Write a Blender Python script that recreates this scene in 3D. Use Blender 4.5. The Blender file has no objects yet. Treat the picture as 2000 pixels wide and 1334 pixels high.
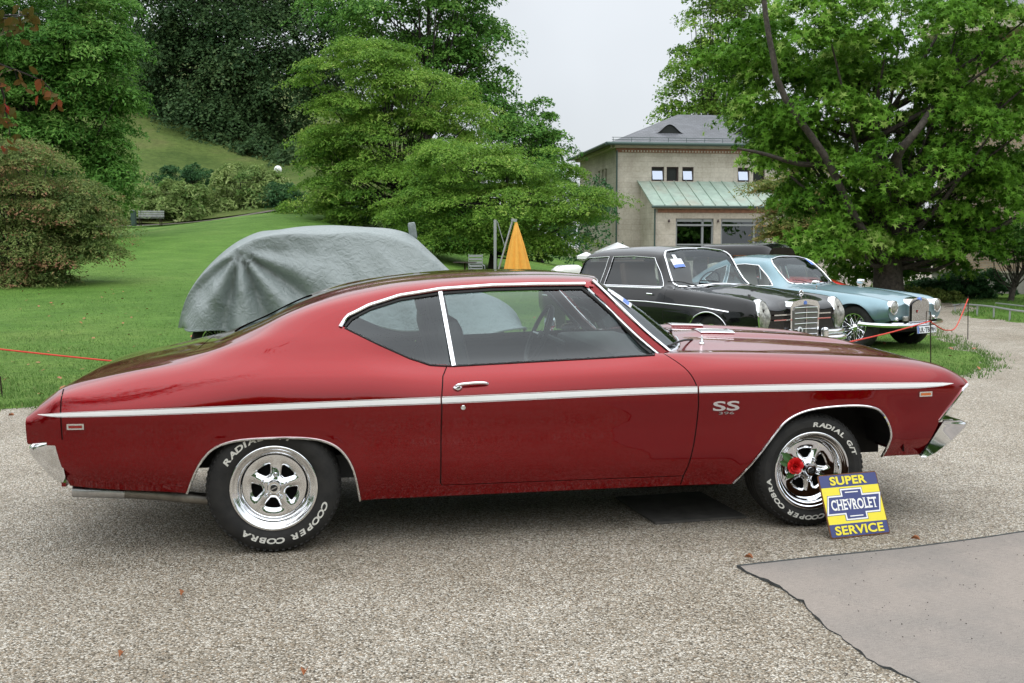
import bpy, math, random
import numpy as np
from mathutils import Vector, Matrix
from mathutils.geometry import delaunay_2d_cdt

# ------------------------------------------------------------------ camera, sky, sun, exposure
scene = bpy.context.scene
col = scene.collection
F, PIT, CAMH = 2058.6, 0.09013, 1.5228          # focal length in photo pixels, downward pitch, eye height
cam_d = bpy.data.cameras.new('camera'); cam = bpy.data.objects.new('camera', cam_d); col.objects.link(cam)
cam_d.sensor_width = 36.0; cam_d.lens = F / 2000 * 36.0
cam_d.clip_start = 0.05; cam_d.clip_end = 2000
cam.location = (0, 0, CAMH); cam.rotation_euler = (math.pi / 2 - PIT, 0, 0)
scene.camera = cam
SUN_EL, SUN_AZ = math.radians(58), math.radians(-35)     # azimuth measured from -Y (behind the camera) towards -X
wd = bpy.data.worlds.new('World'); scene.world = wd; wd.use_nodes = True
nt = wd.node_tree; nt.nodes.clear()
wo = nt.nodes.new('ShaderNodeOutputWorld'); bg = nt.nodes.new('ShaderNodeBackground')
sky = nt.nodes.new('ShaderNodeTexSky'); sky.sky_type = 'NISHITA'; sky.sun_disc = False
sky.sun_elevation = SUN_EL; sky.sun_rotation = math.radians(180) + SUN_AZ
sky.air_density = 1.0; sky.dust_density = 2.0
tc = nt.nodes.new('ShaderNodeTexCoord'); sep = nt.nodes.new('ShaderNodeSeparateXYZ')
nt.links.new(tc.outputs['Generated'], sep.inputs[0])
zc = nt.nodes.new('ShaderNodeMath'); zc.operation = 'MAXIMUM'; zc.inputs[1].default_value = 0
nt.links.new(sep.outputs['Z'], zc.inputs[0])
cq = nt.nodes.new('ShaderNodeMath'); cq.operation = 'MULTIPLY_ADD'; cq.inputs[1].default_value = 1.2; cq.inputs[2].default_value = 0.9
nt.links.new(zc.outputs[0], cq.inputs[0])                          # overcast sky: brighter towards the zenith
cie = nt.nodes.new('ShaderNodeMath'); cie.operation = 'MULTIPLY_ADD'; cie.inputs[2].default_value = 0.62
nt.links.new(zc.outputs[0], cie.inputs[0]); nt.links.new(cq.outputs[0], cie.inputs[1])
nz = nt.nodes.new('ShaderNodeTexNoise'); nz.inputs['Scale'].default_value = 2.6; nz.inputs['Detail'].default_value = 4; nz.inputs['Roughness'].default_value = .5
nt.links.new(tc.outputs['Generated'], nz.inputs['Vector'])
mr = nt.nodes.new('ShaderNodeMapRange'); mr.inputs[1].default_value = .3; mr.inputs[2].default_value = .7; mr.inputs[3].default_value = 8.3; mr.inputs[4].default_value = 10.6
nt.links.new(nz.outputs['Fac'], mr.inputs[0])
mul = nt.nodes.new('ShaderNodeMath'); mul.operation = 'MULTIPLY'
nt.links.new(cie.outputs[0], mul.inputs[0]); nt.links.new(mr.outputs[0], mul.inputs[1])
vm = nt.nodes.new('ShaderNodeVectorMath'); vm.operation = 'SCALE'; vm.inputs[0].default_value = (0.94, 0.985, 1.03)
nt.links.new(mul.outputs[0], vm.inputs['Scale'])
mx = nt.nodes.new('ShaderNodeMix'); mx.data_type = 'RGBA'; mx.inputs[0].default_value = 0.9
nt.links.new(sky.outputs[0], mx.inputs[6]); nt.links.new(vm.outputs[0], mx.inputs[7])
nt.links.new(mx.outputs[2], bg.inputs[0]); bg.inputs[1].default_value = 0.10
nt.links.new(bg.outputs[0], wo.inputs[0])
sun_d = bpy.data.lights.new('sun', 'SUN'); sun = bpy.data.objects.new('sun', sun_d); col.objects.link(sun)
sun_d.energy = 1.1; sun_d.angle = math.radians(140); sun_d.color = (1.0, .97, .92)
sd = Vector((math.sin(SUN_AZ) * math.cos(SUN_EL), -math.cos(SUN_AZ) * math.cos(SUN_EL), math.sin(SUN_EL)))
sun.rotation_euler = sd.to_track_quat('Z', 'Y').to_euler(); sun.location = sd * 60
vs = scene.view_settings; vs.view_transform = 'Standard'; vs.look = 'None'; vs.exposure = 0.28; vs.gamma = 1.0; vs.use_curve_mapping = False
scene.cycles.use_denoising = True
scene.cycles.max_bounces = 8; scene.cycles.transparent_max_bounces = 16
scene.cycles.caustics_reflective = False; scene.cycles.caustics_refractive = False
scene.cycles.sample_clamp_indirect = 6

CP, SP = math.cos(PIT), math.sin(PIT)
def at(px, py, Y):
    """world point at depth Y that the photograph shows at pixel px, py"""
    a, b = (px - 1000) / F, (667 - py) / F
    t = Y / (CP + b * SP)
    return np.array([a * t, Y, CAMH + (-SP + b * CP) * t])

# ------------------------------------------------------------------ materials
def new_mat(name):
    m = bpy.data.materials.new(name); m.use_nodes = True
    n = m.node_tree; b = n.nodes['Principled BSDF']
    return m, n, b
MATS = {}
def lnk(n, a, b): n.links.new(a, b)
def node(n, t, **kw):
    x = n.nodes.new(t)
    for k, v in kw.items(): setattr(x, k, v)
    return x
def ramp(n, fac, stops, interp='LINEAR'):
    r = node(n, 'ShaderNodeValToRGB'); r.color_ramp.interpolation = interp
    els = r.color_ramp.elements
    while len(els) < len(stops): els.new(0.5)
    for e, (p, c) in zip(els, stops): e.position = p; e.color = (*c, 1)
    lnk(n, fac, r.inputs[0]); return r.outputs[0]
def noise(n, scale, detail=3, rough=.55, coord='Object', dist=0):
    t = node(n, 'ShaderNodeTexCoord'); x = node(n, 'ShaderNodeTexNoise')
    x.inputs['Scale'].default_value = scale; x.inputs['Detail'].default_value = detail
    x.inputs['Roughness'].default_value = rough; x.inputs['Distortion'].default_value = dist
    lnk(n, t.outputs[coord], x.inputs['Vector']); return x
def bump(n, b, h, strength=.3, dist=.01):
    x = node(n, 'ShaderNodeBump'); x.inputs['Strength'].default_value = strength; x.inputs['Distance'].default_value = dist
    lnk(n, h, x.inputs['Height']); lnk(n, x.outputs[0], b.inputs['Normal'])
def mat(name, c, rough=.5, metal=0., coat=0., spec=.5, var=0., vscale=8., bmp=0., bscale=60., sheen=0.):
    if name in MATS: return MATS[name]
    m, n, b = new_mat(name)
    b.inputs['Base Color'].default_value = (*c, 1); b.inputs['Roughness'].default_value = rough
    b.inputs['Metallic'].default_value = metal; b.inputs['Coat Weight'].default_value = coat
    b.inputs['Coat Roughness'].default_value = .03; b.inputs['Specular IOR Level'].default_value = spec
    b.inputs['Sheen Weight'].default_value = sheen
    if var:
        x = noise(n, vscale, 5, .6)
        lnk(n, ramp(n, x.outputs['Fac'], [(.3, tuple(v * (1 - var) for v in c)), (.7, tuple(min(1, v * (1 + var)) for v in c))]), b.inputs['Base Color'])
    if bmp:
        x = noise(n, bscale, 4, .6); bump(n, b, x.outputs['Fac'], bmp, .01)
    MATS[name] = m; return m

def paint(name, c, rough=.4, metal=.3, coat=1.0):
    m, n, b = new_mat(name)
    b.inputs['Metallic'].default_value = metal; b.inputs['Roughness'].default_value = rough
    b.inputs['Specular IOR Level'].default_value = .05
    b.inputs['Coat Weight'].default_value = coat; b.inputs['Coat Roughness'].default_value = .025; b.inputs['Coat IOR'].default_value = 1.45
    x = noise(n, 900, 1, .5)
    lnk(n, ramp(n, x.outputs['Fac'], [(.3, tuple(v * .82 for v in c)), (.7, tuple(v * 1.15 for v in c))]), b.inputs['Base Color'])
    d = noise(n, 3.5, 4, .6)
    lnk(n, ramp(n, d.outputs['Fac'], [(.3, (.004,) * 3), (.75, (.028,) * 3)]), b.inputs['Coat Roughness'])
    wv = noise(n, 2.2, 2, .5); bump(n, b, wv.outputs['Fac'], .05, .02)
    bc = [x for x in n.nodes if x.type == 'BUMP'][0]; lnk(n, bc.outputs[0], b.inputs['Coat Normal'])
    MATS[name] = m; return m
paint('red_paint', (.215, .0005, .003), .25, .65)
paint('black_paint', (.006, .006, .007), .3, 0)
paint('blue_paint', (.18, .28, .32), .38, .5)
paint('dark_red_paint', (.45, .02, .015), .35, 0)
paint('cream_paint', (.75, .75, .72), .35, 0)
mat('chrome', (.82, .83, .85), .06, 1.0, var=.05, vscale=20)
mat('brushed_steel', (.55, .55, .56), .3, 1.0, var=.15, vscale=30)
mat('dull_steel', (.30, .28, .25), .45, .9, var=.3, vscale=14)
mat('white_vinyl', (.80, .80, .79), .35)
mat('letter_white', (.62, .61, .56), .7, var=.2, vscale=40)
mat('black_rubber', (.012, .012, .012), .6)
mat('gap_dark', (.006, .004, .004), .8)
mat('interior_black', (.016, .018, .019), .55, bmp=.25, bscale=250)
mat('interior_trim', (.035, .045, .047), .6, bmp=.15, bscale=200)
mat('underbody', (.012, .011, .010), .9, var=.4)
mat('lamp_red', (.25, .005, .005), .2, 0, 1)
mat('lamp_amber', (.55, .12, .01), .3, 0, 1)
mat('grille_dark', (.02, .02, .02), .4, .6)
mat('grille_mesh', (.20, .19, .18), .45, .8, bmp=.6, bscale=180)
mat('lens', (.30, .295, .265), .15, .3, 1, var=.5, vscale=26, bmp=.6, bscale=60)
mat('sticker_white', (.8, .82, .86), .4)
mat('sticker_blue', (.12, .22, .6), .4)
mat('rust', (.16, .07, .03), .9, .3, var=.5, vscale=60)
mat('rope_red', (.62, .05, .03), .8, bmp=.5, bscale=300)
mat('iron', (.035, .022, .016), .75, .4, var=.5, vscale=30)
mat('grey_metal', (.36, .37, .38), .45, .5)
mat('tan_leather', (.55, .50, .42), .6)
mat('brown_trim', (.12, .06, .035), .5)

# tyre rubber with fine radial ribs
def tyre_mat():
    m, n, b = new_mat('tyre_rubber')
    x = noise(n, 14, 4, .6)
    lnk(n, ramp(n, x.outputs['Fac'], [(.3, (.012, .012, .012)), (.75, (.030, .029, .027))]), b.inputs['Base Color'])
    b.inputs['Roughness'].default_value = .72; b.inputs['Specular IOR Level'].default_value = .35
    y = noise(n, 220, 3); bump(n, b, y.outputs['Fac'], .25, .004); MATS['tyre_rubber'] = m
tyre_mat()

def glass_mat(name, tint, refl=.09, rough=.0):
    """a single pane: tinted see-through with a fresnel mirror on top"""
    m = bpy.data.materials.new(name); m.use_nodes = True; n = m.node_tree; n.nodes.clear()
    o = node(n, 'ShaderNodeOutputMaterial'); t = node(n, 'ShaderNodeBsdfTransparent'); g = node(n, 'ShaderNodeBsdfGlossy')
    t.inputs[0].default_value = (*tint, 1); g.inputs['Roughness'].default_value = rough; g.inputs['Color'].default_value = (.92, .97, 1, 1)
    fr = node(n, 'ShaderNodeLayerWeight'); fr.inputs['Blend'].default_value = .22
    ma = node(n, 'ShaderNodeMath', operation='MULTIPLY_ADD'); ma.inputs[1].default_value = .85; ma.inputs[2].default_value = refl
    lnk(n, fr.outputs['Fresnel'], ma.inputs[0]); ma.use_clamp = True
    mm = node(n, 'ShaderNodeMixShader'); lnk(n, ma.outputs[0], mm.inputs[0]); lnk(n, t.outputs[0], mm.inputs[1]); lnk(n, g.outputs[0], mm.inputs[2])
    lnk(n, mm.outputs[0], o.inputs[0]); MATS[name] = m
glass_mat('car_glass', (.66, .73, .73), .045)
glass_mat('screen_glass', (.62, .72, .68), .10)
glass_mat('pane_glass', (.18, .2, .2), .12)

def leaf_mat(name, dark, light, tip=None, trans=.35, rough=.5):
    m = bpy.data.materials.new(name); m.use_nodes = True; n = m.node_tree; b = n.nodes['Principled BSDF']; o = n.nodes['Material Output']
    a = node(n, 'ShaderNodeAttribute'); a.attribute_name = 'tint'
    stops = [(0, dark), (.75, light)] + ([(1, tip)] if tip else [])
    c = ramp(n, a.outputs['Fac'], stops)
    b.inputs['Roughness'].default_value = rough; b.inputs['Specular IOR Level'].default_value = .08
    lnk(n, c, b.inputs['Base Color'])
    t = node(n, 'ShaderNodeBsdfTranslucent'); lnk(n, c, t.inputs[0])
    mm = node(n, 'ShaderNodeMixShader'); mm.inputs[0].default_value = trans
    lnk(n, b.outputs[0], mm.inputs[1]); lnk(n, t.outputs[0], mm.inputs[2]); lnk(n, mm.outputs[0], o.inputs[0])
    MATS[name] = m
leaf_mat('leaf_bright', (.055, .145, .020), (.20, .35, .050), (.36, .46, .11))
leaf_mat('leaf_mid', (.04, .125, .022), (.145, .30, .055), (.27, .40, .11))
leaf_mat('leaf_blue', (.025, .07, .028), (.06, .15, .05), (.11, .20, .075))
leaf_mat('leaf_dark', (.022, .055, .020), (.085, .15, .055), (.17, .22, .09))
leaf_mat('leaf_gum', (.05, .14, .014), (.155, .33, .035), (.36, .50, .13))
leaf_mat('leaf_rhodo', (.09, .17, .04), (.30, .38, .13), (.50, .54, .28))
leaf_mat('leaf_maple', (.05, .10, .025), (.22, .27, .085), (.32, .17, .10))
leaf_mat('leaf_autumn', (.05, .065, .012), (.13, .07, .018), (.30, .03, .018), .35)
leaf_mat('leaf_ochre', (.06, .11, .025), (.20, .24, .06), (.36, .25, .11))
leaf_mat('grass_blade', (.05, .12, .022), (.13, .235, .06), (.26, .29, .12), .3)
mat('bark', (.050, .042, .034), .9, var=.6, vscale=12, bmp=1.0, bscale=22)
mat('bark_dark', (.028, .024, .020), .9, var=.5, vscale=9, bmp=.8, bscale=18)
mat('dead_leaf', (.30, .11, .04), .7, var=.4, vscale=25)

def gravel_mat():
    m, n, b = new_mat('gravel')
    t = node(n, 'ShaderNodeTexCoord')
    wj = node(n, 'ShaderNodeTexNoise'); wj.inputs['Scale'].default_value = 60; lnk(n, t.outputs['Object'], wj.inputs['Vector'])
    va = node(n, 'ShaderNodeVectorMath', operation='MULTIPLY_ADD'); va.inputs[1].default_value = (.012, .012, .012)
    lnk(n, wj.outputs['Color'], va.inputs[0]); lnk(n, t.outputs['Object'], va.inputs[2])
    v = node(n, 'ShaderNodeTexVoronoi'); v.inputs['Scale'].default_value = 130; v.voronoi_dimensions = '2D'; lnk(n, va.outputs[0], v.inputs['Vector'])
    s = node(n, 'ShaderNodeSeparateColor'); lnk(n, v.outputs['Color'], s.inputs[0])
    c = ramp(n, s.outputs[0], [(0, (.09, .08, .066)), (.14, (.22, .19, .145)), (.30, (.35, .32, .275)), (.50, (.43, .405, .36)), (.66, (.36, .29, .215)), (.80, (.58, .56, .52)), (.93, (.74, .73, .70))], 'LINEAR')
    # dark crevices between the stones
    d = node(n, 'ShaderNodeMapRange'); d.inputs[1].default_value = .25; d.inputs[2].default_value = .75; d.inputs[3].default_value = 1; d.inputs[4].default_value = .35; lnk(n, v.outputs['Distance'], d.inputs[0])
    x = noise(n, .45, 5, .6); y = noise(n, 2.2, 4, .65)
    st = ramp(n, x.outputs['Fac'], [(.3, (.80, .74, .65)), (.6, (1.05, 1.01, .94))])
    st2 = ramp(n, y.outputs['Fac'], [(.3, (.82, .81, .79)), (.65, (1.04, 1.04, 1.04))])
    m1 = node(n, 'ShaderNodeVectorMath', operation='MULTIPLY'); lnk(n, c, m1.inputs[0]); lnk(n, st, m1.inputs[1])
    m2 = node(n, 'ShaderNodeVectorMath', operation='MULTIPLY'); lnk(n, m1.outputs[0], m2.inputs[0]); lnk(n, st2, m2.inputs[1])
    m3 = node(n, 'ShaderNodeVectorMath', operation='SCALE'); lnk(n, m2.outputs[0], m3.inputs[0]); lnk(n, d.outputs[0], m3.inputs['Scale'])
    lnk(n, m3.outputs[0], b.inputs['Base Color']); b.inputs['Roughness'].default_value = .75; b.inputs['Specular IOR Level'].default_value = .3
    iv = node(n, 'ShaderNodeMath', operation='SUBTRACT'); iv.inputs[0].default_value = 1; lnk(n, v.outputs['Distance'], iv.inputs[1])
    bump(n, b, iv.outputs[0], .9, .006); MATS['gravel'] = m
gravel_mat()
def grass_mat():
    m, n, b = new_mat('lawn_grass')
    x = noise(n, .22, 5, .6); y = noise(n, 9, 5, .7); w = noise(n, 120, 3, .7)
    c1 = ramp(n, x.outputs['Fac'], [(.28, (.070, .155, .022)), (.5, (.105, .21, .036)), (.72, (.155, .24, .055))])
    c2 = ramp(n, y.outputs['Fac'], [(.25, (.62, .66, .6)), (.75, (1.22, 1.2, 1.15))])
    c3 = ramp(n, w.outputs['Fac'], [(.25, (.5, .5, .45)), (.75, (1.4, 1.4, 1.35))])
    m1 = node(n, 'ShaderNodeVectorMath', operation='MULTIPLY'); lnk(n, c1, m1.inputs[0]); lnk(n, c2, m1.inputs[1])
    q = noise(n, 1.1, 5, .7, dist=.4); c4 = ramp(n, q.outputs['Fac'], [(.3, (.70, .76, .62)), (.55, (1.0, 1.0, 1.0)), (.75, (1.25, 1.12, 1.2))])
    m0 = node(n, 'ShaderNodeVectorMath', operation='MULTIPLY'); lnk(n, m1.outputs[0], m0.inputs[0]); lnk(n, c4, m0.inputs[1])
    m2 = node(n, 'ShaderNodeVectorMath', operation='MULTIPLY'); lnk(n, m0.outputs[0], m2.inputs[0]); lnk(n, c3, m2.inputs[1])
    lnk(n, m2.outputs[0], b.inputs['Base Color']); b.inputs['Roughness'].default_value = .8; b.inputs['Specular IOR Level'].default_value = .15
    bump(n, b, w.outputs['Fac'], .8, .03); MATS['lawn_grass'] = m
    m, n, b = new_mat('hill_grass')
    x = noise(n, .16, 5, .65); y = noise(n, 2.5, 5, .7)
    c1 = ramp(n, x.outputs['Fac'], [(.3, (.05, .085, .020)), (.5, (.085, .125, .032)), (.7, (.12, .125, .05))])
    c2 = ramp(n, y.outputs['Fac'], [(.25, (.6, .6, .6)), (.75, (1.25, 1.2, 1.15))])
    m1 = node(n, 'ShaderNodeVectorMath', operation='MULTIPLY'); lnk(n, c1, m1.inputs[0]); lnk(n, c2, m1.inputs[1])
    lnk(n, m1.outputs[0], b.inputs['Base Color']); b.inputs['Roughness'].default_value = .9; b.inputs['Specular IOR Level'].default_value = .1
    bump(n, b, y.outputs['Fac'], .8, .15); MATS['hill_grass'] = m
grass_mat()

# ------------------------------------------------------------------ mesh helpers
def mk(name, V, Fc, m=None, parent=None, smooth=False, normals=None, tint=None, sharp=None):
    V = np.asarray(V, float).reshape(-1, 3)
    me = bpy.data.meshes.new(name)
    if isinstance(Fc, np.ndarray):
        k = Fc.shape[1]; nf = len(Fc)
        me.vertices.add(len(V)); me.vertices.foreach_set('co', V.ravel())
        me.loops.add(nf * k); me.loops.foreach_set('vertex_index', Fc.astype(np.int32).ravel())
        me.polygons.add(nf); me.polygons.foreach_set('loop_start', np.arange(0, nf * k, k, dtype=np.int32))
        me.update(calc_edges=True)
    else:
        me.from_pydata([tuple(v) for v in V], [], [tuple(int(i) for i in f) for f in Fc]); me.update()
    me.validate()
    if smooth: me.polygons.foreach_set('use_smooth', np.ones(len(me.polygons), bool))
    if sharp is not None: me.set_sharp_from_angle(angle=math.radians(sharp))
    if normals is not None: me.normals_split_custom_set_from_vertices([tuple(x) for x in normals])
    if tint is not None:
        a = me.attributes.new('tint', 'FLOAT', 'FACE'); a.data.foreach_set('value', np.asarray(tint, np.float32))
    if m: me.materials.append(MATS[m] if isinstance(m, str) else m)
    o = bpy.data.objects.new(name, me); col.objects.link(o)
    if parent: o.parent = parent
    return o
def tag(o, label, cat, group=None, kind=None):
    if label: o['label'] = label
    if cat: o['category'] = cat
    if group: o['group'] = group
    if kind: o['kind'] = kind
    return o
def empty(name, loc=(0, 0, 0), rz=0., label=None, cat=None, group=None):
    o = bpy.data.objects.new(name, None); col.objects.link(o); o.empty_display_size = .2
    o.location = loc; o.rotation_euler = (0, 0, rz); tag(o, label, cat, group); return o
def dup(o, parent=None):
    c = o.copy(); col.objects.link(c); c.parent = parent
    for ch in o.children: dup(ch, c)
    return c
class MB:
    """collects shapes of ONE part"""
    def __init__(s): s.V = []; s.F = []; s.n = 0
    def add(s, V, Fc):
        V = np.asarray(V, float).reshape(-1, 3); s.V.append(V); s.F += [tuple(int(i) + s.n for i in f) for f in Fc]; s.n += len(V); return s
    def box(s, c, d, rz=0, rx=0, ry=0):
        x, y, z = (v / 2 for v in d)
        V = np.array([(a, b, e) for a in (-x, x) for b in (-y, y) for e in (-z, z)])
        if rz or rx or ry:
            R = np.array(Matrix.Rotation(rz, 3, 'Z') @ Matrix.Rotation(ry, 3, 'Y') @ Matrix.Rotation(rx, 3, 'X')); V = V @ R.T
        return s.add(V + np.array(c), [(0, 1, 3, 2), (4, 6, 7, 5), (0, 4, 5, 1), (2, 3, 7, 6), (0, 2, 6, 4), (1, 5, 7, 3)])
    def tube(s, path, r, n=8, closed=False, caps=True, flat=1.0, up=None):
        V, Fc = sweep(path, [(math.cos(2 * math.pi * i / n), math.sin(2 * math.pi * i / n) * flat) for i in range(n)], r, closed, caps, up); return s.add(V, Fc)
    def sweep(s, path, prof, r=1., closed=False, caps=True, up=None):
        V, Fc = sweep(path, prof, r, closed, caps, up); return s.add(V, Fc)
    def lathe(s, prof, n=32, axis='z', c=(0, 0, 0), close=False):
        V, Fc = lathe(prof, n, close)
        if axis == 'y': V = V[:, [0, 2, 1]] * np.array([1, -1, 1])       # axis points to -y
        elif axis == 'x': V = V[:, [2, 1, 0]]; V = V * np.array([1, 1, -1])
        return s.add(V + np.array(c), Fc)
    def prism(s, poly, h, plane='xy', z0=0):
        P = np.asarray(poly, float); n = len(P)
        A = np.c_[P, np.full(n, z0)]; B = np.c_[P, np.full(n, z0 + h)]; V = np.r_[A, B]
        if plane == 'xz': V = V[:, [0, 2, 1]]
        if plane == 'yz': V = V[:, [2, 0, 1]]
        return s.add(V, [tuple(range(n))[::-1], tuple(range(n, 2 * n))] + [(i, (i + 1) % n, n + (i + 1) % n, n + i) for i in range(n)])
    def build(s, name, m, parent=None, smooth=False, sharp=35):
        return mk(name, np.concatenate(s.V), s.F, m, parent, smooth, sharp=sharp if smooth else None)
def sweep(path, prof, r=1., closed=False, caps=True, up=None):
    P = np.asarray(path, float); n = len(P); k = len(prof)
    r = np.broadcast_to(np.asarray(r, float), (n,))
    T = (np.roll(P, -1, 0) - np.roll(P, 1, 0)) if closed else np.gradient(P, axis=0)
    T = T / np.maximum(np.linalg.norm(T, axis=1, keepdims=True), 1e-9)
    V = np.zeros((n, k, 3)); prev = None
    for i in range(n):
        u = np.array(up) if up is not None else (prev if prev is not None else (np.array([0, 0, 1.]) if abs(T[i][2]) < .9 else np.array([1., 0, 0])))
        if isinstance(up, np.ndarray) and up.ndim == 2: u = up[i]
        a = np.cross(u, T[i]); a /= max(np.linalg.norm(a), 1e-9); b = np.cross(T[i], a); prev = b
        for j, (x, y) in enumerate(prof): V[i, j] = P[i] + r[i] * (a * x + b * y)
    Fc = []
    for i in range(n if closed else n - 1):
        i2 = (i + 1) % n
        for j in range(k): Fc.append((i * k + j, i * k + (j + 1) % k, i2 * k + (j + 1) % k, i2 * k + j))
    if caps and not closed: Fc += [tuple(range(k))[::-1], tuple((n - 1) * k + j for j in range(k))]
    return V.reshape(-1, 3), Fc
def lathe(prof, n=32, close=False):
    prof = np.asarray(prof, float); k = len(prof); A = np.arange(n) * 2 * math.pi / n
    V = np.stack([np.outer(np.cos(A), prof[:, 0]), np.outer(np.sin(A), prof[:, 0]), np.broadcast_to(prof[:, 1], (n, k))], -1)
    Fc = [(i * k + j, ((i + 1) % n) * k + j, ((i + 1) % n) * k + (j + 1) % k, i * k + (j + 1) % k) for i in range(n) for j in range(k if close else k - 1)]
    return V.reshape(-1, 3), Fc
def smoothpath(pts, n=40, closed=False):
    P = np.asarray(pts, float)
    if closed: P = np.r_[P[-1:], P, P[:2]]
    else: P = np.r_[2 * P[:1] - P[1:2], P, 2 * P[-1:] - P[-2:-1]]
    m = len(P) - 3; out = []
    for t in np.linspace(0, m, n, endpoint=not closed):
        i = min(int(t), m - 1); f = t - i; p0, p1, p2, p3 = P[i:i + 4]
        out.append(.5 * (2 * p1 + (p2 - p0) * f + (2 * p0 - 5 * p1 + 4 * p2 - p3) * f * f + (3 * p1 - p0 - 3 * p2 + p3) * f ** 3))
    return np.array(out)
GLY = {}
def text_geo(s, size=1., shear=0., offset=0., extrude=0., spacing=1., bold=False):
    key = (s, shear, offset, extrude, spacing)
    if key not in GLY:
        c = bpy.data.curves.new('txt', 'FONT'); c.body = s; c.size = 1; c.shear = shear; c.offset = offset; c.extrude = extrude; c.space_character = spacing; c.resolution_u = 4
        o = bpy.data.objects.new('txt', c); col.objects.link(o); bpy.context.view_layer.update()
        me = bpy.data.meshes.new_from_object(o.evaluated_get(bpy.context.evaluated_depsgraph_get()))
        V = np.array([v.co[:] for v in me.vertices]).reshape(-1, 3); Fc = [tuple(p.vertices) for p in me.polygons]
        bpy.data.objects.remove(o); bpy.data.curves.remove(c); bpy.data.meshes.remove(me); GLY[key] = (V, Fc)
    V, Fc = GLY[key]; return V * size, Fc
# ------------------------------------------------------------------ car bodies: cross-sections swept along the car, cut into panels
def pchip(xs, ys):
    x = np.asarray(xs, float); y = np.asarray(ys, float); h = np.diff(x); d = np.diff(y) / h
    m = np.zeros(len(x)); m[0] = d[0]; m[-1] = d[-1]
    for i in range(1, len(x) - 1):
        if d[i - 1] * d[i] > 0:
            w1 = 2 * h[i] + h[i - 1]; w2 = h[i] + 2 * h[i - 1]; m[i] = (w1 + w2) / (w1 / d[i - 1] + w2 / d[i])
    def f(q):
        q = np.clip(q, x[0], x[-1]); i = np.clip(np.searchsorted(x, q, side='right') - 1, 0, len(x) - 2)
        t = (q - x[i]) / h[i]; t2, t3 = t * t, t ** 3
        return (2 * t3 - 3 * t2 + 1) * y[i] + (t3 - 2 * t2 + t) * h[i] * m[i] + (-2 * t3 + 3 * t2) * y[i + 1] + (t3 - t2) * h[i] * m[i + 1]
    return f
def seg_dist(p, line):
    """distance of points p (n,2) to a polyline"""
    L = np.asarray(line, float); best = np.full(len(p), 1e9)
    for a, b in zip(L[:-1], L[1:]):
        ab = b - a; t = np.clip(((p - a) @ ab) / max(ab @ ab, 1e-12), 0, 1)
        best = np.minimum(best, np.linalg.norm(p - (a + t[:, None] * ab), axis=1))
    return best
def in_poly(p, poly):
    P = np.asarray(poly, float); x, y = p[:, 0], p[:, 1]; r = np.zeros(len(p), bool); j = len(P) - 1
    for i in range(len(P)):
        xi, yi = P[i]; xj, yj = P[j]
        c = ((yi > y) != (yj > y)); 
        with np.errstate(divide='ignore', invalid='ignore'): r ^= c & (x < (xj - xi) * (y - yi) / (yj - yi + 1e-15) + xi)
        j = i
    return r
def resample(line, step):
    L = np.asarray(line, float); out = [L[0]]
    for a, b in zip(L[:-1], L[1:]):
        k = max(1, int(np.linalg.norm(b - a) / step))
        out += [a + (b - a) * (i + 1) / k for i in range(k)]
    return np.array(out)
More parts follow.
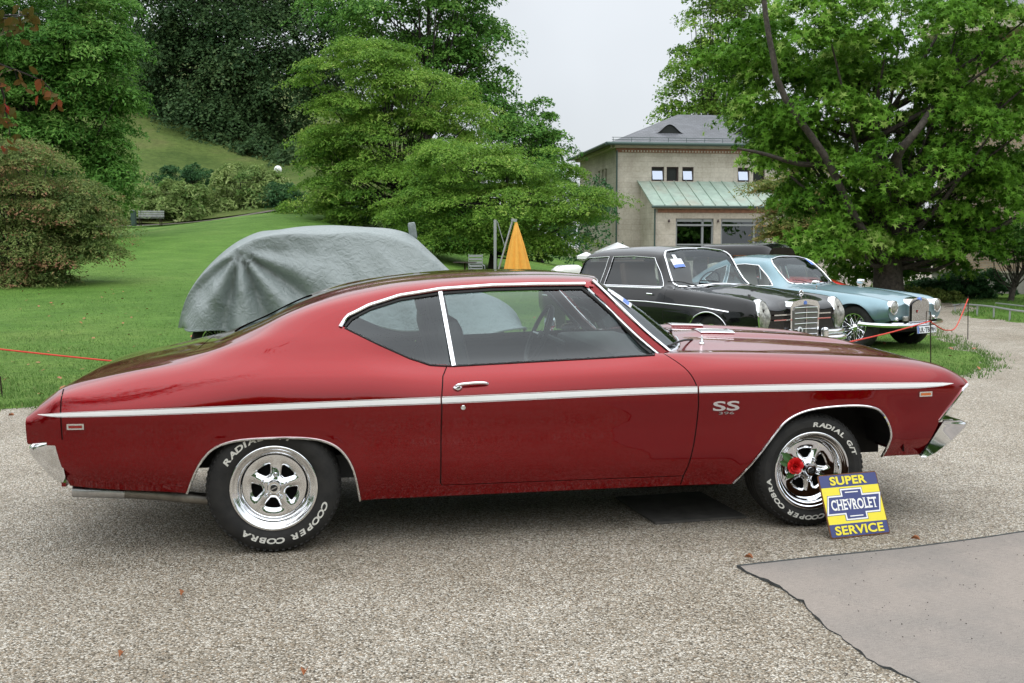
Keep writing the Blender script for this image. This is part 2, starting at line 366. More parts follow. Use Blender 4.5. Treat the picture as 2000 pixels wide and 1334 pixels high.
class Body:
    L = 2.3
    def __init__(s, curves, arches=(), flare=.012, bumpf=None):
        s.K = len(curves); s.cv = []
        for c in curves:
            c = np.array([(q[0], q[1], q[2]) for q in c]); s.cv.append((pchip(c[:, 0], c[:, 1]), pchip(c[:, 0], c[:, 2])))
        s.u0 = min(q[0] for q in curves[0]); s.u1 = max(q[0] for q in curves[0])
        s.arches = [np.asarray(a, float) for a in arches]; s.flare = flare; s.bumpf = bumpf
    def vz(s, u, t):
        u = np.asarray(u, float); C = np.array([[f(u), g(u)] for f, g in s.cv])           # K,2,n
        x = np.clip(t, 0, 1) * (s.K - 1); i = np.clip(x.astype(int), 0, s.K - 2); f = x - i
        idx = np.arange(len(u))
        def g(k): return C[np.clip(k, 0, s.K - 1), :, idx]
        p1, p2 = g(i), g(i + 1)
        p0 = np.where((i > 0)[:, None], g(i - 1), 2 * p1 - p2)
        mir = p1 * np.array([-1, 1])
        p3 = np.where((i < s.K - 2)[:, None], g(i + 2), mir)
        f = f[:, None]
        # chord-scaled tangents keep the curve from overshooting between uneven controls
        def dl(a, b): return np.maximum(np.linalg.norm(b - a, axis=1, keepdims=True), 1e-5)
        d0, d1, d2 = dl(p0, p1), dl(p1, p2), dl(p2, p3)
        m1 = ((p1 - p0) / d0 * d1 + (p2 - p1) / d1 * d0) / (d0 + d1) * d1
        m2 = ((p2 - p1) / d1 * d2 + (p3 - p2) / d2 * d1) / (d1 + d2) * d1
        f2, f3 = f * f, f ** 3
        q = (2 * f3 - 3 * f2 + 1) * p1 + (f3 - 2 * f2 + f) * m1 + (-2 * f3 + 3 * f2) * p2 + (f3 - f2) * m2
        v, z = q[:, 0].copy(), q[:, 1].copy()
        for a in s.arches:
            d = seg_dist(np.c_[u, z], a); v += s.flare * np.exp(-(d / .055) ** 2)
        if s.bumpf is not None: v, z = s.bumpf(u, v, z, t)
        return v, z
    def P(s, u, t, side=1):
        u = np.atleast_1d(np.asarray(u, float)); t = np.atleast_1d(np.asarray(t, float)); v, z = s.vz(u, t); return np.c_[u, -v * side, z]
    def N(s, u, t, side=1):
        e = 3e-3; u = np.asarray(u, float); t = np.asarray(t, float)
        a = s.P(u + e, t) - s.P(u - e, t); b = s.P(u, np.clip(t + e, 0, 1)) - s.P(u, np.clip(t - e, 0, 1))
        n = np.cross(a, b); n /= np.maximum(np.linalg.norm(n, axis=1, keepdims=True), 1e-12)
        n[t > .9995] = n[t > .9995] * np.array([1, 0, 1]); n /= np.maximum(np.linalg.norm(n, axis=1, keepdims=True), 1e-12)
        return n * np.array([1, side, 1])
    def table(s):
        if not hasattr(s, '_tab'):
            c = s.cv; us = np.linspace(s.u0, s.u1, 520); T = np.linspace(0, 1, 361)
            v, z = s.vz(np.repeat(us, 361), np.tile(T, 520)); s._tab = (us, T, v.reshape(520, 361), z.reshape(520, 361))
        return s._tab
    def _row(s, A, u):
        us = s._tab[0]; x = np.clip((u - us[0]) / (us[1] - us[0]), 0, len(us) - 1.001); i = x.astype(int); f = (x - i)[:, None]
        return A[i] * (1 - f) + A[i + 1] * f
    def tz(s, u, z, t0=0., t1=1.):
        """t where the section at u reaches height z, searching upward from t0"""
        u = np.atleast_1d(np.asarray(u, float)); z = np.atleast_1d(np.asarray(z, float)); us, T, Vt, Zt = s.table()
        Z = s._row(Zt, u); ok = (Z >= z[:, None]) & (T >= t0)[None] & (T <= t1)[None]
        k = np.argmax(ok, 1); none = ~ok.any(1); k1 = np.maximum(k, 1); r = np.arange(len(u))
        za, zb = Z[r, k1 - 1], Z[r, k1]; t = T[k1 - 1] + (T[1] - T[0]) * np.clip((z - za) / np.where(np.abs(zb - za) < 1e-9, 1e-9, zb - za), 0, 1)
        t = np.where(k == 0, T[0], t); return np.where(none, T[np.argmax(Z, 1)], t)
    def tv(s, u, v, t0=.3):
        """t where the section at u narrows to half width v, searching down from the centre line"""
        u = np.atleast_1d(np.asarray(u, float)); v = np.atleast_1d(np.asarray(v, float)); us, T, Vt, Zt = s.table()
        W = s._row(Vt, u)[:, ::-1]; ok = (W >= v[:, None]); k = np.argmax(ok, 1); k1 = np.maximum(k, 1); r = np.arange(len(u))
        a, b = W[r, k1 - 1], W[r, k1]; TR = T[::-1]
        t = TR[k1 - 1] - (T[1] - T[0]) * np.clip((v - a) / np.where(np.abs(b - a) < 1e-9, 1e-9, b - a), 0, 1)
        return np.where(k == 0, 1., t)
    def side(s, pts, step=.03, t0=0., t1=1.):
        p = resample(pts, step); return np.c_[p[:, 0], s.tz(p[:, 0], p[:, 1], t0, t1)]
    def top(s, pts, step=.03):
        p = resample(pts, step); return np.c_[p[:, 0], s.tv(p[:, 0], p[:, 1])]
    def mesh(s, us, ts, lines):
        """triangles of the (u, t) sheet with every given line followed by edges"""
        L = s.L; C = []; E = []
        for l in lines:
            k = len(C); C += [(a, b * L) for a, b in l]; E += [(k + i, k + i + 1) for i in range(len(l) - 1)]
        G = np.array([(a, b * L) for a in us for b in ts]); CA = np.array(C)
        keep = np.ones(len(G), bool)
        for k in range(0, len(CA), 200):
            d = np.min(np.linalg.norm(G[:, None] - CA[None, k:k + 200], axis=2), axis=1); keep &= d > .009
        G = G[keep]
        pts = [Vector(p) for p in C] + [Vector(p) for p in G]
        V, _, Fc, *_ = delaunay_2d_cdt(pts, E, [], 0, 1e-5)
        V = np.array([(v[0], v[1] / L) for v in V]); Fc = np.array(Fc)
        Fc = Fc[:, ::1]; c = V[Fc].mean(1)
        ar = np.cross(V[Fc[:, 1]] - V[Fc[:, 0]], V[Fc[:, 2]] - V[Fc[:, 0]])
        Fc = Fc[np.abs(ar) > 1e-9]
        return V, Fc
    def part(s, name, m, V, Fc, parent, side=1, off=0., both=False):
        Vs, Fs, Ns, n0 = [], [], [], 0
        idx, inv = np.unique(Fc, return_inverse=True); inv = inv.reshape(Fc.shape); UV = V[idx]
        for sd in ((1, -1) if both else (side,)):
            p = s.P(UV[:, 0], UV[:, 1], sd); n = s.N(UV[:, 0], UV[:, 1], sd)
            p = p + n * off
            f = inv if sd == 1 else inv[:, ::-1]
            Vs.append(p); Ns.append(n); Fs.append(f + n0); n0 += len(p)
        p = np.concatenate(Vs); nn = np.concatenate(Ns); f = np.concatenate(Fs)
        if both:   # weld the centre line
            pass
        # make winding agree with the normals
        fn = np.cross(p[f[:, 1]] - p[f[:, 0]], p[f[:, 2]] - p[f[:, 0]]); bad = (fn * nn[f[:, 0]]).sum(1) < 0
        f[bad] = f[bad][:, ::-1]
        return mk(name, p, f, m, parent, True, nn)
    def strip(s, name, m, lo, hi, parent, side=1, off=.0015, rows=2):
        """a ribbon lying on the skin between two (u, t) lines of equal length"""
        lo, hi = np.asarray(lo), np.asarray(hi); k = len(lo); R = [lo + (hi - lo) * a for a in np.linspace(0, 1, rows)]
        uv = np.concatenate(R); p = s.P(uv[:, 0], uv[:, 1], side); n = s.N(uv[:, 0], uv[:, 1], side); p = p + n * off
        f = np.array([(r * k + i, r * k + i + 1, (r + 1) * k + i + 1, (r + 1) * k + i) for r in range(rows - 1) for i in range(k - 1)])
        if side == -1: f = f[:, ::-1]
        return mk(name, p, f, m, parent, True, n)
    def line3(s, uv, side=1, off=0.):
        uv = np.asarray(uv); return s.P(uv[:, 0], uv[:, 1], side) + s.N(uv[:, 0], uv[:, 1], side) * off

# ------------------------------------------------------------------ wheels
def arc_text(s, R, a0, a1, size, y, ext=.0012, offs=.035, shear=.15):
    """letters reading clockwise along a circle of radius R in the xz plane seen from -y, tops outward; angles in degrees"""
    mb = MB(); n = len(s)
    adv = np.array([.55 if ch == ' ' else (.42 if ch in 'I/' else .78) for ch in s]); pos = np.cumsum(adv) - adv / 2; pos = pos / adv.sum()
    for ch, p in zip(s, pos):
        if ch == ' ': continue
        V, Fc = text_geo(ch, 1., shear, offs, .05)
        w = V[:, 0].max() + V[:, 0].min(); h = .72
        wid = abs(math.radians(a1 - a0)) * R / adv.sum() * .82
        x = (V[:, 0] - w / 2) * wid / .75; zz = (V[:, 1] / h - .5) * size
        a = math.radians(a0 + (a1 - a0) * p)
        # bend onto the circle
        ang = a - x / R; r = R + zz
        P = np.c_[np.cos(ang) * r, np.where(V[:, 2] > 0, y - ext, y + .002), np.sin(ang) * r]
        mb.add(P, [f for f in Fc])
    return mb
def make_wheel(name, parent, R, W, rim, a_open, texts, loc, side=1, label=None):
    """muscle-car wheel; axis along local y, outer face towards -y; outer rim lip at y = 0"""
    w = empty(name, loc, 0 if side == 1 else math.pi); w.parent = parent
    if label: w['label'] = label
    # tyre: section from inner bead round the tread to the outer bead (r, depth towards the viewer)
    sw = R - rim
    pr = [(rim - .012, -.012), (rim + .004, .004), (rim + .018, .010), (rim + .35 * sw, .020), (rim + .62 * sw, .018), (R - .022, .004), (R - .008, -.014), (R - .001, -.030)]
    gro = []
    for k in range(1, 5):
        y = -.03 - (W - .06) * k / 5; gro += [(R, y + .005), (R - .008, y + .004), (R - .008, y - .004), (R, y - .005)]
    pr += gro + [(R - .001, -W + .03), (R - .012, -W + .012), (rim + .5 * sw, -W - .012), (rim, -W + .005), (rim - .01, -W + .02)]
    mb = MB(); mb.lathe(pr, 96, 'y'); t = mb.build('tyre', 'tyre_rubber', w, True, 28)
    # shoulder tread lugs
    lg = MB()
    for k in range(64):
        a = 2 * math.pi * k / 64; ca, sa = math.cos(a), math.sin(a)
        V = []
        for (r, y, da) in [(R - .020, -.001, .0), (R - .020, -.001, .055), (R - .0025, -.028, .055), (R - .0025, -.028, 0), (R - .012, .0025, 0.006), (R - .012, .0025, .049), (R + .0015, -.028, .049), (R + .0015, -.028, .006)]:
            V.append((math.cos(a + da) * r, -y, math.sin(a + da) * r))
        lg.add(V, [(4, 5, 6, 7), (0, 1, 5, 4), (1, 2, 6, 5), (3, 0, 4, 7)])
    lg.build('tread', 'tyre_rubber', t)
    for s_, a0, a1 in texts:
        ad = [.55 if ch == ' ' else (.42 if ch in 'I/' else .78) for ch in s_]; k0 = 0
        for wd_ in s_.split(' '):
            b0 = a0 + (a1 - a0) * sum(ad[:k0]) / sum(ad); b1 = a0 + (a1 - a0) * sum(ad[:k0 + len(wd_)]) / sum(ad); k0 += len(wd_) + 1
            arc_text(wd_, rim + .46 * sw, b0, b1, .026 * sw / .115, -.0195).build('lettering', 'letter_white', t)
    # rim barrel with stepped chrome lip
    rp = [(rim + .006, -.004), (rim + .006, .010), (rim + .001, .013), (rim - .006, .011), (rim - .012, .002), (rim - .020, -.002), (rim - .030, -.006), (rim - .036, -.020), (rim - .040, -.042), (rim - .044, -.050), (rim - .050, -.053), (rim - .056, -.050), (rim - .06, -.053), (rim - .064, -.075), (rim - .066, -.17), (rim - .06, -.19)]
    mb = MB(); mb.lathe(rp, 80, 'y'); r = mb.build('rim', 'chrome', w, True, 50)
    # five-spoke centre with window openings cut out
    ro = rim - .052; holes = []
    for k in range(5):
        a = math.radians(a_open + 72 * k); H = []
        base = [(.058, -.010), (.058, .010), (.066, .020), (.094, .038), (.106, .040), (.113, .032), (.1165, .012), (.1165, -.012), (.113, -.032), (.106, -.040), (.094, -.038), (.066, -.020)]
        sc = ro / .155
        for (rr, tt) in smoothpath(base, 26, True):
            rr *= sc; tt *= sc; H.append((rr * math.cos(a) - tt * math.sin(a), rr * math.sin(a) + tt * math.cos(a)))
        holes.append(np.array(H))
    outer = np.array([(ro * math.cos(q), ro * math.sin(q)) for q in np.linspace(0, 2 * math.pi, 64, endpoint=False)])
    pts = []; E = []
    for l in [outer] + holes:
        k = len(pts); pts += [Vector(p) for p in l]; E += [(k + i, k + (i + 1) % len(l)) for i in range(len(l))]
    for rr in (.03, .05, .075, .1, .125, .14):
        rr *= ro / .155
        for q in range(40):
            p = np.array([rr * math.cos(q * math.pi / 20), rr * math.sin(q * math.pi / 20)])
            if all(np.min(np.linalg.norm(h - p, axis=1)) > .006 for h in holes): pts.append(Vector(p))
    V, _, Fc, *_ = delaunay_2d_cdt(pts, E, [], 0, 1e-6)
    V = np.array([(v[0], v[1]) for v in V]); Fc = np.array(Fc); c = V[Fc].mean(1)
    ok = np.linalg.norm(c, axis=1) < ro
    for h in holes: ok &= ~in_poly(c, h)
    Fc = Fc[ok]
    hd = np.min([seg_dist(V, np.r_[h, h[:1]]) for h in holes], axis=0); rr = np.linalg.norm(V, axis=1)
    dep = -.062 + .020 * np.exp(-(rr / .085) ** 2) + .012 * np.clip(hd / .022, 0, 1) ** .7
    front = np.c_[V[:, 0], -dep, V[:, 1]]
    mb = MB(); mb.add(front, [tuple(f) if np.cross(V[f[1]] - V[f[0]], V[f[2]] - V[f[0]]) < 0 else tuple(f[::-1]) for f in Fc][:])
    for h in holes:      # hole walls with a bright rolled edge
        k = len(h); a = np.c_[h[:, 0], np.full(k, .062), h[:, 1]]; b = np.c_[h[:, 0] * 1, np.full(k, .105), h[:, 1]]
        mb.add(np.r_[a, b], [(i, (i + 1) % k, k + (i + 1) % k, k + i) for i in range(k)])
    sp = mb.build('spokes', 'chrome', w, True, 40)
    for h in holes:
        cc = h.mean(0); hh = cc + (h - cc) * .985
        e = MB(); e.tube(np.c_[hh[:, 0], np.full(len(h), .0605), hh[:, 1]], .0032, 6, True); e.build('window_edge', 'chrome', sp, True)
    # hub cap and nuts
    mb = MB(); mb.lathe([(.0, .002), (.018, .0015), (.0185, -.002), (.030, -.002), (.034, -.008), (.036, -.045)], 32, 'y'); cp = mb.build('hub_cap', 'chrome', w, True, 40)
    mb = MB(); mb.lathe([(0, .0045), (.017, .004), (.0178, .001)], 24, 'y'); dk = mb.build('cap_disc', 'black_rubber', cp, True)
    mb = MB(); mb.box((0, -.0062, 0), (.026, .002, .005), ry=math.radians(-25)); mb.build('cap_bar', 'brushed_steel', cp)
    for k in range(5):
        a = math.radians(a_open + 36 + 72 * k); cx, cz = .060 * math.cos(a), .060 * math.sin(a)
        mb = MB(); mb.lathe([(0, -.012), (.005, -.013), (.009, -.018), (.0105, -.024), (.0105, -.060)], 12, 'y', (cx, 0, cz)); mb.build('lug_nut', 'chrome', w, True, 30)
    mb = MB(); mb.lathe([(0, -.13), (rim - .07, -.13)], 32, 'y'); mb.lathe([(0, -W + .03), (rim - .03, -W + .03)], 32, 'y'); mb.build('brake_drum', 'underbody', w)
    return w
# ------------------------------------------------------------------ the red coupe
CX0, CY0, CTH = -1.3387, 6.0520, 0.17252
RA = [(-.43, .30), (-.415, .324), (-.38, .41), (-.333, .491), (-.269, .549), (-.159, .579), (.025, .586), (.163, .579), (.258, .558), (.328, .514), (.377, .442), (.401, .363), (.42, .253), (.425, .20)]
FA = [(2.38, .20), (2.414, .259), (2.507, .38), (2.614, .524), (2.676, .594), (2.763, .639), (2.874, .660), (3.039, .668), (3.15, .659), (3.22, .632), (3.267, .577), (3.297, .503), (3.293, .438), (3.28, .376), (3.27, .30)]
RAs, FAs = smoothpath(RA, 60), smoothpath(FA, 60)
def red_curves():
    c0 = [(-1.16, .80, .42), (-1.0, .84, .365), (-.43, .875, .312), (.42, .885, .243), (2.1, .885, .250), (2.45, .885, .248), (3.28, .87, .365), (3.55, .84, .36), (3.81, .80, .42)]
    c1 = [(-1.16, .84, .50), (-1.0, .898, .47), (-.43, .925, .44), (.42, .932, .385), (2.1, .934, .39), (2.45, .932, .39), (3.3, .915, .46), (3.6, .88, .46), (3.81, .83, .52)]
    c2 = [(-1.16, .86, .60), (-1.0, .915, .60), (-.43, .946, .60), (.42, .951, .58), (2.1, .952, .59), (3.0, .945, .60), (3.4, .93, .61), (3.65, .90, .61), (3.81, .85, .63)]
    c3 = [(-1.16, .862, .69), (-1.0, .918, .735), (-.43, .955, .75), (.42, .963, .765), (.83, .964, .775), (2.1, .963, .797), (2.75, .957, .796), (3.4, .940, .786), (3.65, .912, .773), (3.76, .88, .763), (3.81, .85, .753)]
    c4 = [(-1.16, .85, .70), (-1.1, .868, .735), (-1.0, .885, .79), (-.83, .89, .81), (-.43, .912, .845), (0, .926, .872), (.42, .928, .872), (.83, .925, .86), (2.05, .926, .885), (2.75, .92, .875), (3.4, .90, .852), (3.65, .872, .83), (3.76, .845, .795), (3.81, .83, .765)]
    c5 = [(-1.16, .78, .706), (-1.1, .79, .766), (-1.0, .775, .832), (-.83, .77, .872), (-.55, .785, .922), (-.3, .820, .948), (0, .848, .968), (.4, .860, .960), (.83, .86, .925), (1.5, .86, .938), (2.03, .855, .955), (2.3, .84, .946), (2.75, .825, .934), (3.2, .815, .911), (3.44, .80, .894), (3.63, .785, .865), (3.75, .78, .820), (3.81, .775, .772)]
    c6 = [(-1.16, .68, .708), (-1.1, .68, .770), (-1.0, .66, .838), (-.83, .66, .880), (-.55, .69, .935), (-.35, .735, .978), (-.2, .755, 1.015), (0, .772, 1.062), (.2, .783, 1.080), (.5, .79, 1.08), (.83, .785, 1.08), (1.6, .785, 1.10), (1.9, .79, 1.0), (2.05, .78, .958), (2.3, .73, .958), (2.75, .725, .943), (3.2, .715, .918), (3.44, .70, .90), (3.63, .69, .867), (3.75, .68, .82), (3.81, .68, .765)]
    c7 = [(-1.16, .5, .71), (-1.1, .5, .774), (-1.0, .48, .842), (-.83, .48, .888), (-.55, .52, .950), (-.35, .60, .990), (-.2, .645, 1.042), (-.09, .665, 1.085), (.07, .675, 1.152), (.22, .672, 1.203), (.4, .665, 1.248), (.65, .658, 1.296), (.86, .655, 1.316), (1.13, .655, 1.331), (1.4, .655, 1.335), (1.68, .655, 1.331), (1.85, .66, 1.2), (2.05, .6, .975), (2.3, .55, .988), (2.75, .54, .972), (3.2, .53, .942), (3.44, .53, .915), (3.63, .52, .872), (3.75, .5, .82), (3.81, .5, .76)]
    c8 = [(-1.16, .25, .712), (-1.1, .25, .778), (-1.0, .24, .845), (-.83, .24, .893), (-.55, .27, .952), (-.35, .32, 1.0), (-.2, .37, 1.060), (-.09, .40, 1.106), (.07, .43, 1.183), (.22, .43, 1.243), (.4, .43, 1.296), (.65, .42, 1.338), (.86, .42, 1.358), (1.13, .42, 1.371), (1.4, .42, 1.373), (1.68, .42, 1.360), (1.8, .42, 1.335), (2.05, .3, 1.0), (2.3, .27, 1.012), (2.75, .26, .995), (3.2, .26, .962), (3.44, .26, .93), (3.63, .26, .876), (3.75, .25, .82), (3.81, .25, .757)]
    z9 = [(-1.16, .713), (-1.1, .780), (-1.0, .847), (-.83, .895), (-.55, .955), (-.35, 1.002), (-.2, 1.066), (-.09, 1.115), (.07, 1.192), (.22, 1.250), (.4, 1.300), (.65, 1.346), (.86, 1.367), (1.13, 1.380), (1.4, 1.382), (1.68, 1.369), (1.8, 1.345), (2.05, 1.005), (2.3, 1.016), (2.75, 1.000), (3.2, .967), (3.44, .933), (3.63, .878), (3.75, .82), (3.81, .755)]
    c9 = [(u, 0., z) for u, z in z9]
    return [c0, c1, c2, c3, c4, c5, c6, c7, c8, c9]
def hood_bulge(u, v, z, t):
    g = lambda x, a, b, w: 1 / (1 + np.exp(-(x - a) / w)) * 1 / (1 + np.exp((x - b) / w))
    z = z + .022 * g(u, 2.36, 3.38, .05) * np.exp(-((np.abs(v) - .27) / .10) ** 4) * (t > .6)
    return v, z
RB = Body(red_curves(), [RAs[4:-3], FAs[4:-3]], .013, hood_bulge)
red = empty('coupe_car', (CX0, CY0, 0), CTH, 'red two-door muscle coupe with white side stripe, parked on gravel', 'car')
def build_red():
    B = RB; T5 = 5 / 9
    win = [(.345, 1.118), (.38, 1.160), (.486, 1.210), (.646, 1.258), (.861, 1.290), (1.134, 1.307), (1.355, 1.311), (1.63, 1.312), (1.66, 1.300), (1.80, 1.166), (1.985, .960), (1.974, .955), (.903, .918), (.787, .925), (.683, .959), (.528, 1.029), (.40, 1.092)]
    winuv = np.r_[B.side(win, .025), B.side([win[-1], win[0]], .02)[1:]]
    doorF = smoothpath([(2.025, .958), (2.121, .884), (2.168, .807), (2.183, .709), (2.177, .556), (2.152, .393), (2.128, .310)], 30)
    door = [(.880, .920)] + [(.871, .915), (.844, .868), (.834, .785), (.829, .55), (.829, .318)] + [(.84, .306), (2.125, .306)] + [tuple(p) for p in doorF[::-1]]
    dooruv = B.side(door, .03)
    fend_low = B.side([(2.128, .310), (2.118, .2535)], .02)
    ra = np.r_[[(RA[0][0], -.02)], B.side(RAs, .03), [(RA[-1][0], -.02)]]; fa = np.r_[[(FA[0][0], -.02)], B.side(FAs, .03), [(FA[-1][0], -.02)]]
    # ends of the body, cut to the side outline
    tail = [(-1.19, .575), (-1.02, .572), (-1.005, .50), (-.975, .36)]
    nose = [(3.795, .753), (3.752, .738), (3.604, .562), (3.605, .545), (3.53, .35)]
    tailuv = np.r_[B.side(tail[:1], .03), B.side(tail, .03), [(-.97, -.02)]]
    noseuv = np.r_[[(3.9, B.tz([3.79], [.753])[0])], B.side(nose, .03), [(3.52, -.02)]]
    hdr = B.top([(1.715, .640), (1.76, .45), (1.785, .25), (1.795, 0.0)], .03)
    cowl = B.top([(2.06, .765), (2.14, .70), (2.22, .5), (2.265, .25), (2.275, 0.0)], .03)
    hood_seam = B.top([(2.17, .745), (2.6, .735), (3.2, .72), (3.55, .70), (3.70, .69)], .03)
    hood_front = B.top([(3.70, .69), (3.715, .4), (3.72, 0)], .03)
    deck_seam = B.top([(-.40, .0), (-.40, .45), (-.45, .60), (-.6, .66), (-.95, .655), (-1.03, .64), (-1.06, .3), (-1.06, 0)], .03)
    tail_seam = B.side([(-.985, .60), (-.985, .70), (-.990, .80), (-1.0, .829)], .02)
    back = B.top([(.19, 0), (.18, .20), (.13, .29), (-.09, .31), (-.19, .29), (-.235, .20), (-.25, 0)], .03)
    wsh = np.r_[hdr, [(1.795, 1.02)], [(2.275, 1.02)], cowl[::-1], B.side([(2.04, .955), (1.985, .960)], .02), [(1.80, B.tz([1.80], [1.166])[0])], [(1.66, B.tz([1.66], [1.300])[0])]]
    us = np.unique(np.r_[np.arange(-1.16, 3.8101, .03), [-1.155, -1.145, -1.12, 3.74, 3.765, 3.78, 3.79, 3.80, 3.81]]); ts = np.linspace(0, 1, 64)
    bord = [np.c_[us, np.zeros(len(us))], np.c_[us, np.ones(len(us))]]
    W = .0032
    def off(l, d):
        l = np.asarray(l) * np.array([1, B.L]); T = np.gradient(l, axis=0); T /= np.maximum(np.linalg.norm(T, axis=1, keepdims=True), 1e-9)
        return (l + np.c_[-T[:, 1], T[:, 0]] * d) / np.array([1, B.L])
    gaps = [dooruv, fend_low, hood_seam, hood_front, deck_seam, tail_seam]
    gl = []
    for g in gaps: gl += [off(g, W), off(g, -W)]
    V, Fc = B.mesh(us, ts, [winuv, ra, fa, tailuv, noseuv, hdr, cowl, back] + bord + gl)
    c = V[Fc].mean(1); u, t = c[:, 0], c[:, 1]; sc = np.array([1, B.L]); cs = c * sc
    v_, z_ = B.vz(u, np.clip(t, 0, 1))
    drop = (u > 3.811) | (u < -1.161) | (t < 0) | (t > 1) | in_poly(c, ra) | in_poly(c, fa) | in_poly(c, np.r_[tailuv, [(-1.3, -.02)], [(-1.3, tailuv[0][1])]]) | in_poly(c, np.r_[noseuv, [(3.95, -.02)], [(3.95, noseuv[0][1])]])
    isw = in_poly(c, winuv) & ~drop
    isws = in_poly(c, wsh) & ~isw & ~drop
    isback = in_poly(c, np.r_[back, [(-.25, 1.02), (.19, 1.02)]]) & ~drop
    isgap = np.zeros(len(c), bool)
    for g in gaps: isgap |= seg_dist(cs, np.asarray(g) * sc) < W
    isgap &= ~(drop | isw | isws)
    rest = ~(drop | isw | isws | isgap | isback)
    isdoor = in_poly(c, np.r_[dooruv, [(.88, dooruv[0][1] + .02)]][:-1]) & rest
    dpoly = np.r_[dooruv, dooruv[:1]]
    isdoor = in_poly(c, dpoly) & rest
    hp = np.r_[cowl[::-1], hood_seam, hood_front, [(3.72, 1.02), (2.275, 1.02)]]
    ishood = in_poly(c, hp) & rest & ~isdoor
    isdeck = in_poly(c, np.r_[deck_seam, [(-1.06, 1.02), (-.40, 1.02)]]) & rest
    fline = np.r_[doorF, [(2.118, .2)]]
    xs = np.interp(z_, fline[::-1, 1], fline[::-1, 0]); isfen = (u > xs) & (u > 2.0) & rest & ~ishood & ~isdoor
    isfen |= (u > 2.02) & (t > 4 / 9) & rest & ~ishood & ~isdoor
    isroof = (t > 6.7 / 9) & (u > .0) & rest & ~isfen & ~isdeck & ~ishood & (u < 1.9)
    isq = rest & ~isdoor & ~ishood & ~isdeck & ~isfen & ~isroof & (u < 1.0)
    isfen |= rest & ~isdoor & ~ishood & ~isdeck & ~isroof & ~isq & (t > 3.5 / 9)
    issill = rest & ~isdoor & ~ishood & ~isdeck & ~isfen & ~isroof & ~isq
    for sd in (1, -1):
        d = B.part('door', 'red_paint', V, Fc[isdoor], red, sd)
        B.part('front_fender', 'red_paint', V, Fc[isfen], red, sd)
        B.part('rear_quarter_panel', 'red_paint', V, Fc[isq], red, sd)
        B.part('rocker_panel', 'red_paint', V, Fc[issill], red, sd)
        for gi, g in enumerate(gaps[:3] + gaps[5:]):
            gm = isgap & (seg_dist(cs, np.asarray(g) * sc) < W)
            if gm.any(): B.part(['door_gap', 'fender_gap', 'hood_gap', 'tail_seam'][gi], 'gap_dark', V, Fc[gm], red, sd, -.006)
        w = B.part('side_window', 'car_glass', V, Fc[isw], red, sd, -.012)
        B.part('quarter_lining', 'interior_trim', V, Fc[isq & (t > 5 / 9) & (u > -.15)], red, sd, -.022)
        # door inner trim
        B.part('door_lining', 'interior_trim', V, Fc[(isdoor | isq | issill) & (t > 1.5 / 9) & (t < 5.05 / 9) & (u > .45) & (u < 2.05)], red, sd, -.05)
        # window surround: bright drip moulding along the top, thin bright line below
        top = np.r_[B.side([(.338, 1.112), (.345, 1.125), (.375, 1.165), (.486, 1.218), (.646, 1.266), (.861, 1.298), (1.134, 1.315), (1.355, 1.319), (1.64, 1.320)], .04)]
        mb = MB(); p = smoothpath(B.line3(top, sd, .004), 60); mb.tube(p, .0105, 8, flat=.8); mb.build('window_trim', 'chrome', red, True)
        mb = MB(); lo = B.side([(.36, 1.108), (.40, 1.088), (.528, 1.025), (.683, .954), (.787, .920), (.86, .9145), (.903, .913), (1.974, .950)], .04); mb.tube(B.line3(lo, sd, .002), .0045, 6); mb.build('belt_trim', 'black_rubber', red, True)
        inn = B.side([(.36, 1.118), (.395, 1.156), (.49, 1.203), (.646, 1.250), (.861, 1.281), (1.134, 1.298), (1.355, 1.302), (1.62, 1.303), (1.79, 1.155), (1.965, .962)], .04)
        mb = MB(); mb.tube(B.line3(inn, sd, -.008), .009, 6); mb.build('weatherstrip', 'black_rubber', red, True)
        dv = B.P([.857, .905], B.tz([.857, .905], [1.285, .915]), sd)
        dv = np.array([dv[0] + (dv[1] - dv[0]) * k for k in np.linspace(0, 1, 6)]) + np.array([0, -.002 * sd, 0])
        mb = MB(); mb.sweep(dv, [(-.010, -.006), (.010, -.006), (.010, .006), (-.010, .006)], up=(0, -sd, 0)); mb.build('window_divider', 'chrome', red)
        # windscreen pillar
        A = np.array([(1.665, -.648 * sd, 1.322), (1.80, -.700 * sd, 1.185), (1.93, -.748 * sd, 1.055), (2.055, -.795 * sd, .945)])
        A = smoothpath(A, 16)
        mb = MB(); mb.sweep(A, [(-.022, -.018), (.022, -.018), (.024, .004), (.016, .012), (-.016, .012), (-.024, .004)], up=(0, -sd, .35)); pl = mb.build('windscreen_pillar', 'red_paint', red, True, 40)
        mb = MB(); mb.tube(A + np.array([-.020, -.014 * sd, -.016]), .0105, 8); mb.build('pillar_trim', 'chrome', pl, True)
        mb = MB(); mb.tube(A + np.array([.021, -.010 * sd, .018]), .0095, 8); mb.build('pillar_trim', 'chrome', pl, True)
        # stripe
        zt = pchip([-1.106, -.974, -.318, .419, .826, 2.161, 2.75, 3.419, 3.60, 3.681], [.7205, .732, .748, .763, .770, .792, .791, .781, .775, .768])
        zb = pchip([-1.106, -.974, -.318, .419, .826, 2.161, 2.75, 3.419, 3.60, 3.681], [.7195, .711, .718, .731, .736, .758, .755, .751, .756, .7665])
        U = np.linspace(-1.10, 3.68, 150)
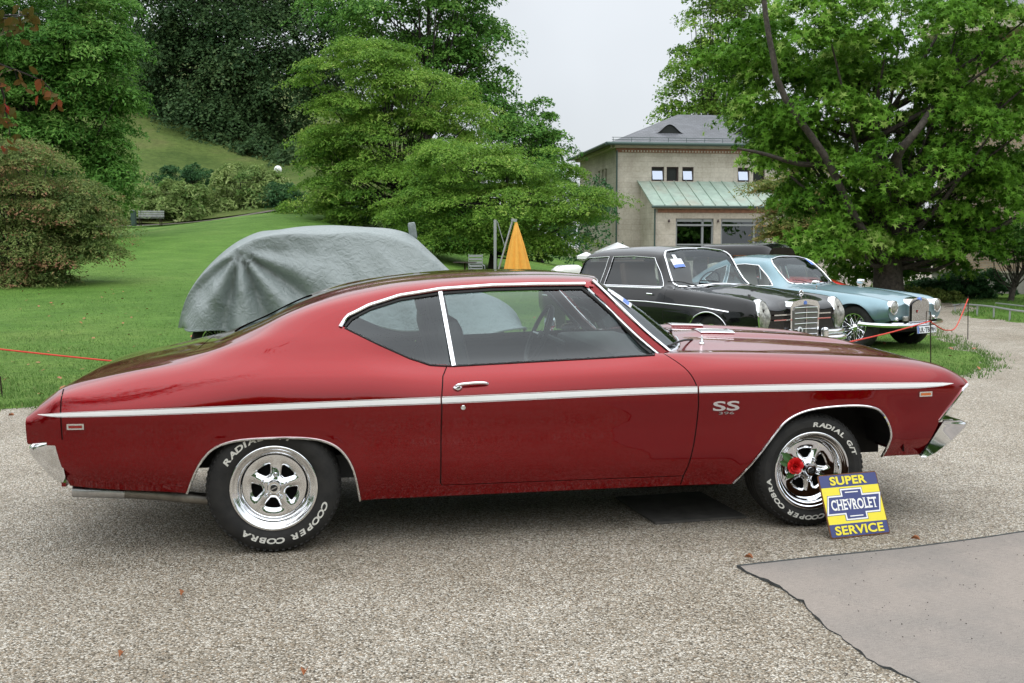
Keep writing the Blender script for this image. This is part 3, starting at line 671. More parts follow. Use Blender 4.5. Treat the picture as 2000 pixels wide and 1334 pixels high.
        for a, b in ((-1.10, .826), (.8335, 2.176), (2.185, 3.68)):
            Us = U[(U > a) & (U < b)]; Us = np.r_[a, Us, b]
            h = zt(Us) - zb(Us); t_ = lambda f: np.c_[Us, B.tz(Us, zb(Us) + h * f)]
            sn = B.strip('side_stripe', 'white_vinyl', t_(.12), t_(.88), red, sd, .0012, 3)
            B.strip('pinstripe', 'white_vinyl', t_(-.02), t_(.045), sn, sd, .0012)
            B.strip('pinstripe', 'white_vinyl', t_(.955), t_(1.02), sn, sd, .0012)
        # wheel-arch brightwork
        for ar in (RAs, FAs):
            l = ar[3:-2]
            if ar is FAs: l = ar[4:-3]
            mb = MB(); p = B.line3(B.side(l, .03), sd, .003); mb.tube(p, .0075, 8, flat=.8); mb.build('arch_trim', 'chrome', red, True)
        # side marker lamps
        for u0, u1, z0, z1, lm in ((-.958, -.878, .651, .679, 'lamp_red'), (3.452, 3.532, .704, .731, 'lamp_amber')):
            um, zm = (u0 + u1) / 2, (z0 + z1) / 2
            tt = B.tz([um], [zm]); p = B.P([um], tt, sd)[0]; n = B.N(np.array([um]), tt, sd)[0]; rz = math.atan2(n[1], n[0]) + math.pi / 2 * 1
            mb = MB(); mb.box(p + n * .002, (u1 - u0, .012, z1 - z0), rz=rz); k = mb.build('side_marker', 'chrome', red)
            mb = MB(); mb.box(p + n * .006, ((u1 - u0) * .78, .008, (z1 - z0) * .48), rz=rz); mb.build('marker_lens', lm, k)
        # emblem on the fender
        for s_, u0, u1, z0, z1, m_ in (('SS', 2.262, 2.410, .660, .712, 'chrome'), ('396', 2.298, 2.382, .640, .654, 'brushed_steel')):
            Vt, Ft = text_geo(s_, 1., 0, .02 if s_ == 'SS' else 0., .05, 1.)
            x0, x1, y0, y1 = Vt[:, 0].min(), Vt[:, 0].max(), Vt[:, 1].min(), Vt[:, 1].max()
            X = (Vt[:, 0] - x0) / (x1 - x0)
            if sd == -1: X = 1 - X
            uu = u0 + (u1 - u0) * X; zz = z0 + (z1 - z0) * (Vt[:, 1] - y0) / (y1 - y0); tt = B.tz(uu, zz)
            p = B.P(uu, tt, sd) + B.N(uu, tt, sd) * np.where(Vt[:, 2] > 0, .006, 0)[:, None]
            mk('emblem', p, Ft if sd == 1 else [f[::-1] for f in Ft], m_, red)
        # door handle and lock
        hu = np.array([.905, .92, .98, 1.04, 1.07]); tt = B.tz(hu, [.815, .820, .824, .826, .826]); p = B.P(hu, tt, sd); n = B.N(hu, tt, sd)
        mb = MB(); mb.tube(smoothpath(p + n * np.array([.010, .022, .026, .022, .006])[:, None], 14), [.006] + [.0085] * 12 + [.006], 8); h = mb.build('door_handle', 'chrome', d, True)
        q = np.array([[.915, .810]]); tt = B.tz(q[:, 0], q[:, 1]); p = B.P(q[:, 0], tt, sd)[0]; n = B.N(q[:, 0], tt, sd)[0]
        mb = MB(); mb.lathe([(0, .02), (.010, .019), (.017, .012), (.020, .003), (.022, 0), (.022, -.006)], 20, 'y' if sd == 1 else 'y'); Vv = np.concatenate(mb.V) * np.array([1.15, sd, .75]); mb.V = [Vv + p]; mb.build('handle_button', 'chrome', h, True)
        tt = B.tz([.94], [.714]); p = B.P([.94], tt, sd)[0]
        mb = MB(); mb.lathe([(0, .004), (.007, .004), (.0085, .006), (.012, .005), (.013, 0), (.013, -.004)], 20, 'y'); mb.V = [np.concatenate(mb.V) * np.array([1, sd, 1]) + p]; mb.build('door_lock', 'chrome', d, True)
    for g, nm in ((hood_front, 'hood_gap'), (deck_seam, 'trunk_gap')): B.part(nm, 'gap_dark', V, Fc[isgap & (seg_dist(cs, np.asarray(g) * sc) < W)], red, both=True, off=-.006)
    B.part('hood', 'red_paint', V, Fc[ishood], red, both=True)
    B.part('roof', 'red_paint', V, Fc[isroof], red, both=True)
    B.part('headliner', 'interior_trim', V, Fc[isroof], red, both=True, off=-.02)
    B.part('trunk_lid', 'red_paint', V, Fc[isdeck], red, both=True)
    B.part('rear_window', 'car_glass', V, Fc[isback], red, both=True, off=-.006)
    # windscreen glass
    n = 24; bot = smoothpath([(2.075, -.775, .945), (2.17, -.66, .968), (2.235, -.45, .990), (2.275, -.2, 1.004), (2.285, 0, 1.008), (2.275, .2, 1.004), (2.235, .45, .990), (2.17, .66, .968), (2.075, .775, .945)], n)
    topc = smoothpath([(1.700, -.635, 1.312), (1.74, -.55, 1.320), (1.775, -.38, 1.333), (1.79, -.2, 1.340), (1.795, 0, 1.342), (1.79, .2, 1.340), (1.775, .38, 1.333), (1.74, .55, 1.320), (1.700, .635, 1.312)], n)
    rows = 10; G = np.array([[bot[j] + (topc[j] - bot[j]) * f + np.array([.5, 0, .7]) * .018 * math.sin(math.pi * f) for j in range(n)] for f in np.linspace(0, 1, rows)]).reshape(-1, 3)
    ws = mk('windscreen', G, np.array([(r * n + j, r * n + j + 1, (r + 1) * n + j + 1, (r + 1) * n + j) for r in range(rows - 1) for j in range(n - 1)]), 'screen_glass', red, True)
    mb = MB(); mb.tube(topc + np.array([0, 0, .002]), .008, 6); mb.build('screen_trim', 'chrome', ws, True)
    mb = MB(); mb.tube(bot + np.array([.004, 0, .004]), .008, 6); mb.build('screen_trim', 'chrome', ws, True)
    # event plate stuck inside the screen, near its right edge
    def wp(a, f): j = a * (n - 1); j0 = int(j); b = bot[j0] + (bot[min(j0 + 1, n - 1)] - bot[j0]) * (j - j0); t = topc[j0] + (topc[min(j0 + 1, n - 1)] - topc[j0]) * (j - j0); return b + (t - b) * f + np.array([.5, 0, .7]) * .018 * math.sin(math.pi * f)
    for nm, m_, a0, a1, f0, f1, o in (('event_sticker', 'sticker_white', .085, .20, .60, .88, .004), ('sticker_band', 'sticker_blue', .095, .19, .63, .70, .006)):
        N_ = 6; Q = np.array([[wp(a0 + (a1 - a0) * i / N_, f0 + (f1 - f0) * j / N_) for i in range(N_ + 1)] for j in range(N_ + 1)]).reshape(-1, 3) + np.array([.6, 0, .6]) * o
        mk(nm, Q, [(j * (N_ + 1) + i, j * (N_ + 1) + i + 1, (j + 1) * (N_ + 1) + i + 1, (j + 1) * (N_ + 1) + i) for j in range(N_) for i in range(N_) if not (nm == 'event_sticker' and ((i in (0, N_ - 1) and j == N_ - 1)))], m_, ws)
    # cowl behind the hood, wipers
    cw = np.array([B.P([2.10 + .0], [B.tv([2.10], [.73])[0]])[0]])
    mb = MB(); pc = bot + np.array([.02, 0, -.012]); po = bot * np.array([1, 1, 1]) + np.array([.075, 0, -.03]); k = len(pc)
    mb.add(np.r_[pc + np.array([-.1, 0, -.03]), po], [(i, i + 1, k + i + 1, k + i) for i in range(k - 1)]); mb.build('cowl_panel', 'interior_black', red)
    for y0 in (-.05, -.50):
        mb = MB(); a = np.array([(2.31, y0, .995), (2.27, y0 - .12, 1.02), (2.225, y0 - .24 + .0, 1.03)]); a[-1] = wp(.5 + (y0 - .24) / 1.55, .06) + np.array([.014, 0, .012]); a[1] = (a[0] + a[2]) / 2 + np.array([.01, 0, .012]); mb.tube(smoothpath(a, 8), .006, 6); mb.build('wiper', 'black_rubber', red)
    # hood vents and washer pin
    for sy in (-1, 1):
        uu = [2.42, 2.62]; vv = [.185, .345]
        pts = []
        for a in np.linspace(uu[0], uu[1], 6):
            for b in np.linspace(vv[0], vv[1], 5):
                tt = B.tv([a], [b]); p = B.P([a], tt, 1)[0]; pts.append((p[0], sy * abs(p[1]), p[2] + .004))
        mb = MB(); mb.add(pts, [(i * 5 + j, (i + 1) * 5 + j, (i + 1) * 5 + j + 1, i * 5 + j + 1) for i in range(5) for j in range(4)]); vt = mb.build('hood_vent', 'brushed_steel', red, True)
        P4 = np.array(pts).reshape(6, 5, 3); ed = np.r_[P4[0], P4[1:, -1], P4[-1, ::-1][1:], P4[1:-1, 0][::-1]]
        mb = MB(); mb.tube(ed, .006, 6, True); mb.build('vent_frame', 'chrome', vt, True)
    tt = B.tv([2.33], [.60]); p = B.P([2.33], tt, 1)[0]
    mb = MB(); mb.lathe([(.016, -.006), (.016, .004), (.010, .010), (.009, .018), (.007, .022), (.006, .034), (.003, .045), (0, .047)], 14, 'z', p); mb.build('antenna_base', 'chrome', red, True)
    # tail panel, lamps, nose panel, grille
    tp = B.P(np.full(20, -1.158), np.linspace(B.tz([-1.158], [.58])[0], 1, 20)); 
    R_ = [(-1.150, p[1], p[2]) for p in tp]; Lf = [(-1.150, -p[1], p[2]) for p in tp[::-1][1:]]
    ring = R_ + Lf; mb = MB(); mb.prism([(y, z) for _, y, z in ring], .03, 'yz', -1.155); mb.build('tail_panel', 'red_paint', red)
    for sd in (-1, 1): mb = MB(); mb.box((-1.158, sd * .62, .64), (.02, .36, .075)); k = mb.build('tail_lamp', 'lamp_red', red); mb = MB(); mb.tube([(-1.168, sd * .62 + a * .185, .64 + b * .042) for a, b in ((-1, -1), (1, -1), (1, 1), (-1, 1))], .005, 6, True); mb.build('lamp_bezel', 'chrome', k)
    mb = MB(); mb.prism([(-.86, .36), (.86, .36), (.88, .58), (.85, .70), (.76, .70), (-.76, .70), (-.85, .70), (-.88, .58)], .02, 'yz', -1.01); mb.build('rear_valance', 'red_paint', red)
    # front: black grille box, bezel blades, headlamps
    mb = MB(); mb.box((3.55, 0, .635), (.02, 1.66, .21)); g = mb.build('grille', 'grille_dark', red)
    for k in range(8): mb = MB(); mb.box((3.566, 0, .55 + k * .024), (.012, 1.0, .006)); mb.build('grille_bar', 'brushed_steel', g)
    for sd in (-1, 1):
        for yy in (.56, .74):
            mb = MB(); mb.lathe([(0, .006), (.05, .002), (.068, -.01), (.072, -.012), (.082, .004), (.086, -.02)], 24, 'x', (0, 0, 0)); mb.V = [np.concatenate(mb.V) + np.array([3.60, sd * yy, .645])]; mb.build('headlamp', 'lens', red, True)
        bz = B.line3(B.side([(3.792, .752), (3.752, .737), (3.604, .560)], .02), -sd, .003)
        mb = MB(); mb.tube(bz, .007, 6); mb.build('headlamp_bezel', 'chrome', red)
        mb = MB(); mb.box((3.655, sd * .70, .553), (.11, .34, .014)); mb.build('bezel_sill', 'chrome', red)
    U3 = np.linspace(.0, 1, 30); nz_ = B.P(np.full(30, 3.80), B.tz([3.80], [.756])[0] + (1 - B.tz([3.80], [.756])[0]) * U3)
    mb = MB(); ringN = np.r_[nz_, (nz_ * np.array([1, -1, 1]))[::-1][1:]]; k = len(ringN)
    mb.add(np.r_[ringN + np.array([.002, 0, .006]), ringN * np.array([0, 1, 0]) + np.array([3.74, 0, .722])], [(i, i + 1, k + i + 1, k + i) for i in range(k - 1)]); mb.build('nose_panel', 'red_paint', red, True)
    mb = MB(); mb.box((3.50, 0, .45), (.04, 1.60, .2)); mb.build('front_valance', 'red_paint', red)
    # bumpers: swept blades wrapping round the corners
    def bumper(name, prof, path, m='chrome'):
        mb = MB(); mb.sweep(path, prof, up=(0, 0, 1)); return mb.build(name, m, red, True, 40)
    # profile x: outward (+ away from the car), y: up
    rp = [(0, .078), (.075, .072), (.105, .055), (.112, .030), (.095, .0), (.055, -.055), (.02, -.105), (0, -.118)]
    path = smoothpath([(-.86, -.905, .498), (-.97, -.905, .498), (-1.02, -.86, .498), (-1.045, -.7, .50), (-1.06, -.35, .50), (-1.065, 0, .50), (-1.06, .35, .50), (-1.045, .7, .50), (-1.02, .86, .498), (-.97, .905, .498), (-.86, .905, .498)], 60)
    rbm = []
    # rear bumper built from slanting stations: the corner piece ends on a slanted edge
    def bl(stations):
        V = []; k = len(stations[0])
        for s_ in stations: V += list(s_)
        return np.array(V), [(i * k + j, i * k + j + 1, (i + 1) * k + j + 1, (i + 1) * k + j) for i in range(len(stations) - 1) for j in range(k - 1)]
    def blade(x_end, xs, zs, sgn, ye, plan):
        """xs/zs: side profile of the blade from top to bottom; plan: (inset, y) rounding the corner to the far side"""
        st = []
        for du, y in plan: st.append([(a + du * sgn, y, b) for a, b in zip(xs, zs)])
        return st
    pr = [(-1.02, .590), (-1.09, .588), (-1.125, .580), (-1.14, .560), (-1.135, .530), (-1.095, .475), (-1.045, .415), (-1.005, .388), (-.985, .385)]
    xs = np.array([p[0] for p in pr]); zs = np.array([p[1] for p in pr])
    Y = [-.895, -.90, -.885, -.84, -.7, -.4, 0, .4, .7, .84, .885, .90, .895]
    D = [None, .02, -.005, -.02, -.035, -.045, -.05, -.045, -.035, -.02, -.005, .02, None]
    st = []
    for y, d in zip(Y, D):
        if d is None: st.append([(-1.015 + (.59 - b) / .205 * .033 + .004, y, b) for b in zs])
        else: st.append([(min(a + d, -.98) if False else a + d * .8, y, b) for a, b in zip(xs, zs)])
    Vv, Ff = bl(st); mk('rear_bumper', Vv, Ff, 'chrome', red, True, sharp=50)
    pr = [(3.655, .556), (3.715, .556), (3.765, .550), (3.795, .538), (3.797, .522), (3.775, .498), (3.70, .43), (3.62, .375), (3.565, .352), (3.53, .352)]
    xs = np.array([p[0] for p in pr]); zs = np.array([p[1] for p in pr]); st = []
    Y = [-.875, -.885, -.872, -.83, -.7, -.4, 0, .4, .7, .83, .872, .885, .875]; D = [None, -.02, .0, .012, .03, .05, .06, .05, .03, .012, 0, -.02, None]
    for y, d in zip(Y, D):
        if d is None: st.append([(3.52 + max(0, b - .352) / .204 * .135, y, b) for b in zs])
        else: st.append([(a + d, y, b) for a, b in zip(xs, zs)])
    Vv, Ff = bl(st); mk('front_bumper', Vv, Ff, 'chrome', red, True, sharp=50)
    # underside, inner wheel houses, exhaust, axle
    mb = MB(); mb.box((1.42, 0, .30), (1.70, 1.66, .06)); mb.box((-.72, 0, .42), (.52, 1.5, .1)); mb.box((3.0, 0, .40), (1.0, .9, .2)); mb.box((0, 0, .52), (1.0, 1.1, .08)); mb.build('floor_pan', 'underbody', red)
    for u0, r_ in ((0, .46), (2.845, .46)):
        for sd in (-1, 1):
            cen = (u0 + .02, .50) if u0 == 0 else (u0 + .03, .40)
            a = np.linspace(.03, math.pi - .03, 18); P_ = [(cen[0] + .50 * math.cos(q) * (.98 if u0 == 0 else 1.06), (.34 if u0 == 0 else .38) + (.36 if u0 == 0 else .39) * math.sin(q)) for q in a]
            V1 = [(x, sd * .90, z) for x, z in P_]; V2 = [(x, sd * .48, z) for x, z in P_]; k = len(P_)
            mb = MB(); mb.add(V1 + V2, [(i, i + 1, k + i + 1, k + i) for i in range(k - 1)] + [tuple(range(k, 2 * k))]); mb.build('wheel_house', 'underbody', red)
    mb = MB(); mb.tube([(0, -.7, .318), (0, .7, .318)], .045, 12); mb.build('rear_axle', 'underbody', red)
    for sd in (-1, 1):
        ex = smoothpath([(-.10, sd * .66, .20), (-.36, sd * .70, .235), (-.6, sd * .72, .275), (-.80, sd * .73, .298), (-.94, sd * .735, .315)], 20)
        mb = MB(); mb.tube(ex, .031, 14); e = mb.build('exhaust_pipe', 'dull_steel', red, True)
        ex2 = smoothpath([(-.74, sd * .73, .292), (-.82, sd * .733, .300), (-.93, sd * .737, .309), (-.985, sd * .738, .314)], 8)
        mb = MB(); mb.tube(ex2, [.032, .033, .033, .033, .034, .034, .034, .033], 14); mb.build('exhaust_tip', 'brushed_steel', e, True)
    # interior
    mb = MB(); mb.box((1.05, 0, .40), (2.1, 1.6, .12)); mb.build('carpet', 'interior_black', red)
    def seat(y, u0):
        s_ = MB()
        def slab(c, d, ry, n=4):
            V, Fc = round_box(d, .05); R = np.array(Matrix.Rotation(ry, 3, 'Y')); s_.add(V @ R.T + np.array(c), Fc)
        slab((u0 + .24, y, .60), (.52, .52, .16), -.06); slab((u0 - .06, y, .86), (.15, .52, .56), -.24); return s_
    for y in (-.40, .40):
        st_ = seat(y, 1.02).build('front_seat', 'interior_black', red, True, 60)
        V_, F_ = round_box((.10, .28, .20), .05); R = np.array(Matrix.Rotation(-.2, 3, 'Y')); mk('headrest', V_ @ R.T + np.array([.865, y, 1.19]), F_, 'interior_black', st_, True)
        mb = MB(); mb.tube([(.885, y - .06, 1.05), (.875, y - .06, 1.14)], .007, 6); mb.tube([(.885, y + .06, 1.05), (.875, y + .06, 1.14)], .007, 6); mb.build('headrest_post', 'chrome', st_)
    V_, F_ = round_box((.45, 1.25, .18), .05); V2, F2 = round_box((.14, 1.25, .50), .05); R = np.array(Matrix.Rotation(-.35, 3, 'Y'))
    mb = MB(); mb.add(V_ + np.array([.45, 0, .60]), F_); mb.add(V2 @ R.T + np.array([.17, 0, .80]), F2); mb.build('rear_seat', 'interior_black', red, True, 60)
    mb = MB(); mb.box((-.12, 0, .955), (.42, 1.25, .03)); mb.build('parcel_shelf', 'interior_trim', red)
    V_, F_ = round_box((.42, 1.46, .20), .06); mk('dashboard', V_ + np.array([1.98, 0, .865]), F_, 'interior_black', red, True)
    # steering wheel (on the car's left)
    ang = math.radians(24); cen = np.array([1.60, .38, .965]); ax = np.array([-math.cos(ang), 0, math.sin(ang)]); e1 = np.array([0, 1., 0]); e2 = np.cross(ax, e1)
    ring = [cen + .19 * (math.cos(q) * e1 + math.sin(q) * e2) for q in np.linspace(0, 2 * math.pi, 40, endpoint=False)]
    mb = MB(); mb.tube(ring, .014, 8, True); sw = mb.build('steering_wheel', 'interior_black', red, True)
    mb = MB()
    for q in (math.pi * .0, math.pi, math.pi * 1.5): mb.tube([cen - ax * .03, cen + .185 * (math.cos(q) * e1 + math.sin(q) * e2)], .009, 6)
    mb.build('wheel_spokes', 'brushed_steel', sw)
    mb = MB(); mb.tube([cen, cen - ax * .42], .028, 10); mb.build('steering_column', 'interior_black', sw, True)
    mb = MB(); mb.box((1.72, 0, 1.305), (.03, .24, .06)); mb.build('inside_mirror', 'interior_black', red)
    for sd in (1,):
        V_, F_ = round_box((.06, .16, .085), .028); V_ = V_ + np.array([1.80, .985, .995]); mr_ = mk('door_mirror', V_, F_, 'chrome', red, True); mb = MB(); mb.tube([(1.80, .90, .925), (1.80, .95, .96)], .012, 8); mb.build('mirror_stalk', 'chrome', mr_)
    # wheels
    LT = [('RADIAL G/T', 152, 68), ('COOPER COBRA', -17, -126)]
    make_wheel('rear_wheel', red, .330, .255, .207, -96, LT, (0, -.932, .330))
    make_wheel('front_wheel', red, .312, .225, .207, 97, [('RADIAL G/T', 92, 18), ('COOPER COBRA', -73, -172)], (2.845, -.925, .312))
    make_wheel('rear_wheel', red, .330, .255, .207, -96, LT, (0, .932, .330), -1)
    make_wheel('front_wheel', red, .312, .225, .207, 97, LT, (2.845, .925, .312), -1)
def round_box(d, r, n=4):
    """box with rounded edges, dims d"""
    d = np.asarray(d, float) / 2; r = min(r, *(d * .98)); N = 2 * n
    V = []; Fc = []
    for ax in range(3):
        for sg in (-1, 1):
            b = len(V); a1, a2 = [(1, 2), (2, 0), (0, 1)][ax]
            g = [-1 + 2 * i / N for i in range(N + 1)]
            for p in g:
                for q in g:
                    c = np.zeros(3); c[ax] = sg; c[a1] = p; c[a2] = q
                    core = np.clip(c * d, -(d - r), d - r) if False else np.sign(c) * np.minimum(np.abs(c) * d, d - r)
                    k = c.copy(); k = np.where(np.abs(c) * d > d - r + 1e-9, np.sign(c) * (np.abs(c) * d - (d - r)) / r, 0)
                    l = np.linalg.norm(k); m_ = np.max(np.abs(k))
                    V.append(core + (k / l * r * m_ if l > 1e-9 else 0))
            for i in range(N):
                for j in range(N):
                    f = (b + i * (N + 1) + j, b + (i + 1) * (N + 1) + j, b + (i + 1) * (N + 1) + j + 1, b + i * (N + 1) + j + 1); Fc.append(f if sg > 0 else f[::-1])
    return np.array(V), Fc
build_red()
# ------------------------------------------------------------------ ground, lawn, hill
def sst(x, a, b):
    t = np.clip((np.asarray(x, float) - a) / (b - a), 0, 1); return t * t * (3 - 2 * t)
_prof = pchip([-50, 10, 15, 22, 35, 50, 60, 66, 80, 100, 130, 200], [0, 0, .06, .30, 1.0, 1.85, 2.35, 2.65, 6.2, 11.6, 17, 24])
def gz(x, y):
    """height of the terrain: level yard, lawn rising to a wooded hill on the left"""
    x = np.asarray(x, float); y = np.asarray(y, float)
    base = -.10 * sst(y, 9.5, 16) * sst(x, -1, 4)
    k = sst(y, 35, 60); t = np.clip((-x + 2 + 6 * k) / (11 + 9 * k), 0, 1); w = t * t * (3 - 2 * t)
    tilt = 1 + np.clip((-22 - x) * .020, -.35, .6) * sst(y, 60, 80)
    return base + w * _prof(y) * tilt + 1.25 * np.exp(-((x + 11.5) / 6.5) ** 2) * sst(y, 34, 64)
LAWN = [(-70, 10.9), (-20, 10.8), (-9, 10.3), (-4.8, 9.78), (-2, 9.6), (1, 9.9), (3, 10.7), (4.63, 11.83), (5.5, 12.65), (6.3, 13.7), (6.85, 14.8), (7.25, 16.2), (7.6, 17.8), (8.0, 19.7), (8.3, 21.5), (7.6, 23.2), (5.5, 24.2), (3.5, 25), (3, 29), (4, 35), (6, 45), (7, 56), (7.5, 70), (7.5, 80), (7.5, 120), (7.5, 190), (-150, 190), (-150, 10.9)]
FARL = [(10.95, 21.9), (10.5, 23.0), (10.3, 24.6), (10.9, 26.2), (12, 27.3), (12.3, 30), (10, 34), (8, 40), (20, 44), (70, 44), (70, 19), (16, 20.6)]
def sheet(name, poly, m, lift, step, near, edge_drop=True, jag=.05, seed=1):
    rnd = np.random.RandomState(seed)
    P = resample(np.r_[poly, poly[:1]], .35)[:-1]; d = np.hypot(P[:, 0], P[:, 1]); P = P[(d < 40) | (np.arange(len(P)) % 12 == 0)]
    P = P + rnd.normal(0, 1, P.shape) * jag * np.clip(30 / np.hypot(P[:, 0], P[:, 1]), 0, 1)[:, None]
    g = []
    y = near
    while y < 190:
        st = max(step, y * .045); xs = np.arange(-150 if y > 60 else -80, 80, st)
        g += [(x, y) for x in xs]; y += st
    g = np.array(g) + rnd.normal(0, .1 * step, (len(g), 2)); g = g[in_poly(g, P)]
    dd = np.full(len(g), 9.)
    for k in range(0, len(P), 100): dd = np.minimum(dd, np.min(np.linalg.norm(g[:, None] - P[None, k:k + 100], axis=2), 1))
    g = g[dd > .12]
    V, _, Fc, *_ = delaunay_2d_cdt([Vector(p) for p in np.r_[P, g]], [(i, (i + 1) % len(P)) for i in range(len(P))], [], 1, 1e-5)
    V = np.array([(v[0], v[1]) for v in V]); Fc = np.array(Fc); onb = np.array([False] * len(V)); 
    bd = seg_dist(V, np.r_[P, P[:1]]); onb = bd < 1e-3
    z = gz(V[:, 0], V[:, 1]) + np.where(onb, -.02, lift + rnd.normal(0, .006, len(V)))
    a = np.cross(V[Fc[:, 1]] - V[Fc[:, 0]], V[Fc[:, 2]] - V[Fc[:, 0]]); Fc[a < 0] = Fc[a < 0][:, ::-1]
    o = mk(name, np.c_[V, z], Fc, m, None, True); o['kind'] = 'structure'; return o, P
xs = np.r_[np.linspace(-400, -30, 24), np.linspace(-26, 30, 57), np.linspace(36, 400, 24)]; ys = np.r_[np.linspace(-120, 0, 10), np.linspace(2, 45, 44), np.linspace(50, 900, 40)]
XX, YY = np.meshgrid(xs, ys); Z_ = np.where(XX > -1, gz(XX, YY), np.minimum(gz(XX, YY), 0)); Z_ = np.where(YY > 60, -.1, Z_); k = len(xs)
o = mk('gravel_yard', np.c_[XX.ravel(), YY.ravel(), Z_.ravel()], np.array([(r * k + c, r * k + c + 1, (r + 1) * k + c + 1, (r + 1) * k + c) for r in range(len(ys) - 1) for c in range(k - 1)]), 'gravel', None, True); o['kind'] = 'structure'
lawn, LP = sheet('lawn', LAWN, 'lawn_grass', .035, .6, 9.2)
far_lawn, _ = sheet('far_lawn', FARL, 'lawn_grass', .03, .6, 19.)
# the rough, drier grass of the hillside lies over the far lawn
HILL = [(-150, 66), (-60, 66.5), (-30, 66), (-22, 66), (-12, 70), (-4, 76), (2, 84), (6, 120), (6, 190), (-150, 190)]
P = np.array([(x, y) for y in np.r_[np.arange(66, 100, 1.6), np.arange(100, 190, 6)] for x in np.arange(-150, 4, 2.2)]); P = P[in_poly(P, HILL)]
Hb = resample(np.r_[HILL, HILL[:1]], 2.)[:-1]
V, _, Fc, *_ = delaunay_2d_cdt([Vector(p) for p in np.r_[Hb, P]], [(i, (i + 1) % len(Hb)) for i in range(len(Hb))], [], 1, 1e-5)
V = np.array([(v[0], v[1]) for v in V]); Fc = np.array(Fc); a = np.cross(V[Fc[:, 1]] - V[Fc[:, 0]], V[Fc[:, 2]] - V[Fc[:, 0]]); Fc[a < 0] = Fc[a < 0][:, ::-1]
mk('hillside', np.c_[V, gz(V[:, 0], V[:, 1]) + .22 + np.random.RandomState(3).normal(0, .06, len(V))], Fc, 'hill_grass', None, True)['kind'] = 'structure'
# footpath past the bench
pc = smoothpath([(-46, 56), (-30, 62.5), (-24, 64.2), (-18, 66.6), (-13, 70), (-6, 76)], 50); T = np.gradient(pc, axis=0); T /= np.linalg.norm(T, axis=1, keepdims=True); Nn = np.c_[-T[:, 1], T[:, 0]]
A, B_ = pc - Nn * .8, pc + Nn * .8; k = len(pc)
mat('path_dirt', (.10, .085, .07), .95, var=.3, vscale=3)
mk('footpath', np.r_[np.c_[A, gz(A[:, 0], A[:, 1]) + .16], np.c_[B_, gz(B_[:, 0], B_[:, 1]) + .16]], np.array([(i, i + 1, k + i + 1, k + i) for i in range(k - 1)]), 'path_dirt')['kind'] = 'structure'

def blades(name, pts, h, w, seed, m='grass_blade', parent=None):
    rnd = np.random.RandomState(seed); n = len(pts); a = rnd.uniform(0, 2 * math.pi, n); lean = rnd.normal(0, .4, (n, 2)); hh = h * rnd.uniform(.5, 1.3, n)
    d = np.c_[np.cos(a), np.sin(a), np.zeros(n)] * (w * rnd.uniform(.6, 1.4, n))[:, None]
    tip = pts + np.c_[lean * hh[:, None], hh]
    V = np.stack([pts - d, pts + d, tip], 1).reshape(-1, 3); Fc = np.arange(3 * n).reshape(-1, 3)
    return mk(name, V, Fc, m, parent, False, tint=np.clip(rnd.normal(.5, .25, n), 0, 1))
rnd = np.random.RandomState(7)
n = 170000; Yd = 9.3 * (1 / (1 - rnd.uniform(0, 1, n) * .72)); Xd = rnd.uniform(-.56, .56, n) * Yd
p2 = np.c_[Xd, Yd]; p2 = p2[in_poly(p2, LP)]
g = blades('lawn_blades', np.c_[p2, gz(p2[:, 0], p2[:, 1]) + .02], .042, .0055, 8); tag(g, 'short mown green grass of the lawn behind the red car', 'grass', kind='stuff')
n = 22000; p2 = np.c_[rnd.uniform(10, 22, n), rnd.uniform(20, 33, n)]; p2 = p2[in_poly(p2, FARL)]
g = blades('far_lawn_blades', np.c_[p2, gz(p2[:, 0], p2[:, 1]) + .02], .05, .01, 9); tag(g, 'grass strip beyond the gravel path behind the low hoop fence', 'grass', kind='stuff')
# longer tufts along the lawn edges
seg = LP[(LP[:, 1] < 25)]; q = seg[rnd.randint(0, len(seg), 9000)] + rnd.normal(0, .11, (9000, 2))
g = blades('edge_tufts', np.c_[q, gz(q[:, 0], q[:, 1])], .055, .006, 10); tag(g, 'ragged longer grass along the edge of lawn and gravel', 'grass', kind='stuff')

# ------------------------------------------------------------------ trees
def leaf_shape(kind):
    if kind == 'quad': return np.array([(0, -.5, 0), (.32, 0, .06), (0, .5, 0), (-.32, 0, .06)]), np.array([(0, 1, 2), (0, 2, 3)])
    if kind == 'long': return np.array([(0, -.55, 0), (.19, 0, .05), (0, .55, -.05), (-.19, 0, .05)]), np.array([(0, 1, 2), (0, 2, 3)])
    if kind == 'star':
        V = []
        for i in range(5):
            a = math.radians(90 + (i - 2) * 60); c, s = math.cos(a), math.sin(a); V += [(.16 * s - .10 * c, -.16 * c - .10 * s, .02), (.58 * c, .58 * s, -.07), (-.16 * s - .10 * c, .16 * c - .10 * s, .02)]
        return np.array(V), np.arange(15).reshape(5, 3)
    if kind == 'oval':
        return np.array([(0, -.5, 0), (.20, -.25, .04), (.26, .1, .04), (0, .5, -.06), (-.26, .1, .04), (-.20, -.25, .04), (0, 0, -.01)]), np.array([(6, i, (i + 1) % 6) for i in range(6)])
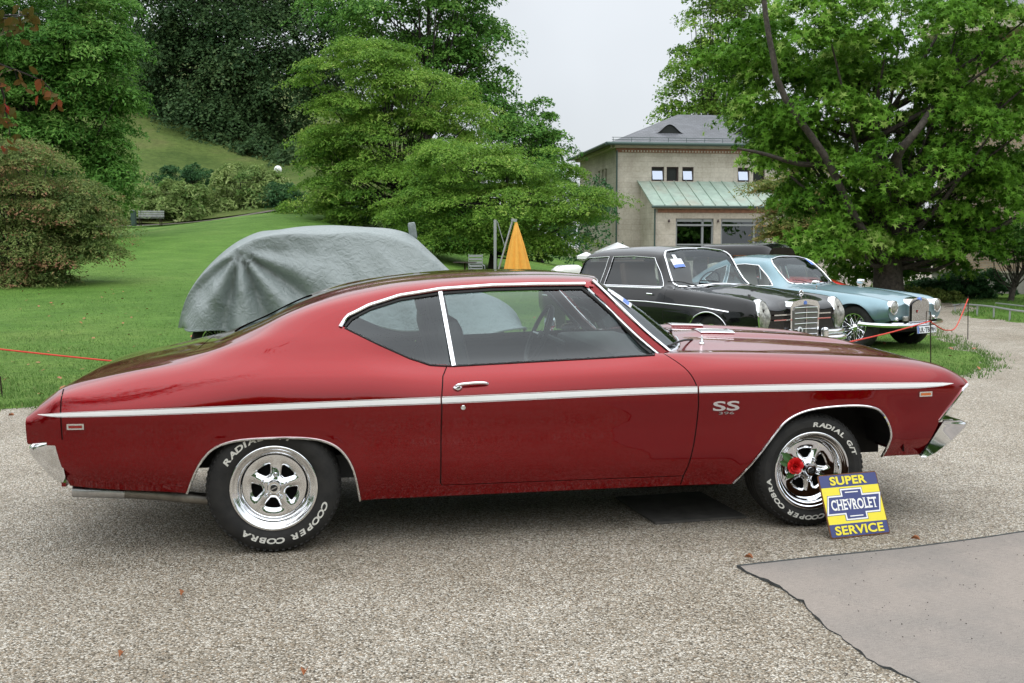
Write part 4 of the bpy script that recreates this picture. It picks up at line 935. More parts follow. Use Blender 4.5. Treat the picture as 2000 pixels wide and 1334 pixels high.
def place_leaves(C, Nrm, size, shape, rnd):
    """one small leaf mesh per centre, its face roughly along Nrm"""
    V, Fc = leaf_shape(shape); n = len(C)
    Nrm = Nrm / np.maximum(np.linalg.norm(Nrm, axis=1, keepdims=True), 1e-9)
    r = rnd.normal(0, 1, (n, 3)); t = np.cross(Nrm, r); t /= np.maximum(np.linalg.norm(t, axis=1, keepdims=True), 1e-9); b = np.cross(Nrm, t)
    s = size * rnd.uniform(.65, 1.3, n)
    W = C[:, None] + s[:, None, None] * (V[None, :, 0:1] * t[:, None] + V[None, :, 1:2] * b[:, None] + V[None, :, 2:3] * Nrm[:, None])
    Fa = (Fc[None] + (np.arange(n) * len(V))[:, None, None]).reshape(-1, 3)
    return W.reshape(-1, 3), Fa, len(Fc)
def crown_pads(blobs, n_pads, rnd, shell=.55):
    vol = np.array([b[3] * b[4] * b[5] for b in blobs]) ** .7; k = rnd.choice(len(blobs), n_pads, p=vol / vol.sum())
    d = rnd.normal(0, 1, (n_pads, 3)); d /= np.linalg.norm(d, axis=1, keepdims=True)
    r = shell + (1 - shell) * rnd.uniform(0, 1, n_pads) ** .6
    B = np.array(blobs)[k]; return B[:, :3] + d * r[:, None] * B[:, 3:6], d
def make_tree(name, label, base, blobs, m, n_pads=120, pad_r=1.0, pad_h=.35, per_pad=260, leaf=.16, shape='quad', trunk_r=.25, seed=1, bark='bark', up=.7, droop=.25, cat='tree', group=None, limbs=None, hang=0., shell=.55, tip=.0):
    rnd = np.random.RandomState(seed); base = np.asarray(base, float)
    root = empty(name, base, 0, label, cat, group)
    bl = [np.asarray(b, float) for b in blobs]
    pads, dirs = crown_pads(bl, n_pads, rnd, shell)
    cc = np.mean([b[:3] for b in bl], 0)
    zmax = max(b[2] + b[5] for b in bl)
    # leaves
    npts = n_pads * per_pad; pi = np.repeat(np.arange(n_pads), per_pad)
    sz = rnd.uniform(.55, 1.35, n_pads)[pi] * pad_r
    a = rnd.uniform(0, 2 * math.pi, npts); rr = np.sqrt(rnd.uniform(0, 1, npts))
    lob = 1 + .35 * np.sin(a * 3 + pi * 1.7) + .2 * np.sin(a * 5 + pi * 2.9)
    L = np.c_[np.cos(a) * rr * lob * sz, np.sin(a) * rr * lob * sz, pad_h * sz * (.5 - rr ** 2 * (1 + droop)) + rnd.normal(0, pad_h * .28, npts) * sz]
    tl = np.c_[dirs[:, 0], dirs[:, 1]][pi] * .25
    L[:, 2] -= (L[:, 0] * tl[:, 0] + L[:, 1] * tl[:, 1])
    C = pads[pi] + L
    nrm = np.c_[L[:, :2] / np.maximum(sz, .01)[:, None] * .5, np.full(npts, up)] + rnd.normal(0, .45, (npts, 3)) + dirs[pi] * .25
    if hang: nrm = nrm + rnd.normal(0, hang, (npts, 3))
    V, Fa, k = place_leaves(C, nrm, leaf, shape, rnd)
    hgt = (C[:, 2] - C[:, 2].min()) / max(np.ptp(C[:, 2]), .1)
    padt = rnd.normal(0, .16, n_pads)[pi]
    tint = np.clip(rnd.normal(.42, .17, npts) + padt + tip * (rr > .75), 0, 1)
    cr = mk('crown', V - base, Fa, m, root, False, tint=np.repeat(tint, k)); cr['kind'] = 'stuff'
    # trunk and limbs
    mb = MB(); top = np.array([cc[0], cc[1], base[2] + (zmax - base[2]) * .72])
    fork = base + (top - base) * .3 + np.array([rnd.normal(0, .1), rnd.normal(0, .1), 0])
    path = smoothpath([base - np.array([0, 0, .3]), base + (fork - base) * .5, fork, fork + (top - fork) * .5 + rnd.normal(0, .25, 3), top], 14)
    mb.tube(path, np.interp(np.linspace(0, 1, 14), [0, .08, .4, 1], [1.5, 1.05, .8, .15]) * trunk_r, 10)
    for q in (limbs or []):
        pth = smoothpath([p[:3] for p in q], 16); mb.tube(pth, np.interp(np.linspace(0, 1, 16), np.linspace(0, 1, len(q)), [p[3] for p in q]), 9)
    for i in rnd.permutation(n_pads)[:min(n_pads, 90)]:
        e = pads[i]; k0 = rnd.uniform(.25, .9); j = int(k0 * 13); s0 = path[j]
        if s0[2] > e[2] + .5: s0 = path[max(3, int(j * .5))]
        mid = s0 + (e - s0) * .5 + np.array([0, 0, -.06 * np.linalg.norm(e - s0)]) + rnd.normal(0, .12, 3)
        pth = smoothpath([s0, mid, e], 7); mb.tube(pth, np.linspace(1, .18, 7) * trunk_r * .22, 5)
    mb.V = [v - base for v in mb.V]
    mb.build('trunk', bark, root, True, 60)
    return root
def blob(px, py, Y, rx, rz, ry=None):
    c = at(px, py, Y); s = Y / F; return (*c, rx * s, (ry if ry is not None else rx * s * .8), rz * s)
def base_at(px, Y):
    x = (px - 1000) / F * Y; return (x, Y, float(gz(x, Y)))
def bush(name, label, px, py, Y, blobs, m, leaf=.12, n_pads=60, pad_r=.5, per_pad=160, seed=1, shape='quad', group=None, cat='bush', **kw):
    return make_tree(name, label, base_at(px, Y), blobs, m, n_pads, pad_r, .5, per_pad, leaf, shape, .07, seed, 'bark_dark', .6, .4, cat, group, **kw)
def trees():
    G = 'trees around the lawn and hill'
    # left: tall fresh green tree
    make_tree('leafy_tree', 'tall fresh green tree at far left with layered drooping branches', base_at(110, 47), [blob(90, 60, 47, 170, 150), blob(170, 130, 47, 105, 110), blob(60, 230, 47, 150, 140), blob(170, 270, 47, 90, 110), blob(20, 330, 47, 120, 90), blob(215, 340, 46, 50, 70), blob(-60, 150, 47, 160, 260), blob(160, 385, 47, 75, 40), blob(225, 170, 47, 50, 60), blob(120, 330, 47, 100, 60), blob(190, 60, 47, 60, 60)],
              'leaf_mid', 400, 1.0, .34, 380, .195, 'long', .30, 11, 'bark_dark', droop=.5, group=G)
    # dark beech wood on the hill
    make_tree('beech_tree', 'huge dark evergreen-looking tree on the hill crest behind the slope', base_at(450, 100), [blob(430, 60, 100, 170, 130, 5), blob(520, 130, 98, 120, 120, 5), blob(360, 150, 99, 100, 110, 5), blob(600, 60, 100, 85, 90, 4), blob(480, -60, 100, 180, 120, 5), blob(420, 235, 96, 110, 55, 4), blob(540, 255, 94, 75, 55, 3), blob(310, 60, 100, 70, 120, 5), blob(470, 230, 98, 90, 50, 4), blob(570, 200, 96, 70, 60, 4), blob(330, 215, 99, 70, 45, 4), blob(640, 140, 97, 50, 60, 3), blob(450, 120, 97, 80, 60, 4)],
              'leaf_dark', 420, 2.0, .6, 280, .32, 'quad', .55, 12, 'bark_dark', droop=.5, group=G)
    make_tree('beech_tree', 'dark tree filling the gap above the fresh green tree at far left', base_at(200, 112), [blob(120, 20, 112, 190, 170, 6), blob(280, 40, 110, 90, 200, 5), blob(-20, 100, 112, 130, 200, 6), blob(240, 200, 108, 70, 70, 3)], 'leaf_dark', 150, 2.3, .5, 150, .45, 'quad', .5, 13, 'bark_dark', group=G)
    make_tree('oak_tree', 'tall dark green tree rising behind the middle tree against the sky', base_at(820, 88), [blob(840, 30, 88, 150, 80, 5), blob(930, 60, 88, 75, 75, 4), blob(900, 140, 88, 85, 70, 4), blob(740, 60, 88, 80, 90, 4), blob(860, -60, 88, 120, 80, 5), blob(955, 130, 88, 45, 55, 3), blob(650, 30, 92, 60, 60, 3)], 'leaf_mid', 190, 1.5, .45, 210, .30, 'quad', .5, 14, 'bark_dark', group=G)
    make_tree('hornbeam_tree', 'broad light green tree with layered boughs in the middle of the lawn', base_at(790, 55), [blob(700, 150, 55, 120, 70, 3), blob(810, 190, 55, 130, 70, 3), blob(665, 240, 55, 80, 75, 3), blob(760, 280, 55, 160, 80, 3.5), blob(900, 240, 55, 70, 60, 2.5), blob(655, 330, 55, 65, 60, 3), blob(740, 370, 54, 150, 60, 3.5), blob(880, 340, 54, 90, 70, 3), blob(740, 110, 55, 80, 30, 2), blob(665, 400, 54, 50, 40, 2.5)],
              'leaf_bright', 330, 1.05, .24, 420, .155, 'long', .32, 15, 'bark_dark', droop=.35, tip=.12, group=G)
    make_tree('spreading_tree', 'low spreading bright green tree behind the orange parasol', base_at(960, 46), [blob(920, 330, 46, 120, 50, 2.4), blob(1020, 330, 46, 110, 45, 2.4), blob(860, 400, 46, 110, 55, 2.4), blob(1000, 400, 45, 160, 50, 2.6), blob(1120, 395, 45, 85, 38, 2.2), blob(900, 460, 46, 130, 40, 2.4), blob(1040, 460, 46, 110, 45, 2.4), blob(880, 300, 46, 60, 25, 1.6), blob(1185, 420, 44, 35, 25, 1.2)],
              'leaf_bright', 270, .85, .22, 400, .13, 'long', .20, 16, 'bark_dark', droop=.35, tip=.1, group=G)
    make_tree('round_tree', 'rounded dense green tree beside the stone building roof', base_at(1045, 84), [blob(1030, 240, 84, 60, 45, 3), blob(1075, 280, 84, 40, 40, 2.5), blob(1000, 290, 84, 70, 60, 3), blob(1060, 330, 83, 45, 50, 2.5), blob(960, 230, 85, 50, 40, 2), blob(1060, 205, 84, 25, 12, 1)], 'leaf_mid', 110, 1.0, .5, 190, .24, 'quad', .3, 17, 'bark_dark', group=G)
    make_tree('understory_tree', 'dark green thicket under the middle trees left of the building', base_at(1060, 62), [blob(1000, 440, 62, 120, 60, 3), blob(1110, 450, 62, 60, 60, 2.5), blob(860, 450, 60, 100, 60, 3), blob(760, 440, 58, 90, 50, 3), blob(1150, 380, 70, 30, 60, 2)], 'leaf_blue', 120, 1.0, .5, 170, .22, 'quad', .2, 18, 'bark_dark', group=G)
    make_tree('poplar_tree', 'tall light green tree rising behind the slate roof', base_at(1400, 112), [blob(1400, 60, 112, 85, 80, 4), blob(1380, 150, 112, 75, 70, 4), blob(1440, 200, 112, 80, 45, 4), blob(1340, 200, 112, 50, 40, 3), blob(1460, 60, 112, 80, 120, 4), blob(1330, 130, 112, 30, 25, 2), blob(1420, -40, 112, 80, 60, 4), blob(1310, 225, 112, 30, 18, 2)], 'leaf_bright', 150, 1.5, .5, 170, .34, 'quad', .45, 19, 'bark', group=G)
    # small ochre maple near the building
    make_tree('maple_tree', 'yellow-green small maple between the building and the star-leaved tree', base_at(1540, 52), [blob(1590, 350, 52, 70, 40, 2), blob(1545, 385, 52, 55, 32, 1.6), blob(1535, 430, 51, 45, 28, 1.2), blob(1620, 420, 52, 70, 50, 2), blob(1520, 452, 51, 30, 18, 1.0), blob(1500, 362, 51, 26, 13, 1), blob(1600, 470, 52, 60, 30, 1.6)], 'leaf_ochre', 170, .8, .2, 240, .16, 'long', .12, 20, 'bark_dark', droop=.4, tip=.25, group=G)
    # the star-leaved tree at right
    J = 30.; b = base_at(1738, J); P_ = lambda x, y, d=0, r=.1: (*at(x, y, J + d), r)
    limbs = [[P_(1737, 545, 0, .30), P_(1726, 500, -.5, .17), P_(1690, 460, -1.1, .12), P_(1655, 395, -1.4, .105), P_(1622, 325, -1.6, .10), P_(1598, 285, -1.7, .096), P_(1562, 235, -1.75, .092), P_(1522, 170, -1.8, .086), P_(1510, 110, -1.8, .08), P_(1498, 50, -1.8, .072), P_(1490, -20, -1.8, .065)],
             [P_(1745, 470, 0, .30), P_(1760, 380, -.8, .20), P_(1750, 310, -1.6, .14), P_(1795, 250, -2.0, .09), P_(1840, 180, -.4, .1), P_(1880, 90, -.4, .07)],
             [P_(1760, 420, .2, .16), P_(1850, 420, -.3, .1), P_(1930, 450, -.8, .07), P_(1990, 420, -1, .05)],
             [P_(1765, 380, .2, .18), P_(1850, 320, .2, .13), P_(1910, 260, 0, .1), P_(1955, 195, 0, .07)],
             [P_(1620, 320, -.8, .10), P_(1560, 320, -1.2, .07), P_(1490, 300, -1.4, .05), P_(1440, 290, -1.5, .03)]]
    make_tree('star_leaf_tree', 'large tree with star-shaped leaves behind the blue car', b, [blob(1600, 60, J, 150, 90, 2.6), blob(1780, 60, J, 170, 100, 2.8), blob(1930, 100, J, 110, 130, 2.6), blob(1560, 190, J, 130, 80, 2.2), blob(1720, 200, J, 160, 90, 2.8), blob(1880, 230, J, 130, 90, 2.6), blob(1512, 285, J, 55, 36, 1.1), blob(1690, 330, J, 120, 80, 2.4), blob(1830, 350, J, 120, 80, 2.4), blob(1940, 370, J, 70, 70, 1.8), blob(1640, 440, J, 100, 50, 2), blob(1780, 440, J, 110, 55, 2), blob(1880, 450, J, 60, 40, 1.4), blob(1600, 480, J - 1, 80, 28, 1.4), blob(1670, 515, J + 1.6, 60, 30, .9), blob(1810, 515, J + 1.6, 55, 35, .9), blob(1530, 235, J, 50, 45, 1.2), blob(1482, 310, J, 28, 24, .9), blob(1570, 290, J, 65, 55, 1.6), blob(1590, 380, J, 60, 45, 1.6), blob(1420, 100, J, 70, 60, 1.2), blob(1432, 312, J, 20, 14, .5)],
              'leaf_gum', 430, .62, .42, 150, .195, 'star', .42, 21, 'bark', up=.55, droop=.6, limbs=limbs, group=G, hang=.3, tip=.12)
    # small street tree at right edge
    make_tree('young_tree', 'young thin-trunked tree in front of the brick wall at right edge', base_at(1971, 31), [blob(1965, 475, 31, 55, 28, .8), blob(1995, 450, 31, 45, 30, .8), blob(1935, 500, 31, 25, 14, .5), blob(2010, 495, 31, 30, 14, .6)], 'leaf_mid', 46, .42, .4, 120, .10, 'oval', .085, 22, 'bark', group=G, shell=.3)
    # bushes
    make_tree('japanese_maple', 'brownish green spreading Japanese maple at the left edge of the lawn', base_at(40, 27), [blob(40, 300, 27, 60, 30, 1.2), blob(60, 330, 27, 85, 45, 1.2), blob(115, 385, 27, 95, 45, 1.3), blob(165, 420, 27, 50, 40, 1.1), blob(30, 400, 27, 90, 55, 1.4), blob(160, 440, 27, 60, 45, 1.0), blob(60, 470, 27, 100, 45, 1.4), blob(190, 475, 27, 35, 30, .7), blob(20, 530, 27, 75, 30, 1.0), blob(110, 510, 26.6, 60, 22, .9), blob(-40, 400, 27, 80, 110, 1.5), blob(-10, 540, 26.8, 80, 30, 1.2), blob(70, 535, 26.6, 60, 18, .9), blob(150, 500, 26.8, 55, 25, .9)],
              'leaf_maple', 200, .56, .30, 420, .085, 'long', .12, 23, 'bark_dark', droop=.5, tip=.25, shell=.72, group=G)
    BG = 'rhododendron bushes below the hill'
    bush('rhododendron_bush', 'wide light-leaved rhododendron behind the park bench', 315, 430, 69, [blob(330, 390, 69, 65, 35, 1.8), blob(280, 400, 69, 50, 35, 1.6), blob(370, 395, 69, 35, 35, 1.4), blob(320, 420, 68, 80, 18, 1.4)], 'leaf_rhodo', .27, 110, .6, 150, 31, 'long', BG, shell=.75)
    bush('rhododendron_bush', 'small dark round bush above the bench rhododendron', 390, 370, 74, [blob(388, 345, 74, 28, 28, 1.1), blob(340, 345, 75, 40, 18, 1.2)], 'leaf_blue', .2, 40, .5, 150, 32, 'long', BG, shell=.75)
    bush('rhododendron_bush', 'pale domed rhododendron left of the white globe lamp', 480, 420, 72, [blob(475, 360, 72, 55, 45, 1.8), blob(525, 375, 72, 45, 38, 1.6), blob(440, 390, 72, 30, 30, 1.2), blob(490, 400, 71, 70, 22, 1.5)], 'leaf_rhodo', .27, 100, .6, 150, 33, 'long', BG, shell=.75)
    bush('dark_shrub', 'dark shrub beneath the white globe lamp', 550, 420, 70, [blob(550, 385, 70, 30, 38, 1.1), blob(575, 400, 70, 30, 30, 1.)], 'leaf_blue', .2, 40, .6, 140, 34, 'long', BG)
    bush('low_shrub', 'bright low shrub at the top edge of the lawn left of the covered car', 600, 440, 58, [blob(590, 415, 58, 55, 28, 1.4), blob(640, 425, 58, 50, 26, 1.4), blob(560, 425, 58, 25, 16, .8)], 'leaf_bright', .16, 60, .6, 160, 35, 'long', BG)
    for i, (px, py, Y, r1, r2) in enumerate([(330, 270, 96, 50, 30), (420, 290, 93, 50, 28), (500, 305, 91, 50, 30), (565, 320, 89, 40, 35), (270, 250, 98, 45, 35)]):
        bush('thicket_shrub', ['dark thicket at the upper left corner of the grass slope', 'dark thicket along the middle of the slope top', 'dark thicket above the pale rhododendron', 'dark thicket behind the white globe lamp', 'dark thicket at the left end of the slope top'][i], px, py + 25, Y, [blob(px, py, Y, r1, r2, 2)], 'leaf_dark', .34, 30, 1.3, 130, 40 + i, group='thickets at the top of the slope')
    bush('boxwood_hedge', 'low dark green hedge in front of the brick wall', 1885, 575, 32.5, [blob(1840, 560, 32.5, 40, 22, .7), blob(1880, 553, 32.5, 45, 26, .8), blob(1925, 553, 32.5, 40, 26, .8), blob(1955, 568, 32.5, 20, 16, .5), blob(1800, 562, 33, 30, 16, .5)], 'leaf_blue', .09, 90, .28, 170, 36, 'oval', None, 'hedge', shell=.6)
    bush('yellow_groundcover', 'yellow-green low planting left of the hedge', 1790, 580, 30.5, [blob(1785, 572, 30.5, 55, 9, .6), blob(1840, 578, 30.5, 35, 7, .5)], 'leaf_ochre', .08, 40, .25, 120, 37, 'oval', None, 'plant', shell=.3)
    # park trees that ring the yard behind the photographer (they show in the cars' reflections)
    for i, (x, y, h, r) in enumerate([(-34, -26, 12, 8), (-19, -30, 13.5, 8), (-4, -32, 12, 8), (11, -30, 14, 8.5), (26, -27, 12, 8), (40, -16, 12, 9), (-46, -10, 12, 9), (46, 6, 13, 8), (-44, 12, 13, 7)]):
        make_tree('park_tree', 'park tree %s, out of the picture behind the photographer' % ['far left rear', 'left rear', 'straight behind', 'right rear', 'further right rear', 'right of the yard', 'left of the yard', 'far right side', 'far left side'][i], (x, y, 0), [(x, y, h * .45, r, r, h * .38), (x + 2, y + 1, h * .72, r * .7, r * .7, h * .26), (x - 2, y, h * .25, r * .8, r * .8, h * .2)], 'leaf_mid', 110, 2.4, .5, 70, .85, 'quad', .4, 70 + i, 'bark_dark', group='park trees behind the photographer')
    # copper beech hanging over the yard from the left, behind and above the camera
    rb = (-6.3, 1.2, 0.)
    t = make_tree('copper_beech', 'red-leaved beech whose twig hangs in at the top left corner', rb, [(-3.9, 2.7, 6.2, 1.9, 2.0, .8), (-5.2, 2.6, 6.0, 2.2, 2.2, .9), (-6.6, 1.2, 6.6, 2.2, 2.0, .8), (-6.6, -1.0, 6.8, 2.2, 2.2, 1.0), (-7.5, 3.5, 5.4, 1.6, 1.8, .8)], 'leaf_autumn', 130, .6, .4, 110, .085, 'oval', .22, 50, 'bark', group=None)
    # its low twig, seen at the top left of the photograph
    r2 = np.random.RandomState(5); tw = MB(); C = []; 
    Yt = 4.2; bx = Vector(rb)
    twigs = [[(-90, -60), (-20, 20), (20, 30), (60, 25)], [(-60, 80), (-10, 120), (40, 140), (85, 160), (105, 185)], [(-20, 125), (5, 180), (12, 220), (20, 265)], [(-40, 10), (0, 35), (50, 30)]]
    for tq in twigs:
        pth = smoothpath([at(x, y, Yt + .1 * i) - np.array(rb) for i, (x, y) in enumerate(tq)], 14); tw.tube(pth, np.linspace(.006, .002, 14), 5)
        for p in pth[3:]:
            for _ in range(3): C.append(p + r2.normal(0, .028, 3) + np.array([0, 0, -.03]))
    tw.tube(smoothpath([np.array((-4.2, 2.2, 5.6)) - np.array(rb), np.array((-2.9, 3.6, 3.6)) - np.array(rb), at(-90, -60, Yt) - np.array(rb)], 10), .012, 6)
    tw.tube(smoothpath([np.array((-2.9, 3.6, 3.6)) - np.array(rb), at(-60, 80, Yt) - np.array(rb)], 6), .008, 6); tw.tube(smoothpath([at(-60, 80, Yt) - np.array(rb), at(-20, 125, Yt) - np.array(rb)], 4), .006, 6)
    tw.tube(smoothpath([at(-90, -60, Yt) - np.array(rb), at(-40, 10, Yt) - np.array(rb)], 4), .006, 6)
    tw.build('low_twig', 'bark_dark', t)
    C = np.array(C); V, Fa, k = place_leaves(C, np.c_[r2.normal(0, .6, len(C)), r2.normal(-.7, .4, len(C)), r2.normal(.2, .4, len(C))], .044, 'oval', r2)
    red_ = np.clip((C[:, 2] < np.median(C[:, 2])) * .35 + r2.normal(.25, .2, len(C)), 0, 1)
    lf = mk('twig_leaves', V, Fa, 'leaf_autumn', t, tint=np.repeat(red_, k)); lf['kind'] = 'stuff'
trees()
# ------------------------------------------------------------------ buildings
def masonry(name, c1, c2, joint, sx, sz, rough=.85):
    m, n, b = new_mat(name); t = node(n, 'ShaderNodeTexCoord'); sp = node(n, 'ShaderNodeSeparateXYZ'); lnk(n, t.outputs['Object'], sp.inputs[0])
    ad = node(n, 'ShaderNodeMath', operation='ADD'); lnk(n, sp.outputs[0], ad.inputs[0]); lnk(n, sp.outputs[1], ad.inputs[1])
    cb = node(n, 'ShaderNodeCombineXYZ'); lnk(n, ad.outputs[0], cb.inputs[0]); lnk(n, sp.outputs[2], cb.inputs[1])
    br = node(n, 'ShaderNodeTexBrick'); lnk(n, cb.outputs[0], br.inputs['Vector']); br.inputs['Scale'].default_value = 1
    br.inputs['Brick Width'].default_value = sx; br.inputs['Row Height'].default_value = sz; br.inputs['Mortar Size'].default_value = .012
    br.inputs['Color1'].default_value = (*c1, 1); br.inputs['Color2'].default_value = (*c2, 1); br.inputs['Mortar'].default_value = (*joint, 1)
    x = noise(n, .5, 6, .65); y = noise(n, 6, 4, .6)
    s1 = ramp(n, x.outputs['Fac'], [(.3, (.72, .70, .66)), (.65, (1.05, 1.04, 1.02))]); s2 = ramp(n, y.outputs['Fac'], [(.3, (.85,) * 3), (.7, (1.08,) * 3)])
    a = node(n, 'ShaderNodeVectorMath', operation='MULTIPLY'); lnk(n, br.outputs['Color'], a.inputs[0]); lnk(n, s1, a.inputs[1])
    c = node(n, 'ShaderNodeVectorMath', operation='MULTIPLY'); lnk(n, a.outputs[0], c.inputs[0]); lnk(n, s2, c.inputs[1])
    lnk(n, c.outputs[0], b.inputs['Base Color']); b.inputs['Roughness'].default_value = rough; b.inputs['Specular IOR Level'].default_value = .2
    bump(n, b, br.outputs['Fac'], .3, -.01); MATS[name] = m
masonry('sandstone', (.46, .43, .37), (.52, .49, .43), (.38, .355, .305), 1.3, .42)
masonry('pale_brick', (.36, .27, .19), (.42, .33, .24), (.36, .32, .27), .26, .085)
masonry('plinth_stone', (.30, .29, .27), (.33, .32, .30), (.24, .23, .21), 2.2, .8)
mat('brick_band', (.24, .12, .075), .85, var=.3, vscale=3)
mat('cornice_stone', (.42, .38, .31), .8, var=.15, vscale=1.5)
mat('gutter_green', (.05, .085, .075), .5, .3)
mat('window_frame', (.22, .24, .24), .5)
mat('window_dark', (.04, .022, .02), .5)
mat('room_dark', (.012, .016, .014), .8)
mat('pane_sky', (.42, .47, .56), .05, .85)
def slate():
    m, n, b = new_mat('slate'); t = node(n, 'ShaderNodeTexCoord'); br = node(n, 'ShaderNodeTexBrick'); lnk(n, t.outputs['Object'], br.inputs['Vector'])
    br.inputs['Scale'].default_value = 1; br.inputs['Brick Width'].default_value = .55; br.inputs['Row Height'].default_value = .28; br.inputs['Mortar Size'].default_value = .015
    br.inputs['Color1'].default_value = (.085, .09, .10, 1); br.inputs['Color2'].default_value = (.12, .125, .14, 1); br.inputs['Mortar'].default_value = (.05, .05, .055, 1)
    x = noise(n, .6, 5, .6); s = ramp(n, x.outputs['Fac'], [(.3, (.75,) * 3), (.7, (1.15,) * 3)])
    a = node(n, 'ShaderNodeVectorMath', operation='MULTIPLY'); lnk(n, br.outputs['Color'], a.inputs[0]); lnk(n, s, a.inputs[1]); lnk(n, a.outputs[0], b.inputs['Base Color'])
    b.inputs['Roughness'].default_value = .55; bump(n, b, br.outputs['Fac'], .5, -.02); MATS['slate'] = m
    m, n, b = new_mat('copper_patina'); x = noise(n, .35, 6, .65, dist=.6); y = noise(n, 1.6, 5, .65)
    c = ramp(n, x.outputs['Fac'], [(.30, (.25, .34, .28)), (.48, (.29, .37, .31)), (.60, (.29, .33, .27)), (.72, (.31, .27, .20))]); s = ramp(n, y.outputs['Fac'], [(.3, (.8,) * 3), (.7, (1.12,) * 3)])
    a = node(n, 'ShaderNodeVectorMath', operation='MULTIPLY'); lnk(n, c, a.inputs[0]); lnk(n, s, a.inputs[1]); lnk(n, a.outputs[0], b.inputs['Base Color']); b.inputs['Roughness'].default_value = .6; MATS['copper_patina'] = m
slate()
def wall(name, m, o, ex, w, h, ops, parent, depth=.3, z0=0.):
    """flat wall with reveals round its openings; o origin, ex unit direction, outward normal to the right of ex"""
    o = np.asarray(o, float); ex = np.asarray(ex, float); nn = np.array([ex[1], -ex[0], 0]); ez = np.array([0, 0, 1.])
    xs = sorted({0, w, *[v for q in ops for v in (q[0], q[1])]}); zs = sorted({z0, h, *[v for q in ops for v in (q[2], q[3])]}); mb = MB()
    for a, b in zip(xs[:-1], xs[1:]):
        for c, d in zip(zs[:-1], zs[1:]):
            if any(q[0] <= (a + b) / 2 <= q[1] and q[2] <= (c + d) / 2 <= q[3] for q in ops): continue
            mb.add([o + ex * a + ez * c, o + ex * b + ez * c, o + ex * b + ez * d, o + ex * a + ez * d], [(0, 1, 2, 3)])
    for q in ops:
        P = [o + ex * x + ez * z for x, z in ((q[0], q[2]), (q[1], q[2]), (q[1], q[3]), (q[0], q[3]))]; Q = [p - nn * depth for p in P]
        mb.add(P + Q, [(i, 4 + i, 4 + (i + 1) % 4, (i + 1) % 4) for i in range(4)])
    return mb.build(name, m, parent)
